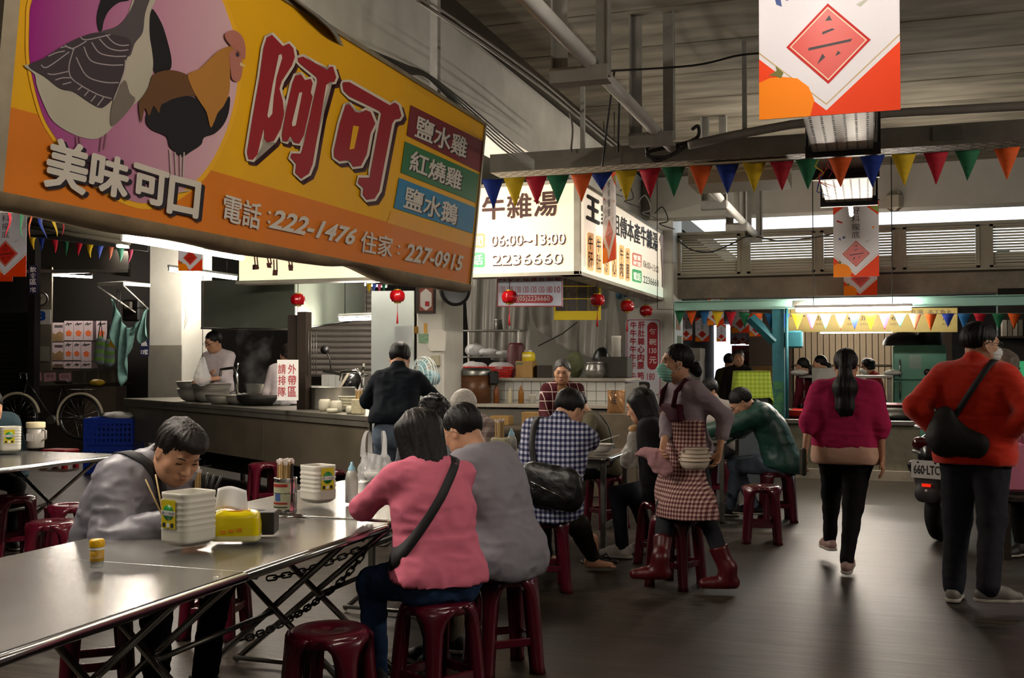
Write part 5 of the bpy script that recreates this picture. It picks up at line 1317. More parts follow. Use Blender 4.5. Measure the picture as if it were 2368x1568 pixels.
# ------------------------------------------------------------------ far right: concrete counter, mint beam, teal posts, fridge
ry = 14.0; rx0, rx1 = PY(ry).hit(1812, 1000).x, PY(ry).hit(2128, 1000).x
rc = thing('concrete_counter', 'rough concrete counter with steel top behind the walking woman', 'counter', ((rx0 + rx1) / 2, ry + .4, 0))
MB().box(((rx0 + rx1) / 2, ry + .4, .345), (rx1 - rx0, .8, .69)).build('base', M('concrete_counter', '#6f6b5c', .9, var=.35, vs=5, bump=.3, bs=40), rc); MB().box(((rx0 + rx1) / 2, ry - .03, .06), (rx1 - rx0 + .05, .08, .12)).build('kerb', CONC, rc)
MB().bbox(((rx0 + rx1) / 2 + .25, ry + .38, .715), (rx1 - rx0 + .6, .9, .055), .006).build('worktop', STEELB, rc)
mx0, mx1 = PY(13.9).hit(1560, 700).x, 6.2
bm = thing('stall_beam', 'mint green steel stall beam above the pennants', 'beam', ((mx0 + mx1) / 2, 13.95, 2.1)); z0_, z1_ = PY(13.9).hit(1960, 711).z, PY(13.9).hit(1960, 690).z
MB().box(((mx0 + mx1) / 2, 13.95, (z0_ + z1_) / 2), (mx1 - mx0, .08, z1_ - z0_)).build('web', MINT, bm)
for z in (z0_, z1_): MB().box(((mx0 + mx1) / 2, 13.93, z), (mx1 - mx0, .13, .012)).build('flange', MINT, bm)
MB().box((PY(13.9).hit(1850, 700).x, 13.905, (z0_ + z1_) / 2), (.18, .01, .07)).build('splice_plate', STEELD, bm)
pq = PY(13.9).hit(1800, 900).x
tp = thing('teal_post', 'teal steel post with diagonal brace and peeling green paint', 'post', (pq, 13.95, 0))
MB().box((pq, 13.97, z0_ / 2), (.15, .12, z0_)).build('shaft', TEAL, tp); MB().box((pq, 13.905, .95), (.13, .008, .55)).build('peeled_patch', M('peeled_green', '#4f8a4e', .8, var=.7, vs=12, c2='#1d4a50'), tp)
b0, b1 = PY(13.95).hit(1735, 735), PY(13.95).hit(1793, 790); MB().cyl(b0, b1, .07, n=4, smooth=False).build('brace', TEAL, tp)
MB().cyl((pq + .11, 13.88, .75), (pq + .11, 13.88, z0_), .02, n=8).build('drain_pipe', TEAL, tp)
tp2x = PY(16).hit(2320, 700).x; tag(MB().box((tp2x, 16, 1.5), (.16, .16, 3.0)).build('teal_post', TEAL), 'far teal steel post behind the man in orange', 'post')
# ------------------------------------------------------------------ generic builders for small things
def lathe_thing(name, label, cat, prof, loc, mat, n=24, group=None, rz=0.):
    t = MB().lathe(prof, (0, 0, 0), n, cap=False); o = t.build(name, mat, None, False); o.location = loc; o.rotation_euler = (0, 0, rz); return tag(o, label, cat, group)
def bowl_prof(r, h, rb=.5, t=.004):
    pr = [(.002, 0), (r * rb, 0)] + [(r * (rb + (1 - rb) * math.sin(a)), h * (1 - math.cos(a))) for a in np.linspace(.2, math.pi / 2, 7)] + [(r + .01, h + .002), (r + .01, h + .006), (r - t, h)]
    pr += [(max(.002, r * (rb + (1 - rb) * math.sin(a)) - t), h * (1 - math.cos(a)) + t) for a in np.linspace(math.pi / 2, .2, 6)] + [(.002, t)]
    return pr
# ---- cut-down vinegar jugs
JUG = M('jug_milky_plastic', '#cfccc0', .35, var=.05, trans=.0, spec=.5); LABG = M('label_green', '#1f7a34', .4); LABY = M('label_yellow', '#c9b81a', .4)
def make_jug(label, loc, rz, wx=.185, wy=.125, h=.20):
    t = thing('plastic_jug', label, 'jug', loc, rz, 'cut-down vinegar jugs'); rs = []
    zs = list(np.linspace(0, h, 30))
    def ring(z, ins):
        f = min(1, z / .03); k = .030; x, y = wx / 2 - ins - (1 - f) ** 2 * .02, wy / 2 - ins - (1 - f) ** 2 * .02
        if .065 < z < h - .02: x += .0022 * math.sin(z * 300); y += .0022 * math.sin(z * 300)
        p = []
        for sx, sy, a0 in ((1, 1, 0), (-1, 1, 90), (-1, -1, 180), (1, -1, 270)):
            for a in (0, 22.5, 45, 67.5, 90): p.append(Vector((sx * (x - k) + k * math.cos(R(a0 + a)), sy * (y - k) + k * math.sin(R(a0 + a)), z + (.012 * max(0, 1 - abs(sx * (x - k)) / .06) if z < .02 else 0))))
        return p
    b = MB().rings([ring(z, 0) for z in zs] + [ring(z, .0035) for z in zs[::-1][:-1]], False, True); b.f.append(tuple(range(19, -1, -1))); b.sm.append(False)
    b.build('container', JUG, t, False)
    # label on the front face (-Y side)
    xl_ = -wx / 2 + .026; lw, lh_, z0 = .075, .105, .075; yf = -wy / 2 - .0045
    MB().box((xl_ + lw / 2, yf, z0 + lh_ / 2), (lw, .0012, lh_)).build('label', LABY, t, False)
    MB().lathe([(.001, 0), (.029, 0), (.029, .0006), (.001, .0006)], (xl_ + lw / 2, yf - .0007, z0 + .058), 20, axis=(0, -1, 0)).build('label_disc', LABG, t, False)
    MB().box((xl_ + lw / 2, yf - .0016, z0 + .056), (lw * .98, .0006, .018)).build('label_band', WHT, t, False)
    for a, b_, c_, m_, s_ in (('鎮江烏醋', -.034, z0 + .049, BLK, .068),):
        o = text3(None, 'label_text', a, (0, 0, 0), (s_, 0, 0), (0, 0, .013), m_, .0, eps=0); me = o.data; me.transform(Matrix.Translation(o.location)); o.location = (0, 0, 0); o.parent = t
        me.transform(Matrix.Translation((xl_ + lw / 2 + b_, yf - .0022, c_)))
    for k in range(3): MB().box((xl_ + .014 + k * .022, yf - .001, z0 + .012), (.015, .0008, .016)).build('label_mark', (BLK, WHT, BLK)[k], t, False)
    return t
def onT(px, py, z=.765): q = onz(px, py, z); return Vector((q.x, q.y, z))
q = onT(436, 1262); jug1 = make_jug('large milky cut-down vinegar jug in the foreground', q, R(-14), .145, .165, .205)
q = onT(735, 1165); make_jug('milky vinegar jug beside the can of chopsticks', q, R(66), .13, .15, .19)
q = onT(22, 1046); make_jug('milky vinegar jug on the left edge table', q, R(50), .15, .16, .20)
# chopsticks in the front jug
q1 = jug1.location
for k, (a, b) in enumerate((((-.07, -.04, .05), (-.135, -.02, .265)), ((-.06, -.03, .05), (-.15, -.06, .25)))):
    tag(MB().cyl(q1 + Vector(a), q1 + Vector(b), .0035, .0028, n=6).build('chopstick', M('bamboo', '#b79a66', .6)), ('upper', 'lower')[k] + ' loose bamboo chopstick standing in the foreground jug', 'chopstick')
# lidded jar on the left table
q = onT(82, 1036); t = thing('sauce_jar', 'clear jar of brown sauce with a cream lid on the left table', 'jar', q)
MB().lathe([(.001, 0), (.062, 0), (.066, .01), (.068, .17), (.06, .17), (.06, .012), (.001, .012)], n=20, cap=False).build('jar_body', M('jar_frost', '#a9a39b', .3, alpha=.7), t, False); MB().lathe([(.001, .002), (.058, .002), (.058, .03), (.001, .03)], n=20, cap=False).build('sauce', M('soy', '#2a1208', .2), t, False)
MB().lathe([(.074, .165), (.074, .205), (.07, .21), (.001, .21)], n=20, cap=False).build('lid', M('cream_lid', '#c9bd98', .5), t, False); MB().box((.0, -.068, .09), (.06, .002, .06)).build('label', WHT, t, False)
MB().tube([(.066, .0, .15), (.105, 0, .14), (.105, 0, .08), (.066, 0, .06)], .008, 6).build('handle', M('jar_frost'), t, False)
# tissue pack and black box
q = onT(547, 1248); t = thing('tissue_pack', 'yellow tissue pack with a white tissue sticking out', 'tissues', q, R(22))
def pack(u, v):
    a = 2 * math.pi * u; c, s = math.cos(a), math.sin(a); e = .35; sg = lambda w_: (abs(w_) ** e) * (1 if w_ > 0 else -1)
    f = [(.0, .96), (.05, 1.), (.5, 1.), (.85, .93), (.97, .78), (1, .5)]; z = v; r = np.interp(v, [p[0] for p in f], [p[1] for p in f])
    return Vector((sg(c) * .092 * r, sg(s) * .050 * r, z * .115 + .003 * math.sin(a * 5) * v))
MB().grid(pack, 40, 12).build('wrapper', M('tissue_yellow', '#d9c400', .22, var=.05, vs=8, spec=.6), t, False)
MB().grid(lambda u, v: pack(u, .02 + v * .16) * 1.012, 40, 2).build('pale_band', M('tissue_pale', '#d8d3a0', .3), t, False)
MB().box((.0, 0, .1145), (.10, .05, .003)).build('slot', M('tissue_orange', '#e08a10', .4), t, False)
MB().grid(lambda u, v: Vector(((u - .5) * .13 * (1 - .15 * v) - .02, .012 * math.sin(u * 7) * (1 - v) + .02 * (v - .5), .112 + v * .085 + .01 * math.sin(u * 4))), 12, 6).build('tissue', M('tissue_white', '#d9d8d6', .9), t, False, solid=.0015)
for k in range(3): MB().box((.02 - k * .03, -.0515, .045 - .004 * k), (.02, .001, .012)).build('print_mark', M('tissue_orange'), t, False)
q = onT(602, 1232); t = thing('tissue_box', 'flat black box behind the tissue pack', 'box', q, R(22)); MB().bbox((0, 0, .045), (.13, .12, .09), .003).build('box_body', BLACK, t, False); MB().lathe([(.001, .0905), (.02, .0905)], n=16, cap=False).build('hole', M('hole_dark', '#030303', .9), t, False)
# can of chopsticks on a saucer
BAM = M('bamboo'); PAPW = M('paper_wrap', '#d9cfca', .7)
def chop_bundle(t, r, z0, z1, n, seed_):
    rnd = random.Random(seed_)
    for k in range(n):
        a, rr = rnd.uniform(0, 6.28), r * math.sqrt(rnd.random()); x, y = rr * math.cos(a), rr * math.sin(a); z = z1 + rnd.uniform(-.008, .01)
        MB().box((x, y, (z0 + z) / 2), (.007, .007, z - z0), rz=a).build('chopstick', BAM, t, False); MB().box((x * 1.05, y * 1.05, z + .006), (.010, .007, .014), rz=a).build('paper_tip', PAPW, t, False)
q = onT(660, 1192); t = thing('chopstick_can', 'steel can full of wrapped chopsticks with a printed label', 'can', q)
MB().lathe([(.001, 0), (.085, 0), (.088, .006), (.06, .012), (.055, .012), (.052, .016), (.001, .016)], n=28, cap=False).build('saucer', CHROME, t, False)
MB().lathe([(.001, .016), (.051, .016), (.053, .022), (.051, .028), (.051, .10), (.053, .104), (.051, .108), (.051, .165), (.054, .17), (.048, .17), (.048, .03), (.001, .03)], n=28, cap=False).build('can_body', CHROME, t, False)
MB().grid(lambda u, v: Vector((.0518 * math.cos(R(195 + 130 * u)), .0518 * math.sin(R(195 + 130 * u)), .032 + v * .12)), 16, 2).build('label', M('can_label', '#a9ab8c', .5, var=.2, vs=20), t, False)
MB().grid(lambda u, v: Vector((.0523 * math.cos(R(240 + 35 * u)), .0523 * math.sin(R(240 + 35 * u)), .07 + v * .035)), 8, 2).build('label_bird', M('label_blue', '#4a5f92', .5), t, False)
for k in range(3): MB().grid(lambda u, v: Vector((.0523 * math.cos(R(205 + 105 * u)), .0523 * math.sin(R(205 + 105 * u)), (.132, .055, .04)[k] + v * (.014, .009, .005)[k])), 12, 1).build('label_line', (M('label_red', '#8e2a22', .5), M('label_red'), BLK)[k], t, False)
chop_bundle(t, .036, .03, .235, 34, 3)
for k in range(5): MB().box((.03 + .004 * k, .01 - .008 * k, .15), (.006, .006, .17)).build('black_chopstick', BLACK, t, False)
# clear holder with chopsticks by the man in grey
q = onT(440, 1196); t = thing('chopstick_holder', 'clear holder of wrapped chopsticks before the man in grey', 'holder', q)
MB().lathe([(.001, 0), (.05, 0), (.055, .12), (.052, .12), (.047, .004), (.001, .004)], n=20, cap=False).build('cup', M('clear_plastic', '#e8e8e8', .1, alpha=.3), t, False); chop_bundle(t, .042, .006, .205, 26, 5)
for k in range(3): MB().tube([(.05, .02 * k, .02), (.09 + .02 * k, .02 * k, .20 - .01 * k)], .006, 6).build('spoon_handle', BLACK, t, False)
# yellow capped seasoning jar
q = onT(224, 1312); t = thing('seasoning_jar', 'small seasoning jar with a yellow cap on the foreground table', 'jar', q)
MB().lathe([(.001, 0), (.021, 0), (.022, .004), (.022, .032), (.023, .036), (.001, .036)], n=20, cap=False).build('glass_base', M('jar_glass', '#cfd2ce', .08, alpha=.55), t, False); MB().lathe([(.001, .014), (.0205, .014), (.0215, .052), (.001, .052)], n=20, cap=False).build('contents', M('pepper_brown', '#6b4a12', .4), t, False)
MB().lathe([(.0225, .022), (.0228, .060), (.001, .060)], n=20, cap=False).build('label', M('jar_label', '#b58a1c', .4, var=.4, vs=60), t, False); MB().lathe([(.0235, .060), (.0235, .070), (.001, .070)], n=20, cap=False).build('collar', WHT, t, False); MB().lathe([(.025, .070), (.025, .088), (.021, .094), (.001, .095)], n=20, cap=False).build('cap', M('cap_yellow', '#dba800', .35), t, False)
def squeeze(label, loc, body, cap, h=.2):
    t = thing('squeeze_bottle', label, 'bottle', loc, 0, 'squeeze bottles'); s = h / .2
    MB().lathe([(.001, 0), (.03 * s, 0), (.032 * s, .005 * s), (.032 * s, .12 * s), (.026 * s, .145 * s), (.018 * s, .158 * s), (.001, .16 * s)], n=20, cap=False).build('bottle_body', body, t, False); MB().lathe([(.019 * s, .154 * s), (.017 * s, .17 * s), (.008 * s, .185 * s), (.005 * s, .2 * s), (.001, .2 * s)], n=16, cap=False).build('nozzle_cap', cap, t, False); return t
CLOUD = M('cloudy_plastic', '#b7b8ae', .3, alpha=.8); LBL = M('cap_light_blue', '#8fc3d8', .4)
squeeze('pale squeeze bottle with light blue cap by the woman in pink', onT(813, 1162), CLOUD, LBL); squeeze('pale squeeze bottle with blue cap on the table before the white-haired man', (-2.40, 7.12, .752), CLOUD, LBL, .24)
q = Vector((-2.45, 7.02, .752)); t = thing('chopstick_holder', 'box of wrapped chopsticks before the white-haired man', 'holder', q); MB().bbox((0, 0, .09), (.11, .08, .18), .008).build('box_body', M('holder_cream', '#b3ab8c', .5, var=.2, vs=30), t, False); chop_bundle(t, .035, .05, .29, 20, 9)
# plastic carrier bag standing on the table
q = onT(868, 1110); t = thing('carrier_bag', 'translucent white carrier bag standing with its handles up', 'bag', q, R(10))
def cbag(u, v):
    a = 2 * math.pi * u; n_ = .008 * math.sin(a * 7 + v * 9) + .006 * math.sin(a * 13 - v * 5); r = 1 - .35 * v ** 2
    return Vector(((.105 * r + n_) * math.cos(a), (.07 * r + n_) * math.sin(a), v * .15 + .008 * math.sin(a * 3)))
MB().grid(cbag, 48, 10).build('bag_body', M('bag_white_film', '#d6d6d6', .3, alpha=.62, bump=.4, bs=30), t, False)
for sx in (-1, 1): MB().grid(lambda u, v: Vector((sx * (.05 + .012 * math.cos(v * math.pi)) + (u - .5) * .035 * (1 - .5 * math.sin(v * math.pi)) + sx * .005 * math.sin(v * 8), -.045 + v * .09, .14 + .15 * math.sin(v * math.pi))), 6, 16).build('handle', M('bag_white_film'), t, False)
MB().lathe([(.001, .004), (.07, .004), (.085, .05), (.08, .052), (.001, .05)], n=20, cap=False).build('food_box', M('foam_white', '#d5d3cf', .7), t, False)
# dishes before the diners
for k, (px, py, lab) in enumerate(((1010, 1150, 'white soup bowl hidden before the woman in pink'), (385, 1188, 'white soup bowl under the face of the man in grey jacket'), (1392, 1046, 'white dish with food before the man in the checked shirt'), (1660, 1000, 'white dish on the table of the green jacket'))):
    lathe_thing('soup_bowl', lab, 'bowl', bowl_prof(.085, .06), onT(px, py, .767) if k != 3 else onz(px, py, .765), M('porcelain', '#cfccc4', .25), group='soup bowls')
# chopsticks in the hand of the man in the checked shirt
h_ = at(1396, 1018, 7.55); tag(MB().cyl(h_ + Vector((-.06, .02, -.02)), h_ + Vector((.10, .06, .035)), .004, .003, n=6).build('chopstick', WHT), 'pale chopstick held by the man in the checked shirt', 'chopstick')
# bowls carried by the waitress
wb = at(1606, 1078, 6.62); lab = ('lowest', 'second', 'third', 'topmost')
for k in range(4):
    lathe_thing('soup_bowl', lab[k] + ' bowl of the stack the waitress carries', 'bowl', bowl_prof(.092 - (.022 if k == 3 else 0), .055), wb + Vector((.004 * k, .0, -.02 + .024 * k)), M('bowl_cream', '#cdbfae', .3), group='bowls carried by the waitress')
# pink cloth in her right hand
q = at(1516, 1058, 6.70); g = SDF(.008); rv = np.array(RIGHT); qq = np.array(q); g.cone(qq - rv * .07 + (0, 0, .03), qq + rv * .03 + (0, 0, .0), .03, .05, k=0, u=tuple(FWDH), q=.4).cone(qq + rv * .02, qq + rv * .07 + (0, 0, -.08), .05, .045, k=.03, u=tuple(FWDH), q=.35).cone(qq, qq + (0, 0, -.07), .045, .03, k=.03, u=tuple(FWDH), q=.4).cone(qq - rv * .05 + (0, 0, .03), qq - rv * .12 + (0, 0, .02), .028, .012, k=.02, u=tuple(FWDH), q=.4); V_, Q_ = g.mesh(fold=.010, ff=16, seed=3)
tag(np_mesh('cleaning_cloth', [(V_, Q_)], cloth_pink, None, world=True) if False else np_mesh('cleaning_cloth', [(V_, Q_)], M('cloth_cleaning_pink', '#b98a8e', .9, var=.1), None, True), 'pink cleaning cloth in the hand of the waitress', 'cloth')
# wrapped bun of the girl
q = at(1468, 1016, 7.66); g = SDF(.009); g.ell(tuple(q + Vector((.01, 0, .03))), (.05, .045, .05), None, 0).cone(tuple(q), tuple(q + Vector((-.05, 0, -.16))), .05, .055, k=.04).cone(tuple(q + Vector((-.05, 0, -.1))), tuple(q + Vector((.03, 0, -.19))), .04, .02, k=.03); t = thing('wrapped_bun', 'bun in a thin plastic bag held by the girl in black', 'food', q)
np_mesh('plastic_bag', [g.mesh(fold=.008, ff=18, seed=8)], M('bag_thin', '#b9b5b0', .3, alpha=.6, bump=.4, bs=40), t, True); g = SDF(.008); g.ell(tuple(q + Vector((.0, -.01, .075))), (.045, .04, .03), None, 0); np_mesh('bun', [g.mesh()], M('bun_tan', '#b08a5c', .8, var=.2, vs=30), t, True)
# wallet in the hand of the walking woman
q = at(1857, 1068, 7.42); tag(MB().bbox(q, (.03, .085, .19), .008, R(20)).build('wallet', M('wallet_olive', '#2b2a1c', .5)), 'dark olive wallet in the hand of the walking woman', 'wallet')
# flip flops of the man in the checked shirt
q = onz(1380, 1298, .01); t = thing('flip_flop', 'black flip-flop under the bare foot', 'sandal', (q.x, q.y, 0), R(-70)); MB().bbox((0, .02, .01), (.095, .27, .02), .008).build('sole', BLACK, t, False); MB().tube([(-.04, .0, .02), (0, .07, .065), (0, .10, .02)], .007, 6).build('strap', BLACK, t, False); MB().tube([(.04, .0, .02), (0, .07, .065)], .007, 6).build('strap', BLACK, t, False)

# ------------------------------------------------------------------ noodle stall
def proj_x(p): d = Vector(p) - EYE; return CX + FPX * d.dot(RIGHT) / d.dot(FWD)
def onC(px, v=.3, z=.982):
    lo, hi = -2., clen + 2.
    for _ in range(40):
        m = (lo + hi) / 2
        if proj_x(cpt(m, v, z)) < px: lo = m
        else: hi = m
    return cpt(m, v, z)
SB = M('bowl_steel', '#b3b1a8', .36, .65, var=.1, vs=6)
for k, (px, py, r, h, lab) in enumerate(((452, .30, .22, .15, 'large steel bowl at the left end of the noodle counter'), (489, .34, .215, .14, 'steel bowl holding the second wide bowl'), (516, .16, .20, .11, 'low steel bowl nearest the counter edge'), (562, .28, .19, .10, 'steel bowl behind the low bowl'))):
    lathe_thing('steel_bowl', lab, 'bowl', bowl_prof(r, h, .45), onC(px, py), SB, 32, 'steel bowls on the noodle counter')
lathe_thing('steel_bowl', 'wide steel bowl nested on top of the left bowl', 'bowl', bowl_prof(.23, .12, .4), onC(452, .30) + Vector((.0, 0, .12)), SB, 32, 'steel bowls on the noodle counter')
lathe_thing('steel_bowl', 'widest steel bowl tilted on the second bowl', 'bowl', bowl_prof(.235, .11, .4), onC(489, .34) + Vector((.0, 0, .11)), SB, 32, 'steel bowls on the noodle counter')
q = onC(605, .35); t = thing('stock_pot', 'dark round stock pot with food on the counter', 'pot', q); MB().lathe([(.001, 0), (.2, 0), (.27, .06), (.28, .12), (.26, .12), (.19, .02), (.001, .02)], n=28, cap=False).build('pan', IRON, t, False); MB().lathe([(.001, .11), (.20, .11), (.22, .09)], n=24, cap=False).build('food', M('boiled_food', '#a79f93', .6, var=.4, vs=20), t, False)
q = onC(597, .68); lathe_thing('steel_pot', 'small steel pot steaming on the back burner', 'pot', [(.001, 0), (.13, 0), (.135, .01), (.135, .2), (.145, .205), (.13, .205), (.125, .01), (.001, .01)], q + Vector((0, 0, .02)), STEEL)
q = onC(770, .5); t = thing('stock_pot', 'wide steel soup pot with a ladle beside the post', 'pot', q); MB().lathe([(.001, 0), (.22, 0), (.225, .01), (.225, .22), (.24, .225), (.215, .225), (.21, .02), (.001, .02)], n=28, cap=False).build('pan', SB, t, False); MB().cyl((.0, 0, .1), (.16, .05, .38), .014, n=8).build('ladle_handle', M('ladle', '#b5ab98', .4), t, False); MB().tube([(-.23, 0, .15), (-.27, 0, .17), (-.23, 0, .19)], .01, 6).build('handle', SB, t, False)
CER = M('ceramic_cream', '#bdb9a4', .3, var=.06)
for k, (px, py, r, h, lab) in enumerate(((751, .14, .060, .12, 'left cream jar on the counter'), (777, .15, .058, .11, 'right cream jar on the counter'), (768, .05, .055, .04, 'flat cream dish before the jars'), (812, .10, .05, .07, 'cream cup beside the chopstick box'))):
    lathe_thing('condiment_jar', lab, 'jar', [(.001, 0), (r * .8, 0), (r, h * .3), (r, h * .8), (r * .8, h), (r * .75, h), (.001, h)], onC(px, py), CER, 20, 'jars on the noodle counter')
q = onC(829, .10); t = thing('chopstick_holder', 'cream box of chopsticks at the counter end', 'holder', q); MB().bbox((0, 0, .07), (.11, .09, .14), .008).build('box_body', M('holder_cream'), t, False); chop_bundle(t, .035, .05, .22, 16, 12)
q = onC(804, .35); t = thing('noodle_basket', 'stack of cream bowls behind the jars', 'bowl', q)
for k in range(4): MB().lathe(bowl_prof(.085, .05), (0, 0, k * .03), 20, cap=False).build('bowl', CER, t, False)
# taps
for (px, py, lab, d) in ((548, 890, 'chrome tap behind the steel bowls', 12.4), (838, 905, 'chrome tap at the right end of the noodle counter', 10.1)):
    q = at(px, py, d); t = thing('water_tap', lab, 'tap', (q.x, q.y, .98)); MB().tube([(0, 0, 0), (0, 0, q.z + .12 - .98), (-.05, 0, q.z + .2 - .98), (-.22, 0, q.z + .18 - .98), (-.23, 0, q.z + .10 - .98)], .018, 8).build('spout', CHROME, t, False); MB().cyl((0, 0, q.z + .16 - .98), (.03, -.03, q.z + .26 - .98), .012, n=8).build('handle', CHROME, t, False)
# dark post with wire racks, food bag
q = onC(703, .22); t = thing('wooden_post', 'dark stained post rising from the noodle counter', 'post', (q.x, q.y, .98)); MB().box((0, 0, .5), (.10, .12, 1.0)).build('shaft', WOODD, t, False); MB().box((-.13, 0, .72), (.10, .05, .5)).build('side_board', WOODD, t, False)
for k in range(4): MB().cyl((.06 + .03 * k, -.02, .35), (.06 + .03 * k, -.02, .8), .005, n=5).build('hanging_skewer', STEELD, t, False)
q = at(468, 850, 12.6); t = thing('food_bag', 'clear plastic bag of food hanging by the cook', 'bag', q); g = SDF(.014); g.cone((0, 0, -.12), (0, 0, .1), .10, .03, k=0); o = np_mesh('bag_body', [g.mesh(fold=.012, ff=12, seed=2)], BAGM, t); MB().cyl((0, 0, .1), (0, 0, 2.6), .004, n=5).build('cord', CABLE, t, False)
for k, (px, py) in enumerate(((556, .5), (640, .45), (530, .6))):
    q = onC(px, py); g = SDF(.014); g.ell(tuple(q + Vector((0, 0, .05))), (.14, .10, .05), None, 0).ell(tuple(q + Vector((.08, 0, .05))), (.08, .08, .06), None, .03); tag(np_mesh('plastic_bundle', [g.mesh(fold=.02, ff=11, seed=k)], BAGM if k else M('white_wrap', '#c9c7c4', .5), None, True), ('white wrapped bundle between the bowls', 'clear plastic bundle beside the notice', 'crumpled plastic behind the bowls')[k], 'wrapping')
# extractor hood
hp_ = Pl(at(570, 760, 12.6), FWDH); t = thing('extractor_hood', 'stainless steel extractor hood over the noodle stall', 'hood', at(620, 760, 12.8))
A1, B1 = at(466, 650, 13.2), at(682, 650, 12.2); A0, B0 = at(466, 759, 13.2), at(682, 762, 12.2); C0, C1 = at(842, 738, 14.6), at(842, 650, 14.6)
HOOD = M('hood_steel', '#98a294', .38, .55, var=.12, vs=2, bump=.03, bs=5); D0, D1 = A0 + (C0 - B0), A1 + (C1 - B1)
for P4, nm in (((A0, B0, B1, A1), 'front_panel'), ((B0, C0, C1, B1), 'side_panel'), ((A0, D0, D1, A1), 'side_panel'), ((A1, B1, C1, D1), 'top_panel')): MB().poly(list(P4)).build(nm, HOOD, t, solid=.012)
for a, b in ((A0, B0), (B0, C0)): MB().cyl(a, b, .015, n=6).build('rim', STEELB, t)
MB().box((A1 + B1 + C1) / 3 + Vector((0, .3, .8)), (.5, .5, 1.5)).build('duct', STEELD, t)
# roller shutter behind, each slat a curved strip
t = thing('roller_shutter', 'grey roller shutter behind the noodle stall', 'shutter', at(780, 870, 17.0)); s0, s1 = at(702, 870, 16.9), at(866, 870, 16.9); SHM = M('shutter_grey', '#6a645e', .5, .4, var=.15, vs=4)
dd = (s1 - s0); L_ = dd.length; du = dd / L_; nn = Vector((du.y, -du.x, 0)); sm_ = MB().rings([[Vector((x, -.018 * math.sin(a), .045 - .09 * a / math.pi)) for a in np.linspace(0, math.pi, 7)] + [Vector((x, .004, -.045)), Vector((x, .004, .045))] for x in (-L_ / 2, L_ / 2)], True, False).mesh('slat'); sm_.materials.append(SHM)
zlo = at(780, 872, 16.9).z; k = 0
while k < 20:
    o = bpy.data.objects.new('slat', sm_); COL.objects.link(o); o.parent = t; o.location = (s0 + s1) / 2 + Vector((0, 0, .09 * k + .05)) - Vector((0, 0, (s0.z + s1.z) / 2 - zlo)) - t.location; o.rotation_euler = (0, 0, math.atan2(du.y, du.x)); k += 1
MB().box((s0 + s1) / 2 + Vector((0, .05, -zlo / 2 - .1)), (L_ + .1, .06, zlo - .1), rz=math.atan2(du.y, du.x)).build('kick_wall', M('kick_grey', '#aaa69e', .6), t)
tw_ = at(790, 905, 14.5); tw = thing('tiled_ledge', 'white tiled ledge behind the soup pot', 'ledge', (tw_.x, tw_.y, 0)); xa, xb = at(735, 900, 14.5).x, at(852, 900, 14.5).x; MB().box(((xa + xb) / 2, tw_.y + .1, .65), (xb - xa, .2, 1.3)).build('core', GROUT, tw); tiles(tw, xa, xb, .9, 1.3, tw_.y, 6, 2)
# motor scooter parked behind the stall: mirror and handlebar show
q = at(838, 850, 13.3); t = thing('parked_scooter', 'dark parked scooter with a round mirror behind the stall', 'scooter', (q.x, q.y, 0)); SCB = M('scooter_black', '#121213', .25, coat=.4)
g = SDF(.02); g.cone((-.1, .5, .5), (.05, -.4, .7), .14, .16, k=0).cone((.05, -.4, .65), (.1, -.55, 1.2), .12, .10, k=.1).cone((.12, -.5, 1.25), (.02, -.45, 1.3), .1, .08, k=.05); np_mesh('fairing', [g.mesh()], SCB, t); MB().tube([(-.32, -.42, 1.36), (-.05, -.48, 1.32), (.1, -.5, 1.28), (.3, -.45, 1.32)], .018, 8).build('handlebar', CHROME, t, False)
MB().tube([(-.2, -.44, 1.34), (-.22, -.44, 1.50), (-.26, -.44, 1.58)], .008, 6).build('mirror_stalk', BLACK, t, False); MB().lathe([(.001, -.015), (.05, -.012), (.055, 0), (.001, .006)], Vector((-.29, -.44, 1.62)), 16, axis=(.3, -1, .2), cap=False).build('mirror', BLACK, t, False)
for yy in (-.55, .55): MB().lathe([(.17, -.05), (.24, -.05), (.26, 0), (.24, .05), (.17, .05)], Vector((0, yy, .26)), 24, axis=(1, 0, 0), cap=False).build('wheel', BLACK, t, False)
# steam over the burner
vm = bpy.data.materials.new('steam'); vm.use_nodes = True; N = vm.node_tree.nodes; N.remove(N['Principled BSDF']); pv = N.new('ShaderNodeVolumePrincipled'); pv.inputs['Color'].default_value = (.9, .9, .9, 1)
tc = N.new('ShaderNodeTexCoord'); nz = N.new('ShaderNodeTexNoise'); nz.inputs['Scale'].default_value = 5; nz.inputs['Detail'].default_value = 4; vm.node_tree.links.new(tc.outputs['Object'], nz.inputs['Vector'])
vm.node_tree.links.new(nmath(N, vm.node_tree.links, 'MULTIPLY', nmath(N, vm.node_tree.links, 'MAXIMUM', nmath(N, vm.node_tree.links, 'SUBTRACT', nz.outputs[0], .50), 0.), 4.), pv.inputs['Density']); vm.node_tree.links.new(pv.outputs[0], N['Material Output'].inputs['Volume'])
q = at(590, 835, 12.4); g = SDF(.05); g.cone((0, 0, -.25), (0, 0, .25), .14, .24, k=0); o = np_mesh('steam_cloud', [g.mesh()], vm, None); o.location = q; tag(o, 'faint steam rising over the small pot', 'steam', kind='stuff')

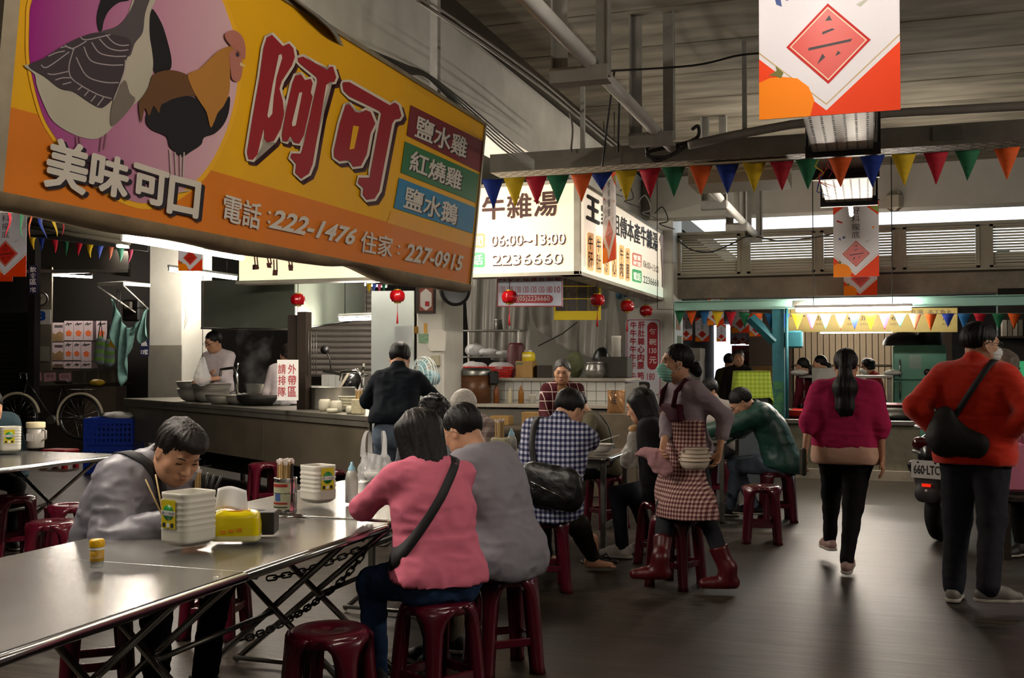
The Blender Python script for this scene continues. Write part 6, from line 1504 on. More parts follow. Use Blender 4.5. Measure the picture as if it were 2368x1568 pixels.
# ------------------------------------------------------------------ pillars and boards between the stalls
q = at(908, 900, 12.4); tag(MB().box((q.x, q.y, 1.15), (.50, .05, 2.3), rz=R(14)).build('partition_board', M('panel_white', '#b9c2c0', .4, var=.04)), 'tall plain white panel beside the middle pillar', 'panel')
PP = Pl((0, pm1.y - .002, 0), (0, -1, 0))
t = thing('framed_certificate', 'framed certificate on the middle pillar', 'frame', PP.hit(985, 725)); MB().prism([PP.hit(*p) for p in ((963, 660), (1007, 660), (1007, 725), (963, 725))], PP.n * .025).build('frame', M('frame_brown', '#352a26', .5), t); PP2 = Pl((0, pm1.y - .03, 0), (0, -1, 0)); decal(t, 'mat', PP2, [(970, 667), (1001, 667), (1001, 719), (970, 719)], M('cert_red', '#8c4432', .5), 1); decal(t, 'paper', PP2, [(985, 667), (998, 678), (998, 708), (985, 718), (972, 708), (972, 678)], WHT, 2); decal(t, 'seal', PP2, [(983, 697), (993, 697), (993, 708), (983, 708)], REDP, 3)
t = thing('wall_clock', 'round black wall clock beside the middle pillar', 'clock', at(1050, 680, 11.6)); c = at(1050, 668, 11.55); MB().lathe([(.001, 0), (.19, 0), (.19, .04), (.165, .05), (.16, .03), (.001, .03)], c, 28, axis=(.75, -.6, 0), cap=False).build('case', BLACK, t); MB().lathe([(.001, .031), (.158, .031)], c, 28, axis=(.75, -.6, 0), cap=False).build('dial', M('dial_grey', '#9aa0a4', .4), t)
MB().cyl(c + Vector((.75, -.6, 0)).normalized() * .04, c + Vector((.75, -.6, 0)).normalized() * .04 + Vector((0, 0, .11)), .006, n=5).build('hand', BLACK, t); MB().cyl(c + Vector((.75, -.6, 0)).normalized() * .04, c + Vector((.75, -.6, 0)).normalized() * .04 + Vector((.04, .05, .02)), .006, n=5).build('hand', BLACK, t)
for lab, nm, P4, m_, th in (('green illustrated card on the middle pillar', 'wall_card', ((968, 772), (993, 772), (993, 793), (968, 793)), M('card_green', '#7f9f80', .6, var=.5, vs=40), .004), ('gold paper charm on the middle pillar', 'paper_charm', ((980, 748), (988, 748), (988, 771), (980, 771)), M('charm_gold', '#c79a48', .6), .004), ('small gilt picture on the middle pillar', 'small_picture', ((958, 755), (967, 755), (967, 771), (958, 771)), M('gilt', '#8a641c', .4, .3), .01), ('white notice tablet hanging on the middle pillar', 'notice_tablet', ((994, 770), (1003, 762), (1022, 762), (1033, 768), (1031, 812), (999, 812), (993, 803)), WPLAST, .03), ('cream socket box on the middle pillar', 'socket_box', ((1000, 822), (1018, 822), (1018, 845), (1000, 845)), M('socket_cream', '#aaa58a', .5), .05)):
    tag(MB().prism([PP.hit(*p) for p in P4], PP.n * th).build(nm, m_), lab, 'socket' if 'socket' in lab else 'notice')
t = thing('whiteboard', 'small whiteboard hanging on the white panel', 'board', at(935, 800, 12.1)); PW_ = Pl(at(930, 780, 12.15), FWDH); MB().prism([PW_.hit(*p) for p in ((913, 755), (953, 753), (953, 803), (913, 803))], PW_.n * .02).build('board', M('board_white', '#b9bfc2', .3), t)
# pedestal fan
def fan(label, c, axis, r, body, name='electric_fan', pole=None):
    t = thing(name, label, 'fan', c if pole is None else (c[0], c[1], 0)); ax = Vector(axis).normalized(); c = Vector(c)
    for rr, o_ in ((r, 0), (r * .97, .03), (r * .8, .055), (r * .55, .07), (r * .3, .08), (r * .97, -.03), (r * .7, -.05)):
        u, v = frame_of(ax); MB().tube([c + ax * o_ + (u * math.cos(a) + v * math.sin(a)) * rr for a in np.linspace(0, 2 * math.pi, 29)], .004, 5, cap=False).build('guard_ring', M('fan_guard', '#b5bfbc', .4), t)
    u, v = frame_of(ax)
    for k in range(28): a = 2 * math.pi * k / 28; d = u * math.cos(a) + v * math.sin(a); MB().tube([c + ax * .08 + d * r * .2, c + ax * .06 + d * r * .7, c + ax * .02 + d * r], .0025, 4).build('guard_wire', M('fan_guard'), t)
    MB().lathe([(.001, .085), (r * .24, .082), (r * .24, .07), (.001, .07)], c, 20, axis=ax, cap=False).build('hub_badge', body, t)
    for k in range(4):
        a = 2 * math.pi * k / 4; d = u * math.cos(a) + v * math.sin(a); e = ax.cross(d); MB().add([c + d * r * .12 - e * r * .1 + ax * .0, c + d * r * .85 - e * r * .28, c + d * r * .8 + e * r * .28 + ax * .03, c + d * r * .12 + e * r * .1 + ax * .03], [(0, 1, 2, 3)]).build('blade', M('fan_blade', '#7fb0b8', .3, alpha=.7), t, solid=.004)
    MB().lathe([(.001, -.18), (.06, -.17), (.075, -.1), (.07, -.02), (.001, -.01)], c, 16, axis=ax, cap=False).build('motor', body, t)
    if pole is not None: MB().cyl(c - ax * .1, (c.x - ax.x * .1, c.y - ax.y * .1, 0.03), .02, n=8).build('pole', body, t); MB().lathe([(.001, .0), (.2, 0), (.2, .02), (.05, .05), (.001, .05)], (c.x - ax.x * .1, c.y - ax.y * .1, 0), 20, cap=False).build('base', body, t)
    return t
FANB = M('fan_blue', '#8fb4c0', .4); c = at(978, 872, 10.4); fan('pale blue pedestal fan behind the counter man', c, (-.5, -.85, .1), .20, FANB, pole=1)
c = at(1440, 678, 14.0); fan('wall fan with blue hub above the price board', c, (-.5, -.8, -.3), .26, M('fan_hub_blue', '#4c7894', .4))
# ------------------------------------------------------------------ red lanterns
LR = M('lantern_red', '#a00812', .22, coat=.3); LG = M('lantern_gold', '#c79a3c', .3, .8)
def lantern(label, px, py, d, r, z_hang, tassel=True):
    c = PY(10.14).hit(px, py) if px < 1300 else PX(-2.79).hit(px, py); t = thing('red_lantern', label, 'lantern', c, 0, 'red lanterns')
    rs = []
    for a in np.linspace(-1.15, 1.15, 13): rs.append([Vector(((r * (.30 + .70 * math.cos(a) ** .7) * (1 + .03 * math.cos(8 * b))) * math.cos(b), (r * (.30 + .70 * math.cos(a) ** .7) * (1 + .03 * math.cos(8 * b))) * math.sin(b), r * .80 * math.sin(a))) for b in np.linspace(0, 2 * math.pi, 49)[:-1]])
    MB().rings(rs, True, True).build('shade', LR, t, False)
    for s in (-1, 1): MB().lathe([(r * .42, 0), (r * .48, r * .03), (r * .48, r * .18), (r * .42, r * .2), (.001, r * .2)], (0, 0, s * r * .72 - (r * .2 if s < 0 else 0)), 20, cap=False).build('gold_ring', LG, t, False)
    MB().cyl((0, 0, r * .9), (0, 0, zb - .004 - c.z), .004, n=5).build('hanging_wire', CABLED, t, False)
    if tassel: MB().cyl((0, 0, -r * .9), (0, 0, -r * 2.2), .003, n=5).build('tassel_cord', LR, t, False); MB().cyl((0, 0, -r * 2.1), (0, 0, -r * 3.6), r * .05, r * .16, n=8).build('tassel', M('tassel_red', '#b3121a', .7), t, False)
lantern('red lantern before the extractor hood', 689, 693, 11.15, .078, 2.36); lantern('red lantern left of the framed certificate', 919, 685, 10.75, .080, 2.36); lantern('red lantern before the white hanging price board', 1178, 687, 10.05, .080, 2.36); lantern('red lantern before the yellow photo board', 1381, 694, 11.0, .080, 2.36); lantern('red lantern left above the tall price board', 1450, 708, 12.7, .086, 2.36); lantern('smallest red lantern at the right end under the corner sign', 1494, 719, 14.2, .086, 2.36, False)

# ------------------------------------------------------------------ beef stall goods
def atY(px, py, Y): return PY(Y).hit(px, py)
def onB(px, d=12.25): q = atY(px, 880, d); return Vector((q.x, q.y, bz + .018))
t = thing('wire_rack', 'white pipe rack with shelves on the beef stall counter', 'rack', onB(1140, 12.5)); xa, xb = atY(1072, 800, 12.4).x, atY(1208, 800, 12.4).x; yy = onB(1140, 12.4).y; zt_ = atY(1140, 765, 12.4).z
for x in (xa, xb):
    for y_ in (yy - .15, yy + .18): MB().cyl((x, y_, bz + .018), (x, y_, zt_), .014, n=8).build('upright', WPIPE, t)
for z in (zt_, atY(1140, 826, 12.4).z): MB().bbox(((xa + xb) / 2, yy, z), (xb - xa, .36, .02), .004).build('shelf', STEELB, t)
zs_ = atY(1140, 826, 12.4).z
for k, (px, r, hh) in enumerate(((1096, .11, .16), (1130, .12, .10), (1165, .10, .07))): q = atY(px, 820, 12.4); g = SDF(.016); g.ell((q.x, q.y, zs_ + .01 + hh * .5), (r, .12, hh * .5), None, 0); tag(np_mesh('plastic_bundle', [g.mesh(fold=.02, ff=13, seed=k + 20)], BAGM, None, True), ('tall crumpled clear bag on the rack shelf', 'clear bag in the middle of the rack shelf', 'flat clear bag at the right of the rack shelf')[k], 'wrapping')
q = atY(1152, 757, 12.4); lathe_thing('steel_jug', 'steel jug on the top shelf of the rack', 'jug', [(.001, 0), (.06, 0), (.05, .12), (.055, .13), (.048, .13), (.052, .01), (.001, .01)], (q.x, q.y, zt_ + .012), STEEL)
q = atY(1193, 800, 12.2); t = thing('storage_tube', 'dark red cylinder with netted top on the rack', 'container', (q.x, q.y, bz + .018)); MB().lathe([(.001, 0), (.10, 0), (.105, .02), (.105, .38), (.08, .42), (.001, .42)], n=24, cap=False).build('tube_body', M('dark_red', '#4a141c', .5, var=.2), t, False)
RBK = M('basket_red', '#b51f16', .45)
for k, px in enumerate((1098, 1160)):
    q = onB(px, 12.1); t = thing('plastic_basket', ('left', 'right')[k] + ' red plastic basket under clear plastic on the beef counter', 'basket', q)
    for j in range(5):
        z0, z1 = j * .028, j * .028 + .018; f0, f1 = .72 + .28 * j / 5, .72 + .28 * (j + .8) / 5
        MB().rings([[Vector((sx * .16 * f, sy * .11 * f, z)) for sx, sy in ((-1, -1), (1, -1), (1, 1), (-1, 1))] for f, z in ((f0, z0), (f1, z1))], False).build('slat', RBK, t, False, solid=.006)
    MB().box((0, 0, .004), (.23, .16, .008)).build('floor', RBK, t, False)
    for a in range(10): f = -1 + 2 * a / 9; MB().tube([(f * .115, -.08, 0), (f * .16, -.112, .14)], .005, 5).build('rib', RBK, t, False); MB().tube([(f * .115, .08, 0), (f * .16, .112, .14)], .005, 5).build('rib', RBK, t, False)
    g = SDF(.016); g.ell((0, 0, .13), (.16, .11, .06), None, 0); np_mesh('plastic_cover', [g.mesh(fold=.016, ff=14, seed=k + 40)], BAGM, t)
q = onz(1097, 935, .95); q = atY(1097, 930, 11.66); t = thing('rice_cooker', 'big wood-grain rice warmer with a steel lid', 'cooker', (q.x, q.y, lz)); rr = .20; hh = atY(1097, 868, 11.66).z - lz
MB().lathe([(.001, 0), (rr, 0), (rr, hh), (.001, hh)], n=32, cap=False).build('drum', M('wood_grain', '#5e3b22', .35, var=.3, vs=4, stretch=(1, 1, 6)), t, False); MB().lathe([(rr + .005, hh), (rr + .008, hh + .05), (rr * .9, hh + .08), (.001, hh + .09)], n=32, cap=False).build('lid', STEELB, t, False); MB().bbox((rr + .05, -.02, hh - .03), (.10, .1, .16), .02).build('handle', BLACK, t, False)
q = onB(1215, 12.2); t = thing('carton', 'brown carton on the beef counter', 'box', q); MB().bbox((0, 0, .10), (.24, .2, .20), .004).build('box_body', CARD, t, False); MB().box((-.05, -.101, .17), (.10, .002, .03)).build('label', M('label_olive', '#5f6848', .6), t, False)
q = q + Vector((.03, 0, .202)); t = thing('tissue_pack', 'yellow tissue pack on the carton', 'tissues', q); MB().grid(lambda u, v: pack(u, v) * .95, 40, 8).build('wrapper', M('tissue_yellow'), t, False); MB().grid(lambda u, v: Vector(((u - .5) * .1, .01 * math.sin(u * 7), .08 + v * .05)), 8, 4).build('tissue', M('tissue_white'), t, False, solid=.0015)
q = onB(1258, 12.2); tag(MB().bbox(q + Vector((0, 0, .075)), (.18, .16, .15), .004, R(25)).build('tin_box', M('tin', '#55504a', .35, .7)), 'tilted grey tin on the beef counter', 'tin')
def onL(px): q = atY(px, 930, 11.68); return Vector((q.x, q.y, lz))
for k, (px, c, h, lab) in enumerate(((1148, '#6e3a10', .22, 'brown sauce squeeze bottle on the tiled ledge'), (1179, '#c2b99c', .19, 'pale sauce squeeze bottle on the tiled ledge'), (1205, '#8a5a1c', .21, 'half full amber squeeze bottle on the tiled ledge'))): squeeze(lab, onL(px), M('sauce_%d' % k, c, .3), M('sauce_%d' % k), h)
lathe_thing('white_cup', 'white lidded cup on the tiled ledge', 'cup', [(.001, 0), (.032, 0), (.036, .09), (.04, .092), (.04, .105), (.001, .105)], onL(1232), WPLAST)
for k, (px, w2, h2) in enumerate(((1160, .22, .10), (1245, .24, .09), (1228, .16, .16))): q = atY(px, 965, 11.2 - .3 * (k == 2)); tag(MB().bbox((q.x, q.y, lz - .22 + h2 / 2), (w2, .18, h2), .004).build('carton', CARD if k != 1 else M('carton_white', '#bdb8ab', .7)), ('low brown carton before the tiled ledge', 'pale carton before the elderly woman', 'open carton with white paper near the elderly woman')[k], 'box')
t = thing('side_bench', 'low plank bench carrying cartons before the ledge', 'bench', atY(1215, 990, 11.1)); q = atY(1205, 975, 11.05); MB().bbox((q.x, q.y, lz - .24), (1.0, .5, .035), .004).build('plank', M('plank_worn', '#6b5f4e', .7, var=.25), t)
for x in (-.42, .42): MB().box((q.x + x, q.y, (lz - .26) / 2), (.05, .4, lz - .26)).build('leg', M('plank_worn'), t)
# steel kettle, pots and jar at the right of the beef counter
q = onB(1375, 12.2); t = thing('steel_pot', 'round steel pot on the beef counter right of the elderly woman', 'pot', q); MB().lathe([(.001, 0), (.09, 0), (.125, .05), (.13, .1), (.11, .15), (.11, .17), (.12, .18), (.06, .2), (.001, .21)], n=26, cap=False).build('pan', STEEL, t, False); MB().cyl((0, 0, .2), (0, 0, .235), .02, n=10).build('knob', BLACK, t, False)
q = onB(1425, 12.4); lathe_thing('white_jar', 'tall white plastic jar on the beef counter', 'jar', [(.001, 0), (.055, 0), (.055, .22), (.06, .225), (.06, .25), (.001, .25)], q + Vector((0, 0, .25)), WPLAST); tag(MB().bbox(q + Vector((0, 0, .125)), (.34, .3, .25), .01).build('crate_box', M('crate_dark', '#3a3830', .7, var=.3)), 'dark box under the white jar', 'box')
q = onB(1330, 12.5); g = SDF(.02); g.ell(tuple(q + Vector((0, 0, .16))), (.10, .10, .16), None, 0); tag(np_mesh('sack', [g.mesh(fold=.02, ff=8, seed=3)], M('sack_green', '#5d6142', .8, var=.3), None, True), 'olive green sack behind the elderly woman', 'sack'); q = onB(1392, 12.55); g = SDF(.02); g.ell(tuple(q + Vector((0, 0, .18))), (.12, .10, .18), None, 0); tag(np_mesh('sack', [g.mesh(fold=.02, ff=8, seed=5)], M('bag_black', '#0c0c0e', .35), None, True), 'black plastic sack behind the steel pot', 'sack')
q = atY(1425, 930, 11.3); t = thing('snack_bag', 'shiny orange rice cracker bag', 'snack', (q.x, q.y, q.z - .12))
def pil(sg): return lambda u, v: Vector((q.x + (u - .5) * .20 * (1 - .06 * math.sin(v * math.pi)), q.y + sg * (.002 + .045 * (math.sin(u * math.pi) * math.sin(v * math.pi)) ** .6 + .004 * math.sin(u * 23 + v * 17)), q.z - .12 + v * .25))
for sg in (-1, 1): MB().grid(pil(sg), 20, 20).build('wrapper_side', M('foil_orange', '#b98a5e', .25, .3, var=.35, vs=8), t)
PK = Pl((0, q.y - .052, 0), (0, -1, 0)); text_col(t, '旺旺', PK, 1413, 903, 1426, 936, BLK, .03, 2)
tag(MB().bbox((q.x, q.y + .05, (q.z - .12) / 2), (.5, .3, q.z - .12), .01).build('stand_box', M('plank_worn')), 'low stand under the cracker bag', 'stand')
# hanging plastic sheet behind the rack
def sheet(label, a, b, c, d_, amp, sd):
    a, b, c, d_ = map(Vector, (a, b, c, d_))
    def f(u, v): p = (a * (1 - u) + b * u) * (1 - v) + (d_ * (1 - u) + c * u) * v; n_ = amp * (math.sin(u * 19 + v * 3 + sd) + .6 * math.sin(u * 41 + v * 7)) * (.4 + .6 * v); return p + Vector((0, n_, -.12 * math.sin(u * math.pi) * v))
    return tag(MB().grid(f, 50, 20).build('plastic_sheet', M('sheet_grey_film', '#8f8c84', .3, alpha=.55, bump=.3, bs=12), None, solid=.003), label, 'sheet')
sheet('left hanging plastic sheet behind the rack', atY(1068, 600, 13.2), atY(1215, 600, 13.2), atY(1225, 830, 13.2), atY(1085, 800, 13.2), .05, 0); sheet('right hanging plastic sheet sagging to the counter', atY(1205, 640, 13.5), atY(1420, 640, 13.5), atY(1440, 835, 13.2), atY(1240, 760, 13.2), .06, 2)
tag(MB().tube([atY(1245, 800, 13.0), atY(1300, 772, 12.9), atY(1335, 745, 12.8)], .008, 6).build('cable', CABLED), 'black cable slung across the plastic sheet', 'cable')
# notices on the end face of the tiled pillar
PE = Pl((pr2.x + .006, 0, 0), (1, 0, 0)); tag(MB().box((pr2.x + .012, 14.85, 1.35), (.012, .66, 1.9)).build('notice_board', M('notice_pale_blue', '#b3c8cc', .5)), 'pale blue notice panel on the side of the tiled pillar', 'panel')
for k in range(4): tag(MB().box((pr2.x + .02, 14.8 + .08 * (k % 2), 2.05 - k * .34), (.004, .34, .26)).build('paper_notice', M('notice_print_%d' % k, ('#8a6a50', '#6f8f6a', '#7f8f92', '#9a5a50')[k], .7, var=.6, vs=18)), ('topmost', 'second', 'third', 'lowest')[k] + ' paper notice on the pale blue panel', 'notice')

# ------------------------------------------------------------------ far right stalls
fy = PY(16.4); xa, xb = fy.hit(2066, 900).x, fy.hit(2190, 900).x; zt_ = fy.hit(2130, 798).z; FR = M('fridge_green', '#5c9480', .32, var=.12, vs=3)
t = thing('refrigerator', 'green two-door refrigerator in the far stall', 'refrigerator', ((xa + xb) / 2, 16.75, 0)); MB().bbox(((xa + xb) / 2, 16.76, zt_ / 2), (xb - xa, .68, zt_), .02).build('cabinet', FR, t); zs_ = fy.hit(2130, 880).z
for z0, z1, nm in ((zs_ + .01, zt_ - .01, 'upper_door'), (.12, zs_ - .01, 'lower_door')):
    o = MB().bbox(((xa + xb) / 2, 16.40, (z0 + z1) / 2), (xb - xa - .01, .05, z1 - z0), .012).build(nm, FR, t); hz = z0 + .14 if nm == 'upper_door' else z1 - .16; MB().tube([(xa + .09, 16.37, hz - .1), (xa + .09, 16.33, hz - .08), (xa + .09, 16.33, hz + .13), (xa + .09, 16.37, hz + .15)], .012, 8).build('handle', CHROME, o)
MB().lathe([(.001, 0), (.05, 0), (.05, .006), (.001, .008)], ((xa + xb) / 2 + .1, 16.37, zs_ + .12), 16, axis=(0, -1, 0), cap=False).build('badge', BLACK, t); MB().box((xa + .30, 16.37, zt_ - .24), (.16, .004, .2)).build('sticker', M('sticker_grey', '#7d9488', .5), t)
q = Vector(((xa + xb) / 2, 16.75, zt_)); lathe_thing('steel_pot', 'tall dark steel pot on top of the refrigerator', 'pot', [(.001, 0), (.17, 0), (.17, .2), (.18, .21), (.165, .21), (.001, .2)], q + Vector((.16, 0, .002)), STEELD); lathe_thing('iron_wok', 'black wok upside down on the refrigerator', 'wok', [(.30, 0), (.3, .05), (.25, .12), (.14, .18), (.001, .2)], q + Vector((-.20, 0, .002)), IRON)
# yellow fabric menu board behind the mint beam
PYb = Pl((0, 15.0, 0), (0, -1, 0)); t = board('menu_banner', 'long cream menu banner of the far stall', PYb, 1818, 712, 2214, 768, M('menu_cream', '#a8985a', .6, var=.15, vs=3), hangto=2.83); mk = M('menu_ink', '#6b5a3a', .6); mk2 = M('menu_frame', '#3c2c20', .6); stroke_px(t, 'frame_line', PYb, [[(1828, 717), (1828, 731), (1862, 731)]], 2, mk2, 2)
for k, (px, s_) in enumerate(((1888, '35'), (1960, '45'), (1990, '35'), (2060, '45'), (2180, '130'))): text_px(t, s_, PYb, (px, 731), (px + (13 if len(s_) < 3 else 20), 731), (px, 741), mk2, .01, 2, shear=.3); text_px(t, '米粉湯', PYb, (px - 2, 746), (px + 20, 746), (px - 2, 753), mk, .0, 2)
text_px(t, '丸湯', PYb, (2105, 716), (2135, 716), (2105, 726), mk2, .0, 2); text_px(t, '手工魚丸', PYb, (2146, 716), (2202, 716), (2146, 727), mk2, .0, 2)
# plank wall, each board its own
wy = 19.5; pw = MB().box((PY(wy).hit(1960, 830).x, wy + .06, 1.3), (3.4, .06, 2.6)).build('wall_planks', M('plank_back', '#3a3026', .9)); struct(pw, 'beige plank wall of the far stall')
xa, xb = PY(wy).hit(1835, 830).x, PY(wy).hit(2075, 830).x; n = 17; me = MB().bbox((0, 0, 0), ((xb - xa) / n - .012, .03, 2.5), .004).mesh('plank'); me.materials.append(M('plank_beige', '#8f7f68', .75, var=.2, vs=3, stretch=(3, 3, .4)))
for k in range(n): o = bpy.data.objects.new('plank', me); COL.objects.link(o); o.parent = pw; o.location = Vector((xa + (xb - xa) * (k + .5) / n, wy, 1.3)) - pw.location
MB().box(((xa + xb) / 2, wy - .03, 1.42), (xb - xa, .04, .03)).build('batten', M('plank_back'), pw)
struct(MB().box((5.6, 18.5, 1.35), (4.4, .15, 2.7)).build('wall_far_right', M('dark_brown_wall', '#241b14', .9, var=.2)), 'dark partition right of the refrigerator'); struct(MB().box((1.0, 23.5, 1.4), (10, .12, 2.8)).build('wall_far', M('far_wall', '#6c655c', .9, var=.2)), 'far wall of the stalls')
xw = PY(22).hit(1695, 800).x; tag(MB().box((xw + .1, 23.41, 1.55), (1.35, .05, 1.5)).build('window_light', M('window_white', '#dfe6f2', .5, emit=1.0, ec='#dfe8ff')), 'bright far window behind the hanging banners', 'window')
# red illustrated board and cabinet behind
PR = Pl((0, 21.5, 0), (0, -1, 0)); t = board('menu_board', 'red illustrated menu board beyond the green cloth', PR, 1692, 799, 1756, 860, M('board_red', '#b8404a', .5), hangto=2.83)
for k in range(6): x0, y0 = 1716 + (k % 2) * 20, 804 + (k // 2) * 15; decal(t, 'dish_picture', PR, [(x0, y0), (x0 + 17, y0), (x0 + 17, y0 + 12), (x0, y0 + 12)], M('dish_%d' % (k % 3), ('#a08070', '#5a3a32', '#8a6a5a')[k % 3], .5, var=.8, vs=14), 2)
t = thing('white_cabinet', 'tall white cabinet beyond the tiled pillar', 'cabinet', at(1597, 1000, 17.0)); xa, xb = at(1569, 850, 17.0), at(1624, 850, 17.0); MB().bbox(((xa.x + xb.x) / 2, xa.y + .2, .85), (xb.x - xa.x, .5, 1.7), .01).build('cabinet_body', M('cabinet_white', '#9a968c', .5), t); MB().box(((xa.x + xb.x) / 2, xa.y - .056, .85), (.012, .01, 1.66)).build('door_gap', BLACK, t)
# green checked cloth over a trolley
q = at(1738, 960, 12.6); GC = checks('green_cloth', '#a8b84a', '#7f9a2e', '#93a83c', .05, .0, .45); t = thing('covered_trolley', 'trolley covered by a lime green checked cloth', 'trolley', (q.x, q.y, 0), R(14)); zt_ = at(1738, 858, 12.6).z
def clothf(u, v):
    a = 2 * math.pi * u; e = .3; sg = lambda w_: (abs(w_) ** e) * (1 if w_ > 0 else -1); fl = 1 + .16 * v + .03 * math.sin(a * 9) * v; return Vector((sg(math.cos(a)) * .20 * fl, sg(math.sin(a)) * .20 * fl, zt_ - v * (.36 + .05 * math.sin(a * 2 + 1))))
b = MB().grid(clothf, 64, 10); b.f.append(tuple(range(64))); b.sm.append(False); b.build('cloth', GC, t, False); MB().box((0, 0, zt_ / 2 - .01), (.34, .34, zt_ - .04)).build('trolley_body', M('trolley_grey', '#5d666c', .4, .5), t, False)
q = at(1765, 850, 17.5); tag(MB().bbox((q.x, q.y, .70), (.34, .34, 1.4), .004).build('carton_stack', CARD), 'brown cartons behind the green cloth', 'box')
# basins on the concrete counter
def onR(px): q = PY(ry + .35).hit(px, 950); return Vector((q.x, ry + .35, .745))
lathe_thing('plastic_basin', 'shallow red basin on the concrete counter', 'basin', bowl_prof(.30, .10, .7), onR(1855), M('basin_red', '#a81410', .35), 32); lathe_thing('steel_basin', 'wide steel basin on the concrete counter', 'basin', bowl_prof(.30, .15, .6), onR(2075), STEELB, 32); lathe_thing('plastic_basin', 'pink tray resting on the steel basin', 'basin', [(.001, 0), (.3, 0), (.36, .03), (.37, .035), (.29, .012), (.001, .01)], onR(2068) + Vector((0, 0, .16)), M('tray_pink', '#9c4a52', .35), 32)
q = PY(ry + .5).hit(1820, 925); g = SDF(.016); g.ell((q.x, q.y, .80), (.10, .1, .06), None, 0); tag(np_mesh('rag_bundle', [g.mesh(fold=.012, ff=14, seed=1)], M('rag_grey', '#77735e', .8, var=.3), None, True), 'grey rag bundle at the end of the concrete counter', 'cloth')
t = thing('prep_table', 'kitchen work table behind the concrete counter', 'table', at(1930, 950, 15.6)); a0 = at(1845, 900, 15.2); b0_ = at(2065, 900, 15.2); zt_ = at(1950, 868, 15.2).z; MB().bbox(((a0.x + b0_.x) / 2, a0.y + .5, zt_ - .02), (b0_.x - a0.x, .5, .04), .004).build('tabletop', STEELB, t)
for x in (a0.x + .05, b0_.x - .05): MB().box((x, a0.y + .5, zt_ / 2), (.05, .4, zt_ - .04)).build('leg', STEELD, t)
tag(MB().bbox(at(1908, 880, 14.9), (.36, .02, .36), .004).build('steel_splash_panel', STEELB), 'brushed steel splash panel before the kitchen workers', 'panel'); q = at(1908, 880, 14.9); tag(MB().bbox((q.x, q.y, (q.z - .18) / 2), (.3, .3, q.z - .18), .01).build('stove_base', STEELD), 'steel stove under the splash panel', 'stove')
for k, (px, lab) in enumerate(((1848, 'pile of white dishes left of the kitchen workers'), (2065, 'white plastic sack at the refrigerator foot'))): q = at(px, 868 if k == 0 else 862, 15.4); g = SDF(.016); g.ell((q.x, q.y, zt_ + .035), (.12, .09, .04), None, 0); tag(np_mesh('white_bundle', [g.mesh(fold=.012, ff=14, seed=k)], M('white_wrap', '#c9c7c4'), None, True), lab, 'bundle')
q = at(1868, 700, 14.9); tag(MB().bbox((pq + .19, 14.0, PY(14.0).hit(1842, 785).z), (.22, .2, .22), .02).build('speaker_box', TEAL), 'teal speaker box beside the teal post', 'speaker')
# green side menu at the right edge
PG = Pl((0, 12.6, 0), (0, -1, 0)); t = board('menu_sign', 'green lit menu sign at the right edge', PG, 2330, 835, 2400, 1010, M('menu_green', '#2f8a5a', .5, emit=.35)); text_col(t, '米粉湯', PG, 2342, 848, 2362, 942, BLK, .02, 2)
q = at(2352, 780, 13.2); t = thing('wall_shelf', 'shelf with books at the right edge', 'shelf', q); MB().box(q, (.5, .25, .02)).build('board', WOODD, t); MB().box((q.x + .25, q.y + .14, 1.2), (.9, .03, 2.4)).build('backing', DARKW, t)
for k in range(4): tag(MB().box((q.x - .15 + k * .06, q.y, q.z + .115), (.05, .18, .20)).build('book', M('book_%d' % k, ('#9a958a', '#6a6258', '#8a867c', '#5d574e')[k], .7)), ('first', 'second', 'third', 'fourth')[k] + ' pale book on the right edge shelf', 'book')
# dark bench at the right edge
q = onz(2350, 1300, 0); t = thing('wooden_bench', 'dark wooden bench at the right edge', 'bench', (q.x + .25, q.y + .2, 0)); MB().bbox((.0, 0, .45), (.7, .32, .04), .006).build('seat', WOODD, t, False)
for x in (-.3, .3):
    for y_ in (-.12, .12): MB().box((x, y_, .22), (.05, .05, .44)).build('leg', WOODD, t, False)

# ------------------------------------------------------------------ scooter at the right with number plate
q = onz(2160, 1255, 0); sdir = Vector((.42, .9, 0)).normalized(); t = thing('motor_scooter', 'dark scooter with number plate parked before the concrete counter', 'scooter', (q.x, q.y, 0), facing(sdir.x, sdir.y) if 'facing' in globals() else math.atan2(sdir.y, sdir.x) - math.pi / 2)
g = SDF(.012); g.cone((0, .05, .80), (0, .55, .78), .13, .15, k=0, u=(0, 0, 1), q=.7).cone((0, .0, .70), (0, .7, .62), .12, .14, k=.08).cone((0, .5, .6), (0, 1.1, .45), .13, .12, k=.08).cone((0, 1.15, .5), (0, 1.3, 1.0), .12, .12, k=.1); np_mesh('bodywork', [g.mesh()], SCB, t)
g = SDF(.012); g.cone((0, .12, .87), (0, .7, .86), .11, .12, k=0, u=(0, 0, 1), q=.45); np_mesh('saddle', [g.mesh()], M('saddle_grey', '#3a3a3c', .5), t)
MB().tube([(-.13, .28, .90), (-.15, .02, .93), (-.09, -.07, .93), (.09, -.07, .93), (.15, .02, .93), (.13, .28, .90)], .017, 8).build('grab_rail', M('rail_silver', '#8d8c8c', .3, .8), t, False)
g = SDF(.010); g.cone((-.09, -.07, .80), (.09, -.07, .80), .055, k=0, u=(0, 1, 0), q=.6); np_mesh('tail_lamp', [g.mesh()], M('lamp_red_dark', '#3a0508', .15, coat=.5), t)
MB().box((.06, -.112, .80), (.05, .006, .012)).build('brake_light', M('lamp_red_lit', '#d01510', .3, emit=1.5, ec='#ff2010'), t, False)
MB().tube([(-.14, -.07, .735), (0, -.10, .72), (.14, -.07, .735)], .014, 8).build('silver_trim', M('rail_silver'), t, False)
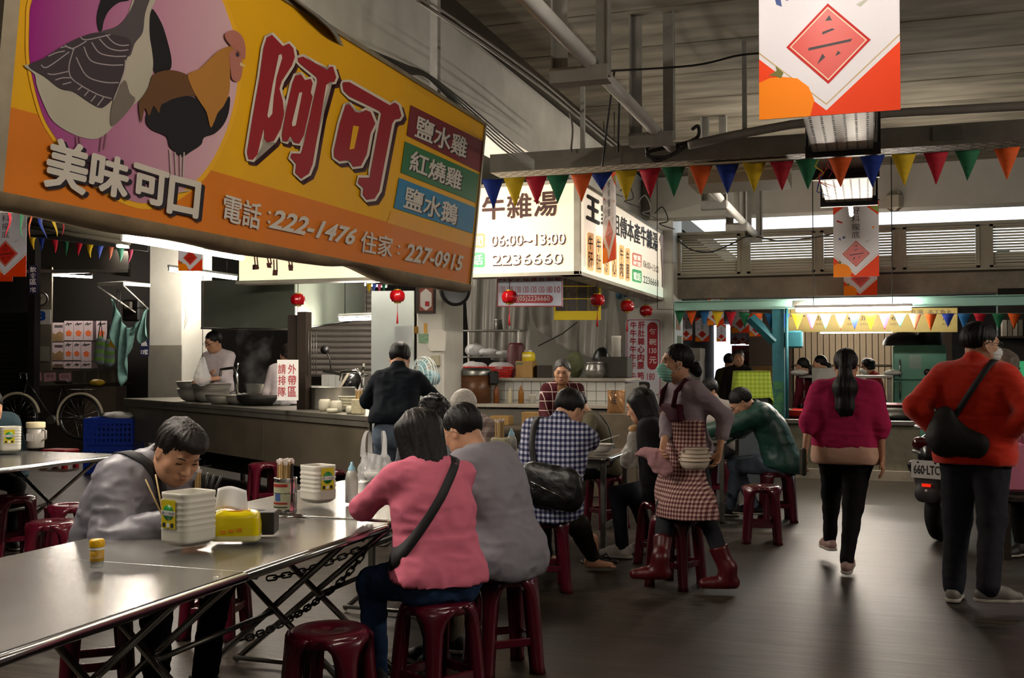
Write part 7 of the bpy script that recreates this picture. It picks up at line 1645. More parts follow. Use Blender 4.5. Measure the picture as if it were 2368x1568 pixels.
pl_o = MB().bbox((0, -.135, .60), (.25, .006, .145), .002).build('number_plate', M('plate_white', '#c9c9c6', .4), t, False); pl_o.rotation_euler = (0, 0, 0)
uvm, fs, _ = text_mesh('660·LTC', .02); me = bpy.data.meshes.new('plate_text'); me.from_pydata([(-.105 + .21 * a, -.1395, .56 + .075 * b) for a, b in uvm], [], fs); me.update(); link_mesh('plate_text', me, BLK, pl_o, False)
for x in (-.07, .07): MB().cyl((x, -.1405, .655), (x, -.136, .655), .008, n=8).build('plate_screw', CHROME, pl_o, False)
g = SDF(.010); g.cone((-.05, -.10, .52), (.05, -.10, .52), .07, k=0, u=(0, 1, 0), q=.35).cone((-.04, -.12, .40), (.04, -.12, .40), .07, k=.06, u=(0, 1, 0), q=.3); np_mesh('mudguard', [g.mesh()], M('mudguard_grey', '#2c2a2a', .5), t)
MB().box((0, -.146, .475), (.07, .006, .025)).build('reflector', M('reflector_red', '#7a0d0a', .2, emit=.4, ec='#ff3018'), t, False); MB().lathe([(.001, 0), (.013, 0), (.001, .004)], (0, -.143, .43), 12, axis=(0, -1, 0), cap=False).build('white_sticker', WHT, t, False)  # red glint of the reflector is put in as weak emission
for yy in (.14, 1.32): MB().lathe([(.13, -.045), (.2, -.055), (.235, -.035), (.245, 0), (.235, .035), (.2, .055), (.13, .045)], Vector((0, yy, .245)), 30, axis=(1, 0, 0), cap=False).build('tyre', M('rubber', '#0b0b0b', .8), t, False); MB().lathe([(.001, -.04), (.13, -.045), (.13, .045), (.001, .04)], Vector((0, yy, .245)), 20, axis=(1, 0, 0), cap=False).build('wheel_hub', STEELD, t, False)
for x in (-1, 1): g = SDF(.010); g.cone((x * .17, -.02, .62), (x * .19, .05, .58), .035, k=0); np_mesh('turn_signal', [g.mesh()], BLACK, t)
MB().tube([(.13, .0, .28), (.14, .35, .30)], .04, 10).build('exhaust', BLACK, t, False)
MB().tube([(-.34, 1.2, 1.06), (0, 1.28, 1.02), (.34, 1.2, 1.06)], .02, 8).build('handlebar', BLACK, t, False)

# ------------------------------------------------------------------ left side: pillar fittings, shop, bicycle, crates
q = at(410, 717, 15.85); t = thing('switch_box', 'white electric switch box on the white pillar', 'box', q); MB().bbox(q, (.25, .14, .30), .008).build('box_body', M('box_white', '#c4c3ba', .45), t); MB().bbox(q + Vector((.02, -.075, 0)), (.16, .012, .25), .004).build('door', M('box_white'), t); tag(MB().bbox(at(430, 660, 15.9), (.17, .1, .34), .03).build('meter_cover', M('box_white')), 'rounded white meter cover at the top of the white pillar', 'box'); tag(MB().bbox(at(416, 784, 15.85), (.10, .08, .15), .01).build('socket_box', M('socket_cream')), 'cream socket box on the right edge of the white pillar', 'socket')
for k in range(2): tag(MB().tube(catmull([tuple(at(x_ + 4 * k, y_, 15.75)) for x_, y_ in ((428, 650), (424, 690), (430, 730), (426, 748), (418, 770))], 5, False), .008, 5).build('cable', M('cable_white', '#b5b3aa', .6)), ('left', 'right')[k] + ' white cable hanging down the white pillar', 'cable')
a0, a1, a2 = at(226, 662, 15.0), at(285, 660, 14.6), at(348, 664, 15.5); t = thing('bracket_shelf', 'white bracket shelf fixed to the white pillar', 'shelf', (a1.x, a1.y, a1.z - .05)); MB().prism([a0, a1, a2, at(290, 657, 16.1)], (0, 0, .05)).build('board', WPAINT, t)
for a, b in ((a0, at(335, 738, 15.9)), (a1, at(343, 715, 15.9))): MB().tube([a, b], .012, 6).build('stay', WPIPE, t)
def netf(u, v):
    p = at(256 + 84 * u, 690 + 20 * u + 58 * math.sin(u * math.pi) ** 1.3, 15.1); ln = np.interp(u, [0, .12, .3, .45, .6, .75, .85, 1.], [.35, .55, .95, .5, .10, .12, .42, .40])
    return p + Vector((.02 * math.sin(v * 5 + u * 9), .05 * math.sin(u * 34 + v * 2) * (.3 + v), -ln * v))
tag(MB().grid(netf, 60, 12).build('net_cloth', M('net_teal', '#5d827c', .9, var=.3, vs=14), None, solid=.004), 'teal net cloth draped from the bracket shelf', 'cloth')
t = thing('electric_meter', 'dark electric meter under the bracket shelf', 'meter', at(308, 745, 15.8)); MB().bbox(at(308, 718, 15.8), (.30, .14, .32), .02).build('case', BLACK, t); MB().bbox(at(296, 706, 15.65), (.12, .06, .11), .01).build('dial_window', M('meter_glass', '#4a4640', .2), t)
PS13 = Pl(at(334, 800, 15.82), FWDH); t = board('number_plate_sign', 'dark blue stall number thirteen plate', PS13, 324, 784, 344, 823, M('sign_navy', '#151a3c', .4)); text_px(t, '區', PS13, (327, 786), (341, 786), (327, 800), WHT, .01, 2); text_px(t, '13號', PS13, (326, 808), (342, 808), (326, 820), WHT, .01, 2)
# dark shop: posts, shutter, header
SH = 19.0
def sx_(px, d=SH): return at(px, 841, d)
q = sx_(78, 17.2); tag(MB().box((q.x, q.y, 1.75), (.13, .13, 3.5)).build('shop_post', M('post_black', '#1c1917', .6, var=.3)), 'dark wooden post at the left of the shop', 'post')
PN = Pl(at(77, 650, 17.0), FWDH); t = board('number_plate_sign', 'dark blue food court plate number seven', PN, 67, 613, 86, 680, M('sign_navy')); text_col(t, '飲食區', PN, 69, 617, 84, 660, WHT, .012, 2); text_px(t, '7號', PN, (69, 664), (83, 664), (69, 676), WHT, .01, 2)
t = thing('roller_shutter', 'dark closed shutter at the left edge', 'shutter', at(30, 900, 18.5)); s0, s1 = at(-60, 841, 18.6), at(68, 841, 18.6); L_ = (s1 - s0).length; du = (s1 - s0) / L_; sm2 = MB().bbox((0, 0, 0), (L_, .03, .085), .012).mesh('slat'); sm2.materials.append(M('shutter_black', '#12100e', .5, .3))
for k in range(26): o = bpy.data.objects.new('slat', sm2); COL.objects.link(o); o.parent = t; o.location = Vector(((s0.x + s1.x) / 2, (s0.y + s1.y) / 2, .05 + k * .09)) - t.location; o.rotation_euler = (0, 0, math.atan2(du.y, du.x))
a, b = at(60, 560, 17.6), at(310, 575, 17.0); tag(MB().prism([at(62, 545, 17.6), at(300, 582, 17.0), at(296, 640, 17.0), at(62, 610, 17.6)], (0, .06, 0)).build('shop_header', M('header_brown', '#2e2a24', .7, var=.2)), 'dark header board above the shop', 'board'); tag(MB().box((at(180, 628, 17.1).x, at(180, 628, 17.1).y - .05, at(180, 628, 17.1).z), (1.75, .08, .05), rz=R(16)).build('header_rail', STEELD), 'steel rail under the shop header', 'rail')
for k, (y0, y1) in enumerate(((510, 548), (524, 562))): tag(MB().tube([at(70, y0, 13.5), at(180, y0 + 20, 13.2), at(300, y1, 12.9)], .05 - .02 * k, 8).build('ceiling_pipe', M('pipe_greybrown', '#8b8474', .6)), ('thick', 'thin')[k] + ' pale pipe under the ceiling at the left', 'pipe')
c = at(97, 692, 18.6); t = thing('wall_clock', 'round brown wall clock in the shop', 'clock', c); MB().lathe([(.001, 0), (.12, 0), (.12, .04), (.10, .05), (.098, .03), (.001, .03)], c, 24, axis=-FWDH, cap=False).build('case', M('frame_brown'), t); MB().lathe([(.001, .032), (.097, .032)], c, 24, axis=-FWDH, cap=False).build('dial', M('dial_white', '#c9c4b4', .4), t); c2 = c - FWDH * .04
MB().cyl(c2, c2 + Vector((-.03, 0, .05)), .005, n=4).build('hand', BLACK, t); MB().cyl(c2, c2 + Vector((.05, 0, .05)), .004, n=4).build('hand', BLACK, t)
PC = Pl(at(98, 740, 18.7), FWDH); t = board('wall_calendar', 'tear-off calendar showing a blue three', PC, 84, 716, 117, 750, WHT); text_px(t, '3', PC, (86, 719), (106, 719), (86, 742), M('ink_blue', '#1a50b0', .5), .06, 2); tag(MB().box(at(98, 760, 18.9) + Vector((0, .05, 0)), (.28, .04, 2.6), rz=R(14)).build('wall_strip', M('strip_grey', '#6f685a', .8)), 'grey wall strip behind the calendar', 'panel'); PC2 = Pl(at(98, 815, 18.6), FWDH); board('blank_panel', 'blank white panel under the calendar', PC2, 82, 801, 113, 835, M('panel_blank', '#8f8c80', .6))
# cartons with orange flower print
CW = M('carton_print_white', '#a9989c', .7, var=.06); FO = M('flower_orange', '#c2561a', .6)
boxes = [(148, 742, 170, 787), (170, 742, 193, 787), (193, 742, 215, 787), (222, 742, 248, 787), (148, 790, 168, 833), (168, 790, 187, 833), (187, 790, 212, 835), (148, 836, 168, 852), (168, 836, 187, 852), (187, 836, 212, 852)]
rowname = ['leftmost upper', 'second upper', 'third upper', 'fourth upper', 'leftmost middle', 'second middle', 'third middle', 'leftmost lowest', 'second lowest', 'third lowest']
sd_ = 19.6; PBx = Pl(at(180, 800, sd_), FWDH)
for (x0, y0, x1, y1), nm in zip(boxes, rowname):
    qd = [PBx.hit(*p) for p in ((x0 + .5, y0), (x1 - .5, y0), (x1 - .5, y1), (x0 + .5, y1))]; t = thing('printed_carton', nm + ' shop carton with orange flower print', 'box', (qd[2] + qd[3]) / 2, 0, 'flower print cartons'); MB().prism(qd, FWDH * .3).build('box_body', CW, t)
    cx, cy = (x0 + x1) / 2, (y0 + y1) / 2 + 6; r = min(7.5, (x1 - x0) * .34)
    if y1 - y0 > 30:
        for k in range(5): a = R(90 + 72 * k); decal(t, 'petal', PBx, [(cx + r * .55 * math.cos(a) + r * .42 * math.cos(b), cy - r * .55 * math.sin(a) + r * .42 * math.sin(b)) for b in np.linspace(0, 6.28, 9)[:-1]], FO, 2)
    stroke_px(t, 'brush_title', PBx, [[(x0 + 4, y0 + 10), (x0 + 9, y0 + 4), (x0 + 11, y0 + 11)], [(x0 + 8, y0 + 8), (x1 - 4, y0 + 6)]], 2.6, BLK, 2)
for k, (y0, y1) in enumerate(((746, 790), (792, 834), (836, 850))):
    qd = [PBx.hit(*p) for p in ((118, y0), (147, y0), (147, y1), (118, y1))]; t = thing('printed_carton', ('upper', 'middle', 'lowest')[k] + ' brown and white carton left of the flower cartons', 'box', qd[2]); MB().prism(qd, FWDH * .3).build('box_body', CW, t); decal(t, 'brown_print', PBx, [(119, y0 + (y1 - y0) * .5), (128, y0 + (y1 - y0) * .62), (138, y0 + (y1 - y0) * .45), (146, y0 + (y1 - y0) * .55), (146, y1 - 1), (119, y1 - 1)], M('print_tan', '#7d6242', .6, var=.3), 2); stroke_px(t, 'title_line', PBx, [[(126, y0 + 7), (145, y0 + 7)], [(126, y0 + 10), (145, y0 + 10)]], 2, BLK, 2)
ct = at(180, 855, sd_); tag(MB().box((at(160, 853, sd_ + .2).x, at(160, 853, sd_ + .2).y, at(160, 853, sd_).z - .02), (1.5, .5, .03), rz=R(18.6)).box((at(120, 853, sd_ + .2).x, at(120, 853, sd_ + .2).y, at(160, 853, sd_).z / 2), (.06, .06, at(160, 853, sd_).z - .03)).box((at(235, 853, sd_ + .2).x, at(235, 853, sd_ + .2).y, at(160, 853, sd_).z / 2), (.06, .06, at(160, 853, sd_).z - .03)).build('stock_shelf', WOODD), 'shelf board under the shop cartons', 'shelf')
t = thing('shop_counter', 'dark shop counter with tin compartments', 'counter', at(175, 950, 18.2)); PK2 = Pl(at(175, 880, 18.0), FWDH); qd = [PK2.hit(*p) for p in ((80, 858), (265, 852), (265, 885), (80, 893))]; MB().prism(qd, FWDH * .6).build('upper_case', M('tin_grey', '#5b544b', .6, var=.3), t); qd = [PK2.hit(*p) for p in ((78, 893), (270, 884), (270, 890), (78, 900))]; MB().prism(qd, FWDH * .7).build('shelf_edge', WOODD, t); qd = [PK2.hit(*p) for p in ((195, 895), (268, 893), (268, 1038), (195, 1038))]; MB().prism(qd, FWDH * .5).build('cabinet', M('cabinet_tan', '#5a4e42', .7, var=.2), t); qd = [PK2.hit(*p) for p in ((80, 900), (195, 896), (195, 1038), (80, 1038))]; MB().prism(qd, FWDH * .4).build('dark_base', M('dark_wood'), t)
for k, (x0, s_) in enumerate(((68, '花生'), (101, '香油'), (136, '花生油'))): decal(t, 'price_card', PK2, [(x0, 862 + k), (x0 + 28, 860 + k), (x0 + 29, 880), (x0 + 1, 883)], M('card_pink', '#c493a0', .7), 3); text_px(t, s_, PK2, (x0 + 6, 865 + k), (x0 + 22, 864 + k), (x0 + 6, 873 + k), BLK, .0, 4)
for k in range(3): decal(t, 'compartment', PK2, [(167 + k * 31, 858), (194 + k * 31, 857), (194 + k * 31, 884), (167 + k * 31, 885)], M('tin_dark', '#40392f', .6, var=.3), 2)
g = SDF(.02); p = PK2.hit(226, 885, .15); g.ell(tuple(p), (.14, .1, .05), None, 0); tag(np_mesh('yellow_gloves', [g.mesh(fold=.02, ff=11, seed=2)], M('glove_yellow', '#c8a416', .6), None, True), 'yellow rubber gloves on the shop counter', 'gloves')
# striped shopping bags and yellow tin hanging
STR = bands('bag_stripes', '#7fae5a', '#8a94a0', .12, .5)
for k, (px, py) in enumerate(((232, 808), (252, 812))): q = at(px, py, 16.8); g = SDF(.018); g.cone((0, 0, -.14), (0, 0, .12), .11, .08, k=0, u=(0, 1, 0), q=.6); t = thing('striped_bag', ('left', 'right')[k] + ' green and red striped bag hanging before the shop', 'bag', q); np_mesh('bag_body', [g.mesh(fold=.014, ff=10, seed=k)], STR, t); MB().tube([(-.05, 0, .15), (.0, 0, .45), (.05, 0, .15)], .008, 5).build('handle', CABLED, t, False)
q = at(276, 797, 15.5); t = thing('yellow_tin', 'tilted yellow tin hanging by the white pillar', 'tin', q); MB().box(q, (.26, .12, .13), rot=Matrix.Rotation(R(22), 3, 'Y')).build('tin_body', M('tin_yellow', '#b58f2c', .45), t)
for k in range(2): MB().tube([at(272 + 6 * k, 668, 15.3), at(274 + 3 * k, 795, 15.5)], .006, 5).build('cord', CABLED, t)
# bicycle
q = at(185, 965, 16.9); t = thing('bicycle', 'old black bicycle with cream mudguards', 'bicycle', (q.x, q.y, 0), R(12)); zc = q.z; RIMC = M('mudguard_cream', '#b5ab94', .5); wr = .345
for x in (0, -1.07):
    c = Vector((x, 0, zc)); MB().tube([c + Vector((wr * math.cos(a), 0, wr * math.sin(a))) for a in np.linspace(0, 2 * math.pi, 41)], .018, 8, cap=False).build('tyre', BLACK, t, False); MB().tube([c + Vector(((wr - .025) * math.cos(a), 0, (wr - .025) * math.sin(a))) for a in np.linspace(0, 2 * math.pi, 41)], .010, 6, cap=False).build('rim', CHROME, t, False)
    MB().tube([c + Vector(((wr + .035) * math.cos(a), 0, (wr + .035) * math.sin(a))) for a in np.linspace(R(10), R(200), 22)], .024, 6).build('mudguard', RIMC, t, False)
    for k in range(18): a = 2 * math.pi * k / 18; MB().cyl(c, c + Vector(((wr - .03) * math.cos(a), 0, (wr - .03) * math.sin(a))), .0022, n=4).build('spoke', CHROME, t, False)
    MB().cyl(c + Vector((0, -.05, 0)), c + Vector((0, .05, 0)), .03, n=10).build('hub', STEELD, t, False)
P_ = {'r': Vector((0, 0, zc)), 'b': Vector((-.45, 0, zc - .04)), 's': Vector((-.30, 0, zc + .50)), 'h': Vector((-.90, 0, zc + .55)), 'f': Vector((-1.07, 0, zc))}
for a, b in (('r', 'b'), ('r', 's'), ('b', 's'), ('b', 'h'), ('h', 'f')): MB().cyl(P_[a], P_[b], .017, n=8).build('frame_tube', BLACK, t, False)
MB().tube([(-.86, -.25, zc + .62), (-.92, -.18, zc + .70), (-.92, .18, zc + .70), (-.86, .25, zc + .62)], .013, 6).build('handlebar', CHROME, t, False); MB().cyl(P_['h'], (-.92, 0, zc + .70), .014, n=6).build('stem', CHROME, t, False); MB().bbox((-.28, 0, zc + .56), (.26, .17, .06), .025).build('saddle', M('saddle_brown', '#241812', .5), t, False)
MB().box((.02, 0, zc + .44), (.40, .13, .012)).build('carrier', STEELD, t, False); MB().cyl((-.45, -.09, zc - .04), (-.45, .09, zc - .04), .07, n=14).build('chainring', STEELD, t, False); MB().cyl((-.1, .04, zc - .05), (-.02, .12, .0), .01, n=6).build('kickstand', STEELD, t, False)
# blue crates
BLU = M('crate_blue', '#0a2a86', .4)
def crate(label, loc, rz, L_=.62, W_=.46, H_=.36):
    t = thing('plastic_crate', label, 'crate', loc, rz, 'blue plastic crates')
    MB().box((0, 0, .012), (L_, W_, .02)).build('floor', BLU, t, False)
    for sx, sy, lx in ((0, -1, L_), (0, 1, L_), (-1, 0, W_), (1, 0, W_)):
        rzz = 0 if sy else math.pi / 2; c = Vector((sx * L_ / 2, sy * W_ / 2, 0)); o = MB().box(c + Vector((0, 0, H_ * .90)), (lx, .02, H_ * .2), rz=rzz).box(c + Vector((0, 0, H_ * .08)), (lx, .02, H_ * .14), rz=rzz)
        n = 11
        for k in range(n + 1): f = -.5 + k / n; o.box(c + (Vector((f * lx, 0, 0)) if sy else Vector((0, f * lx, 0))) + Vector((0, 0, H_ * .5)), (.03, .016, H_), rz=rzz)
        for z in (.3, .5, .7): o.box(c + Vector((0, 0, H_ * z)), (lx, .014, .03), rz=rzz)
        o.build('side_wall', BLU, t, False)
    return t
q = onz(240, 1094, 0); q.z = 0; q = q + Vector((.0, .2, 0)); crate('lower blue plastic crate beside the noodle counter', q, R(20)); crate('upper blue plastic crate with white sacking on top', q + Vector((0, 0, .365)), R(20)); g = SDF(.02); g.ell(tuple(q + Vector((.08, 0, .75))), (.24, .18, .045), None, 0); tag(np_mesh('white_sacking', [g.mesh(fold=.02, ff=9, seed=2)], M('sacking_white', '#a3a29e', .6), None, True), 'white plastic sacking on the blue crates', 'sack')
q = at(262, 968, 17.0); lathe_thing('rice_pot', 'grey round pot with lid behind the blue crates', 'pot', [(.001, 0), (.18, 0), (.21, .05), (.21, .3), (.17, .36), (.001, .38)], (q.x, q.y, .30), STEELD); tag(MB().bbox((q.x, q.y, .15), (.5, .4, .30), .01).build('low_stand', WOODD), 'low stand under the grey pot', 'stand')
# ------------------------------------------------------------------ clothes
PINK = cloth('pink_sweater', '#cd6c82'); NAVYJ = cloth('denim_navy', '#2b4266', .2); GREYSW = cloth('grey_sweat', '#85828a', .08); KHAKI = cloth('khaki', '#6f6658'); BLKC = cloth('black', '#131214'); NAVYS = cloth('navy_shirt', '#10161e')
JEANG = cloth('jeans_grey', '#5a6676', .3); WHT_T = cloth('white_tee', '#c6bcbe'); GREYJ = M('jacket_grey_nylon', '#76747c', .42, var=.12, vs=6, bump=.15, bs=14, spec=.5); GREEN = M('jacket_green_puffer', '#123a32', .42, var=.2, vs=6, spec=.5)
OLIVE = cloth('olive', '#4b4636'); GREYH = cloth('grey_hoodie', '#8a847f'); HEATH = cloth('heather_grey', '#7b7e86', .2); ORANGE = cloth('orange_fleece', '#c8290c', .12, sheen=.3); DKT = cloth('charcoal_trousers', '#23242a')
MAGENTA = bands('magenta_knit', '#b32c5c', '#9c2350', .012, .4); GING = checks('gingham_navy', '#b9bac6', '#1b2038', '#5d6180', .034, .5); APRC = checks('apron_gingham', '#c4aaa0', '#4e2a30', '#8a635e', .026, .6)
APRM = cloth('apron_maroon', '#3c1220'); TOPG = cloth('mauve_grey_top', '#8d8088'); MARG = checks('maroon_grid', '#b9a8a0', '#3c1018', '#b9a8a0', .085, .6, .92); PLAIDB = checks('plaid_beige', '#8e8078', '#5a4c4a', '#746660', .07, .6); MAROONS = cloth('maroon_uniform', '#4a0f1c'); PURP = cloth('purple_dark', '#2d2030'); REDU = cloth('red_uniform', '#7a161c')
OLIVEG = cloth('olive_green', '#4c4d16'); TEALD = cloth('dark_teal', '#23343a'); PINKC = cloth('pink_coat', '#cf7f9a')
class Who:
    def __init__(self, x, y, dx, dy, z0=0.): self.x, self.y, self.f, self.z0 = x, y, facing(dx, dy), z0; self.m = Matrix.Rotation(-self.f, 3, 'Z')
    def l(self, p): return tuple(self.m @ (Vector(p) - Vector((self.x, self.y, self.z0))))
    def d(self, v): return tuple(self.m @ Vector(v))
    def go(self, label, **k): return person(label, (self.x, self.y), self.f, z0=self.z0, **k)
def px_xy(px, d): q = at(px, 841, d); return q.x, q.y

# 1 man in grey jacket, bent over his bowl
W = Who(-3.14, 3.86, 1, -.14)
J1 = W.go('man in grey padded jacket bending over his meal behind the table', h=1.76, pose='sit', lean=30, head=(18, 14, 0), shirt=GREYJ, pants=BLKC, hair='bald', puff=.022, lod=0, w_=1.04, fold=.016, seed=1, collar=True,
          lh=W.l(onz(400, 1185, .80)), rh=W.l(onz(395, 1212, .80)), rel=(.5, -.5, -.7), lel=(-.4, -.4, -.6), curl=(.6, .8), hem=.06, hair_mat=HAIRM2, neck_fwd=.06)
strap(J1, 'black backpack strap across the grey jacket', tuple(J1['sh'][1] + np.array((-.06, 0, .07))), (-.16, -.02, .62), M('webbing_black', '#141316', .7), .045, off=.007, name='backpack_strap', cat='strap')
# 2 woman in pink sweater
q = s_pink.location; W = Who(q.x, q.y, -.66, .75)
J2 = W.go('woman in pink sweater seated with her back to the viewer', h=1.60, pose='sit', lean=15, side=-1, twist=-10, head=(-8, 12, 0), shirt=PINK, pants=NAVYJ, hair='bob', lod=0, w_=1.06, fold=.011, seed=2, hair_mat=HAIRM, hair_len=1.02, hemz=.02,
          lh=W.l(onz(862, 1128, .85)), rh=W.l((-2.05, 4.75, .80)), lel=(0,) + W.l(onz(826, 1186, .80)), rel=(.7, -.4, -.7), hem=.05, lf=(-.16, .36, .085), rf=(.12, .42, .085), palm=((.4, -.2, -.9), None), curl=(.6, .4))
strap(J2, 'black crossbody strap over the pink sweater', tuple(J2['sh'][1] + np.array((-.05, 0, .06))), (-.20, .0, .64), M('webbing_black'), .038, name='crossbody_strap', cat='strap')
# 3 man in grey sweatshirt with glasses
q = s_grey.location; W = Who(q.x, q.y, -.93, .20)
J3 = W.go('man in grey sweatshirt and glasses eating in profile', h=1.63, pose='sit', lean=18, head=(4, 12, 0), shirt=GREYSW, pants=KHAKI, hair='short', lod=0, w_=1.18, puff=.014, fold=.011, seed=3,
          lh=W.l((-2.12, 4.86, .82)), rh=W.l((-2.15, 5.05, .82)), lel=(-.5, -.4, -.8), rel=(.5, -.4, -.8), hem=.07, collar=False, lf=(-.12, .30, .085), rf=(.12, .36, .085))
glasses(J3, M('glasses_pale', '#a08f80', .3, .6))
# 4 woman with hair clip
W = Who(-2.62, 6.12, -.1, 1)
J4 = W.go('woman in heather grey top with a black hair clip, seen from behind', h=1.58, pose='sit', lean=12, head=(0, 8, 0), shirt=HEATH, pants=BLKC, hair='curly', lod=1, seed=4, lh=W.l((-2.85, 6.55, .80)), rh=W.l((-2.45, 6.55, .80)), hair_len=1.2)
hm_ = J4['root']; H4 = lambda x, y, z: J4['head'] + J4['HR'] @ np.array((x, y, z))
MB().tube([H4(-.045, -.115, .075), H4(0, -.128, .082), H4(.045, -.115, .075)], .009, 8).build('hair_clip', M('clip_silver', '#8f9098', .25, .6), hm_, False)
# 5 man at the counter
x, y = px_xy(916, 8.5); W = Who(x, y, -.28, 1)
J5 = W.go('man in navy shirt and grey jeans standing at the counter end', h=1.66, lean=13, head=(0, 14, 0), shirt=NAVYS, pants=JEANG, hair='short', lod=1, w_=1.02, seed=5, fold=.012, lh=(-.18, .42, 1.05), rh=(.22, .40, 1.05), hem=-.11, collar=True, rel=(.8, -.2, -.4), lel=(-.8, -.2, -.4))
# 6 cook in white tee
x, y = px_xy(508, 13.3); W = Who(x, y, .1, -1, .17)
J6 = W.go('young cook in white tee behind the steel bowls', h=1.70, lean=5, head=(28, 16, 0), shirt=WHT_T, pants=BLKC, hair='short', lod=1, sleeve=.55, seed=6, lh=(.05, .28, 1.08), rh=(-.02, .26, 1.16), w_=1.0)
glasses(J6)
# 7 cook with cyan clip
x, y = px_xy(662, 12.0); W = Who(x, y, -.4, .9, .10)
J7 = W.go('cook in white top with a cyan hair clip behind the paper notice', h=1.60, lean=12, head=(-10, 10, 0), shirt=WHT_T, pants=BLKC, hair='bun', lod=1, seed=7, hair_mat=HAIRM2)
H7 = lambda a, b, c: J7['head'] + J7['HR'] @ np.array((a, b, c)); MB().tube([H7(-.01, -.09, .085), H7(.03, -.105, .06), H7(.05, -.10, .04)], .008, 6).build('hair_clip', M('clip_cyan', '#1f9fc0', .3), J7['root'], False)
# 8 elderly woman cook
x, y = px_xy(1301, 10.0); W = Who(x, y, .27, -1)
J8 = W.go('elderly woman in maroon grid jacket standing behind the diners', h=1.50, lean=6, head=(4, 6, 0), shirt=MARG, pants=BLKC, hair='low', hair_mat=HAIRS, lod=1, w_=1.1, seed=8, lh=(-.12, .32, .88), rh=(.12, .32, .88), hem=.1)
g = SDF(.012); g.cone(J8['nb'] + np.array((0, .075, -.02)), J8['nb'] + np.array((0, .115, -.25)), .05, .04, k=.02, u=(0, 1, 0), q=.45); np_mesh('inner_shirt', [g.mesh()], cloth('brown_shirt', '#7c5a3c', .3), J8['root'])
# 9 white-haired man
W = Who(-2.72, 7.62, -.75, -.62)
J9 = W.go('white-haired man in beige plaid shirt eating', h=1.64, pose='sit', lean=16, head=(0, 24, 0), shirt=PLAIDB, pants=BLKC, hair='short', hair_mat=M('hair_white', '#b9b4ab', .5, var=.3, vs=60, bump=.3, bs=240), lod=1, seed=9, lh=W.l((-2.85, 7.2, .80)), rh=W.l((-3.0, 7.3, .80)), w_=1.05)
# 10 man in checked shirt
q = s_plaid.location; W = Who(q.x, q.y, .22, 1)
J10 = W.go('man in navy and white checked shirt seated with his back turned', h=1.72, pose='sit', lean=19, side=2, head=(18, 16, 0), shirt=GING, pants=cloth('olive_trousers', '#2d2a22'), hair='short', lod=1, w_=1.2, fold=.011, seed=10, lh=W.l((-2.25, 7.95, .82)), rh=W.l(onz(1392, 1022, .82)), hem=.09, barefoot=True, collar=True, rel=(.8, .2, -.6),
             rf=W.l(onz(1372, 1290, .085)), lf=W.l((-2.2, 7.3, .085)), puff=.012, toe=(None, W.d((.9, .3, 0))), curl=(.5, .7))
bg = strap(J10, 'black leather crossbody bag on the man in the checked shirt', tuple(J10['sh'][0] + np.array((.06, 0, .06))), (.02, -.22, .62), M('webbing_black'), .042, off=.006)
blk = M('black_leather', '#0c0b0c', .4, var=.2, vs=9, bump=.2, bs=60)
g = SDF(.012); bp_ = np.array(W.l(at(1274, 1125, W.y * .948 - W.x * .319 - .27))); g.cone(bp_ + (-.12, 0, .05), bp_ + (.12, 0, .02), .10, .10, k=0, u=(0, 1, 0), q=.5); g.cone(bp_ + (-.10, 0, -.04), bp_ + (.13, 0, -.06), .09, .09, k=.05, u=(0, 1, 0), q=.6); np_mesh('bag_body', [g.mesh(fold=.006, ff=12, seed=4)], blk, bg)
MB().tube([bp_ + (-.11, -.062, .03), bp_ + (.0, -.068, -.01), bp_ + (.13, -.055, -.06)], .0035, 6).build('zip', CHROME, bg, False)
MB().lathe([(.012, -.002), (.016, 0), (.012, .002)], Vector(bp_ + (-.09, -.066, -.0)), 14, axis=(0, 1, 0), cap=False).build('ring', CHROME, bg, False)
# 11 woman in olive top
q = s_olive.location; W = Who(q.x, q.y, -1, -.15)
J11 = W.go('woman in olive top eating at the far end of the table', h=1.56, pose='sit', lean=22, head=(0, 20, 0), shirt=OLIVE, pants=BLKC, hair='short', lod=1, seed=11, hair_mat=HAIRM, lh=W.l((-2.5, 8.75, .85)), rh=W.l((-2.5, 8.5, .88)), w_=1.05, hem=.04, hair_len=1)
strap(J11, 'black bag strap over the olive top', tuple(J11['sh'][1] + np.array((-.06, 0, .05))), (-.18, -.05, .62), M('webbing_black'), .04, name='crossbody_strap', cat='strap')
# 12 girl with long black hair
q = s_girl.location; W = Who(q.x, q.y, -1, .08)
hb = at(1482, 1012, 7.66)
J12 = W.go('girl with long black hair and black coat eating a wrapped bun', h=1.62, pose='sit', lean=10, head=(0, 16, 0), shirt=BLKC, pants=cloth('navy_trousers', '#0d1018'), hair='long', lod=1, seed=12, puff=.02, hem=.12, lh=W.l(hb + Vector((.05, -.03, -.04))), rh=W.l(hb + Vector((.05, .06, -.04))), curl=(.7, .7), shoe='#b9b4ac',
             lf=W.l(onz(1500, 1252, .09)), rf=(.12, .34, .085), toe=(W.d((-.8, -.5, 0)), None), palm=((.3, -.9, .1), (-.3, -.9, .1)))
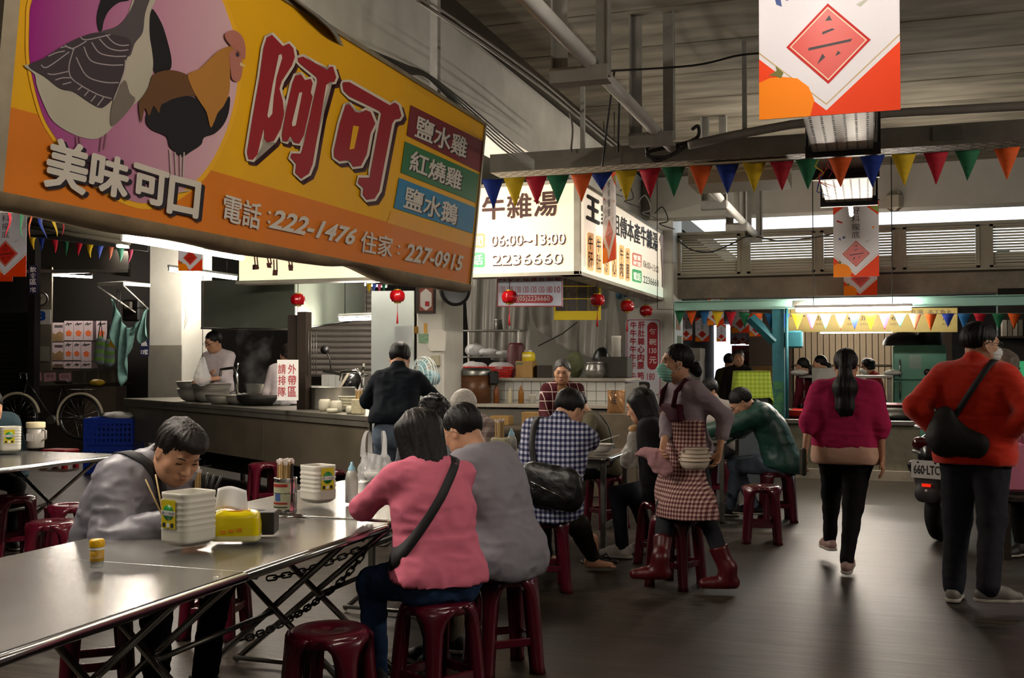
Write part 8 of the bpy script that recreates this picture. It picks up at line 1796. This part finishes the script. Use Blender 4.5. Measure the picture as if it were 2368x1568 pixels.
# 13 waitress
x, y = px_xy(1588, 6.95); W = Who(x, y, -.80, -.60)
J13 = W.go('waitress in checked apron, mint mask and red boots carrying bowls', h=1.58, lean=4, head=(18, -4, 0), twist=-4, shirt=TOPG, pants=cloth('dark_slacks', '#2a2b30'), hair='bun', lod=0, seed=13, sleeve=.80, shoe=None, w_=.98, fold=.008,
             rh=W.l(at(1534, 1028, 6.76)), lh=W.l(at(1664, 1040, 6.74)), rel=(.8, -.4, -.6), lel=W.d(RIGHT * 1. + Vector((0, 0, -.25)) + FWDH * .3), rf=W.l(onz(1520, 1346, .09)), lf=W.l(onz(1688, 1336, .10)), rk=W.d((-.8, -.6, .1)), lk=W.d((-.7, -.7, .1)), curl=(.7, .8), palm=(W.d((-.6, -.3, .7)), None), hem=-.02)
mask(J13)
def boots(J, who, mat):
    for i in range(2):
        a = J['ank'][i]; k = J['knee'][i]; fd = np.array(who.d((-.95, -.25, 0))); fd = nrm(fd); up_ = nrm(k - a)
        g = SDF(.010); g.cone(a + up_ * .03, a + up_ * .20, .050, .062, k=.03); g.cone(a + fd * -.025 + np.array((0, 0, -.045)), a + fd * .10 + np.array((0, 0, -.052)), .043, .042, k=.03).cone(a + fd * .10 + np.array((0, 0, -.052)), a + fd * .16 + np.array((0, 0, -.055)), .042, .034, k=.02); g.cone(a + np.array((0, 0, .05)), a + fd * .02 - np.array((0, 0, .03)), .052, .05, k=.03)
        g.cut(a + up_ * .19, up_); g.cut(a + np.array((0, 0, -.083)), (0, 0, -1)); np_mesh('boot', [g.mesh()], mat, J['root'])
boots(J13, W, M('boot_red', '#4d0a12', .35, var=.15, spec=.5))
A_ = np.array
g = SDF(.011); J13['torso'](g, .034); pl_ = J13['pel']
g.cone(pl_ + A_((-.05, .02, -.02)), pl_ + A_((.05, .02, -.02)), .125, k=.08)
kneem = (J13['knee'][0] + J13['knee'][1]) / 2
g.chain([pl_ + A_((0, .0, -.05)), pl_ + A_((0, .0, -.25)), A_((kneem[0], kneem[1] * .6, kneem[2] - .02))], [.17, .215, .25], k=.06, u=A_((0, 1, 0)), q=.88)
g.cut(A_((0, 0, kneem[2] - .02)), (0, 0, -1)); g.cut(A_((0, 0, J13['nb'][2] - .235)), (0, 0, 1)); g.cut(A_((0, -.035, 0)), (0, -1, 0))
for s in (-1, 1): g.cut(J13['ch'] + A_((s * .145, 0, 0)), (s * 1, 0, .45))
V_, Q_ = g.mesh(fold=.009, ff=7, seed=22, stretch=(1.4, 1.4, .7))
np_mesh('apron', [(V_, Q_)], APRC, J13['root'])
g = SDF(.011); J13['torso'](g, .044); g.cut(A_((0, 0, J13['nb'][2] - .13)), (0, 0, 1)); g.cut(A_((0, 0, J13['nb'][2] - .245)), (0, 0, -1)); g.cut(A_((0, .03, 0)), (0, -1, 0))
for s in (-1, 1): g.cut(J13['ch'] + A_((s * .125, 0, 0)), (s, 0, .1))
np_mesh('apron_bib', [g.mesh()], APRM, J13['root'])
for s in (0, 1):
    sg = -1 if s == 0 else 1
    MB().tube([J13['nb'] + A_((sg * .085, .115, -.15)), J13['nb'] + A_((sg * .095, .098, -.05)), J13['nb'] + A_((sg * .095, .03, .022)), J13['nb'] + A_((sg * .08, -.07, -.01))], .017, 8).build('apron_strap', APRM, J13['root'], False)
MB().bbox(tuple(pl_ + A_((-.05, .212, -.09))), (.15, .012, .05), .004).build('apron_pocket', APRM, J13['root'], False)
uv = text3(J13['root'], 'apron_print', 'pony flower', (0, 0, 0), (.1, 0, 0), (0, 0, .016), M('print_gold', '#a58a80', .6)); uv.data.transform(Matrix.Rotation(math.pi, 4, 'Z')) if False else None
uv.data.transform(wmat(J13['root'])); uv.data.transform(Matrix.Translation((.05, J13['ch'][1] + .158, J13['nb'][2] - .20)) @ Matrix.Rotation(math.pi, 4, 'Z'))
# 14 young man with glasses
W = Who(-1.5, 11.35, -.55, -.85)
J14 = W.go('young man with glasses in grey hoodie facing left', h=1.66, pose='sit', lean=12, head=(8, 6, 0), shirt=GREYH, pants=BLKC, hair='fringe', lod=1, seed=14, collar=True, puff=.01, lh=W.l((-1.75, 10.9, .80)), rh=W.l((-1.8, 10.9, .80))); glasses(J14)
# 15 man in green puffer
q = s_green.location; q.x += .1; W = Who(q.x + .04, q.y, -1, -.05)
J15 = W.go('man in dark green padded jacket hunched over the table', h=1.74, pose='sit', lean=27, head=(-4, 26, 0), shirt=GREEN, pants=JEANG, hair='fringe', lod=1, seed=15, puff=.03, w_=1.05, hem=.08, collar=True, fold=.009, lh=W.l((-1.45, 9.95, .82)), rh=W.l((-1.42, 10.25, .82)), lf=W.l(onz(1690, 1172, .09)), rf=(.05, .25, .13), neck_fwd=.04, lk=(-.1, .7, 1))
glasses(J15)
# 16 walking woman in magenta knit
x, y = px_xy(1955, 7.5); W = Who(x, y, .02, 1)
J16 = W.go('woman in magenta knit sweater walking away with a ponytail', h=1.56, lean=3, head=(0, 2, 0), shirt=MAGENTA, pants=BLKC, hair='ponytail', hair_len=1.05, lod=0, w_=1.30, seed=16, sleeve=.62, hem=-.0, puff=.012, shoe='#9c7f78', lh=W.l(at(1860, 1052, 7.45)), rh=W.l(at(2042, 1070, 7.35)), lel=(-.9, -.3, -.2), rel=(.9, -.3, -.2),
             lf=W.l(onz(1918, 1262, .10)), rf=W.l(onz(1958, 1300, .085)), fold=.008, toe=(W.d((-.35, .9, 0)), W.d((.1, 1, .2))), curl=(.75, .5), palm=((.9, .1, .1), None))
g = SDF(.013); J16['torso'](g, .010); g.cut(J16['pel'] + A_((0, 0, .03)), (0, 0, 1)); g.cone(J16['pel'] + A_((-.09, 0, -.05)), J16['pel'] + A_((.09, 0, -.05)), .150, k=.05); g.cut(J16['pel'] + A_((0, 0, -.095)), (0, 0, -1)); np_mesh('undershirt', [g.mesh(fold=.006, seed=5)], cloth('beige_tee', '#c9a894'), J16['root'])
# 17 man in orange fleece, hands on hips
x, y = px_xy(2252, 6.55); W = Who(x, y, .30, 1)
J17 = W.go('man in orange fleece standing with hands on his hips', h=1.71, lean=2, head=(52, 4, 0), shirt=ORANGE, pants=DKT, hair='short', lod=0, w_=1.12, seed=17, collar=True, hem=.06, puff=.014, fold=.008, shoe='#77736d', lh=(-.17, -.06, .99), rh=(.17, -.05, .99), lel=(-1, -.5, 0), rel=(1, -.4, .05), pant_puff=.012,
             lf=W.l(onz(2205, 1358, .085)), rf=W.l(onz(2285, 1385, .085)), toe=(W.d((.2, 1, 0)), W.d((.95, .2, 0))), palm=((.9, .2, 0), (-.9, .2, 0)))
glasses(J17); mask(J17, '#c9cccb')
bg = strap(J17, 'black shoulder bag slung behind the man in orange', tuple(J17['sh'][1] + A_((-.07, 0, .06))), (-.17, -.06, .98), M('webbing_black'), .035, off=.006)
g = SDF(.012); bp_ = A_((-.08, -.165, 1.05)); g.cone(bp_ + (-.06, .01, .08), bp_ + (-.05, 0, -.05), .06, .10, k=0, u=(0, 1, 0), q=.55).cone(bp_ + (-.05, 0, -.05), bp_ + (.12, -.01, -.09), .11, .08, k=.06, u=(0, 1, 0), q=.6); np_mesh('bag_body', [g.mesh(fold=.008, ff=10, seed=3)], M('bag_fabric_black', '#0b0a0b', .7), bg)
# 18 person in pink coat beyond
x, y = px_xy(2330, 8.1); W = Who(x, y, -.6, -.7)
J18 = W.go('person in pink coat mostly hidden behind the man in orange', h=1.56, lean=2, shirt=PINKC, pants=BLKC, hair='long', hair_mat=M('hair_ash', '#6d6258', .5, var=.3, vs=30), lod=1, seed=18, hem=.30, puff=.02)
tb = thing('tote_bag', 'pink tote bag beside the man in orange', 'bag', at(2346, 1110, 7.9)); c = at(2346, 1080, 7.75)
MB().bbox(c, (.20, .06, .36), .02, R(10)).build('bag_body', PINKC, tb); MB().tube([c + Vector((-.06, 0, .17)), c + Vector((-.05, 0, .38)), c + Vector((.05, 0, .38)), c + Vector((.06, 0, .17))], .012, 6).build('handle', PINKC, tb)
# background people
x, y = px_xy(1680, 17.2); Who(x, y, .5, .9).go('far person in olive green jacket with back turned', h=1.62, shirt=OLIVEG, pants=BLKC, hair='short', lod=2, seed=19, hem=.2)
x, y = px_xy(1708, 16.6); Who(x, y, .1, -1).go('far grey-haired man in dark jacket facing the viewer', h=1.67, shirt=cloth('dark_brown', '#1c1612'), pants=BLKC, hair='short', hair_mat=HAIRS, lod=1, seed=20, collar=True)
x, y = px_xy(1590, 19.0); Who(x, y, 0, 1).go('far dark-haired person before the tall white cabinet', h=1.70, shirt=BLKC, pants=BLKC, hair='short', lod=2, seed=21)
x, y = px_xy(1866, 15.6); Who(x, y, -.8, .5).go('kitchen worker in maroon uniform with a low ponytail', h=1.54, shirt=MAROONS, pants=BLKC, hair='tail', lod=2, seed=22)
x, y = px_xy(1908, 16.2); Who(x, y, -.9, .2).go('kitchen worker in purple top with a high ponytail', h=1.58, shirt=PURP, pants=BLKC, hair='tail', lod=2, seed=23)
x, y = px_xy(2030, 16.6); J = Who(x, y, -.7, -.2).go('curly-haired kitchen worker in red uniform and mask', h=1.56, lean=12, shirt=REDU, pants=BLKC, hair='curly', hair_mat=HAIRM2, hair_len=.4, lod=2, seed=24, head=(0, 10, 0)); mask(J, '#d8d8d4')
x, y = px_xy(-38, 8.6); Who(x, y, .75, -.5).go('person in dark jacket at the left edge behind the jugs', h=1.66, pose='sit', lean=26, shirt=TEALD, pants=BLKC, hair='short', lod=1, seed=25, puff=.03, hem=.08)
# small printed areas, the tail lamp and the reflector's added glow need no light sampling of their own
for m_ in bpy.data.materials:
    if m_.name.startswith(('sign_white', 'sign_orange', 'sign_green', 'sign_peach', 'sign_red', 'sign_cow', 'menu_green', 'lamp_red', 'reflector')): m_.cycles.emission_sampling = 'NONE'
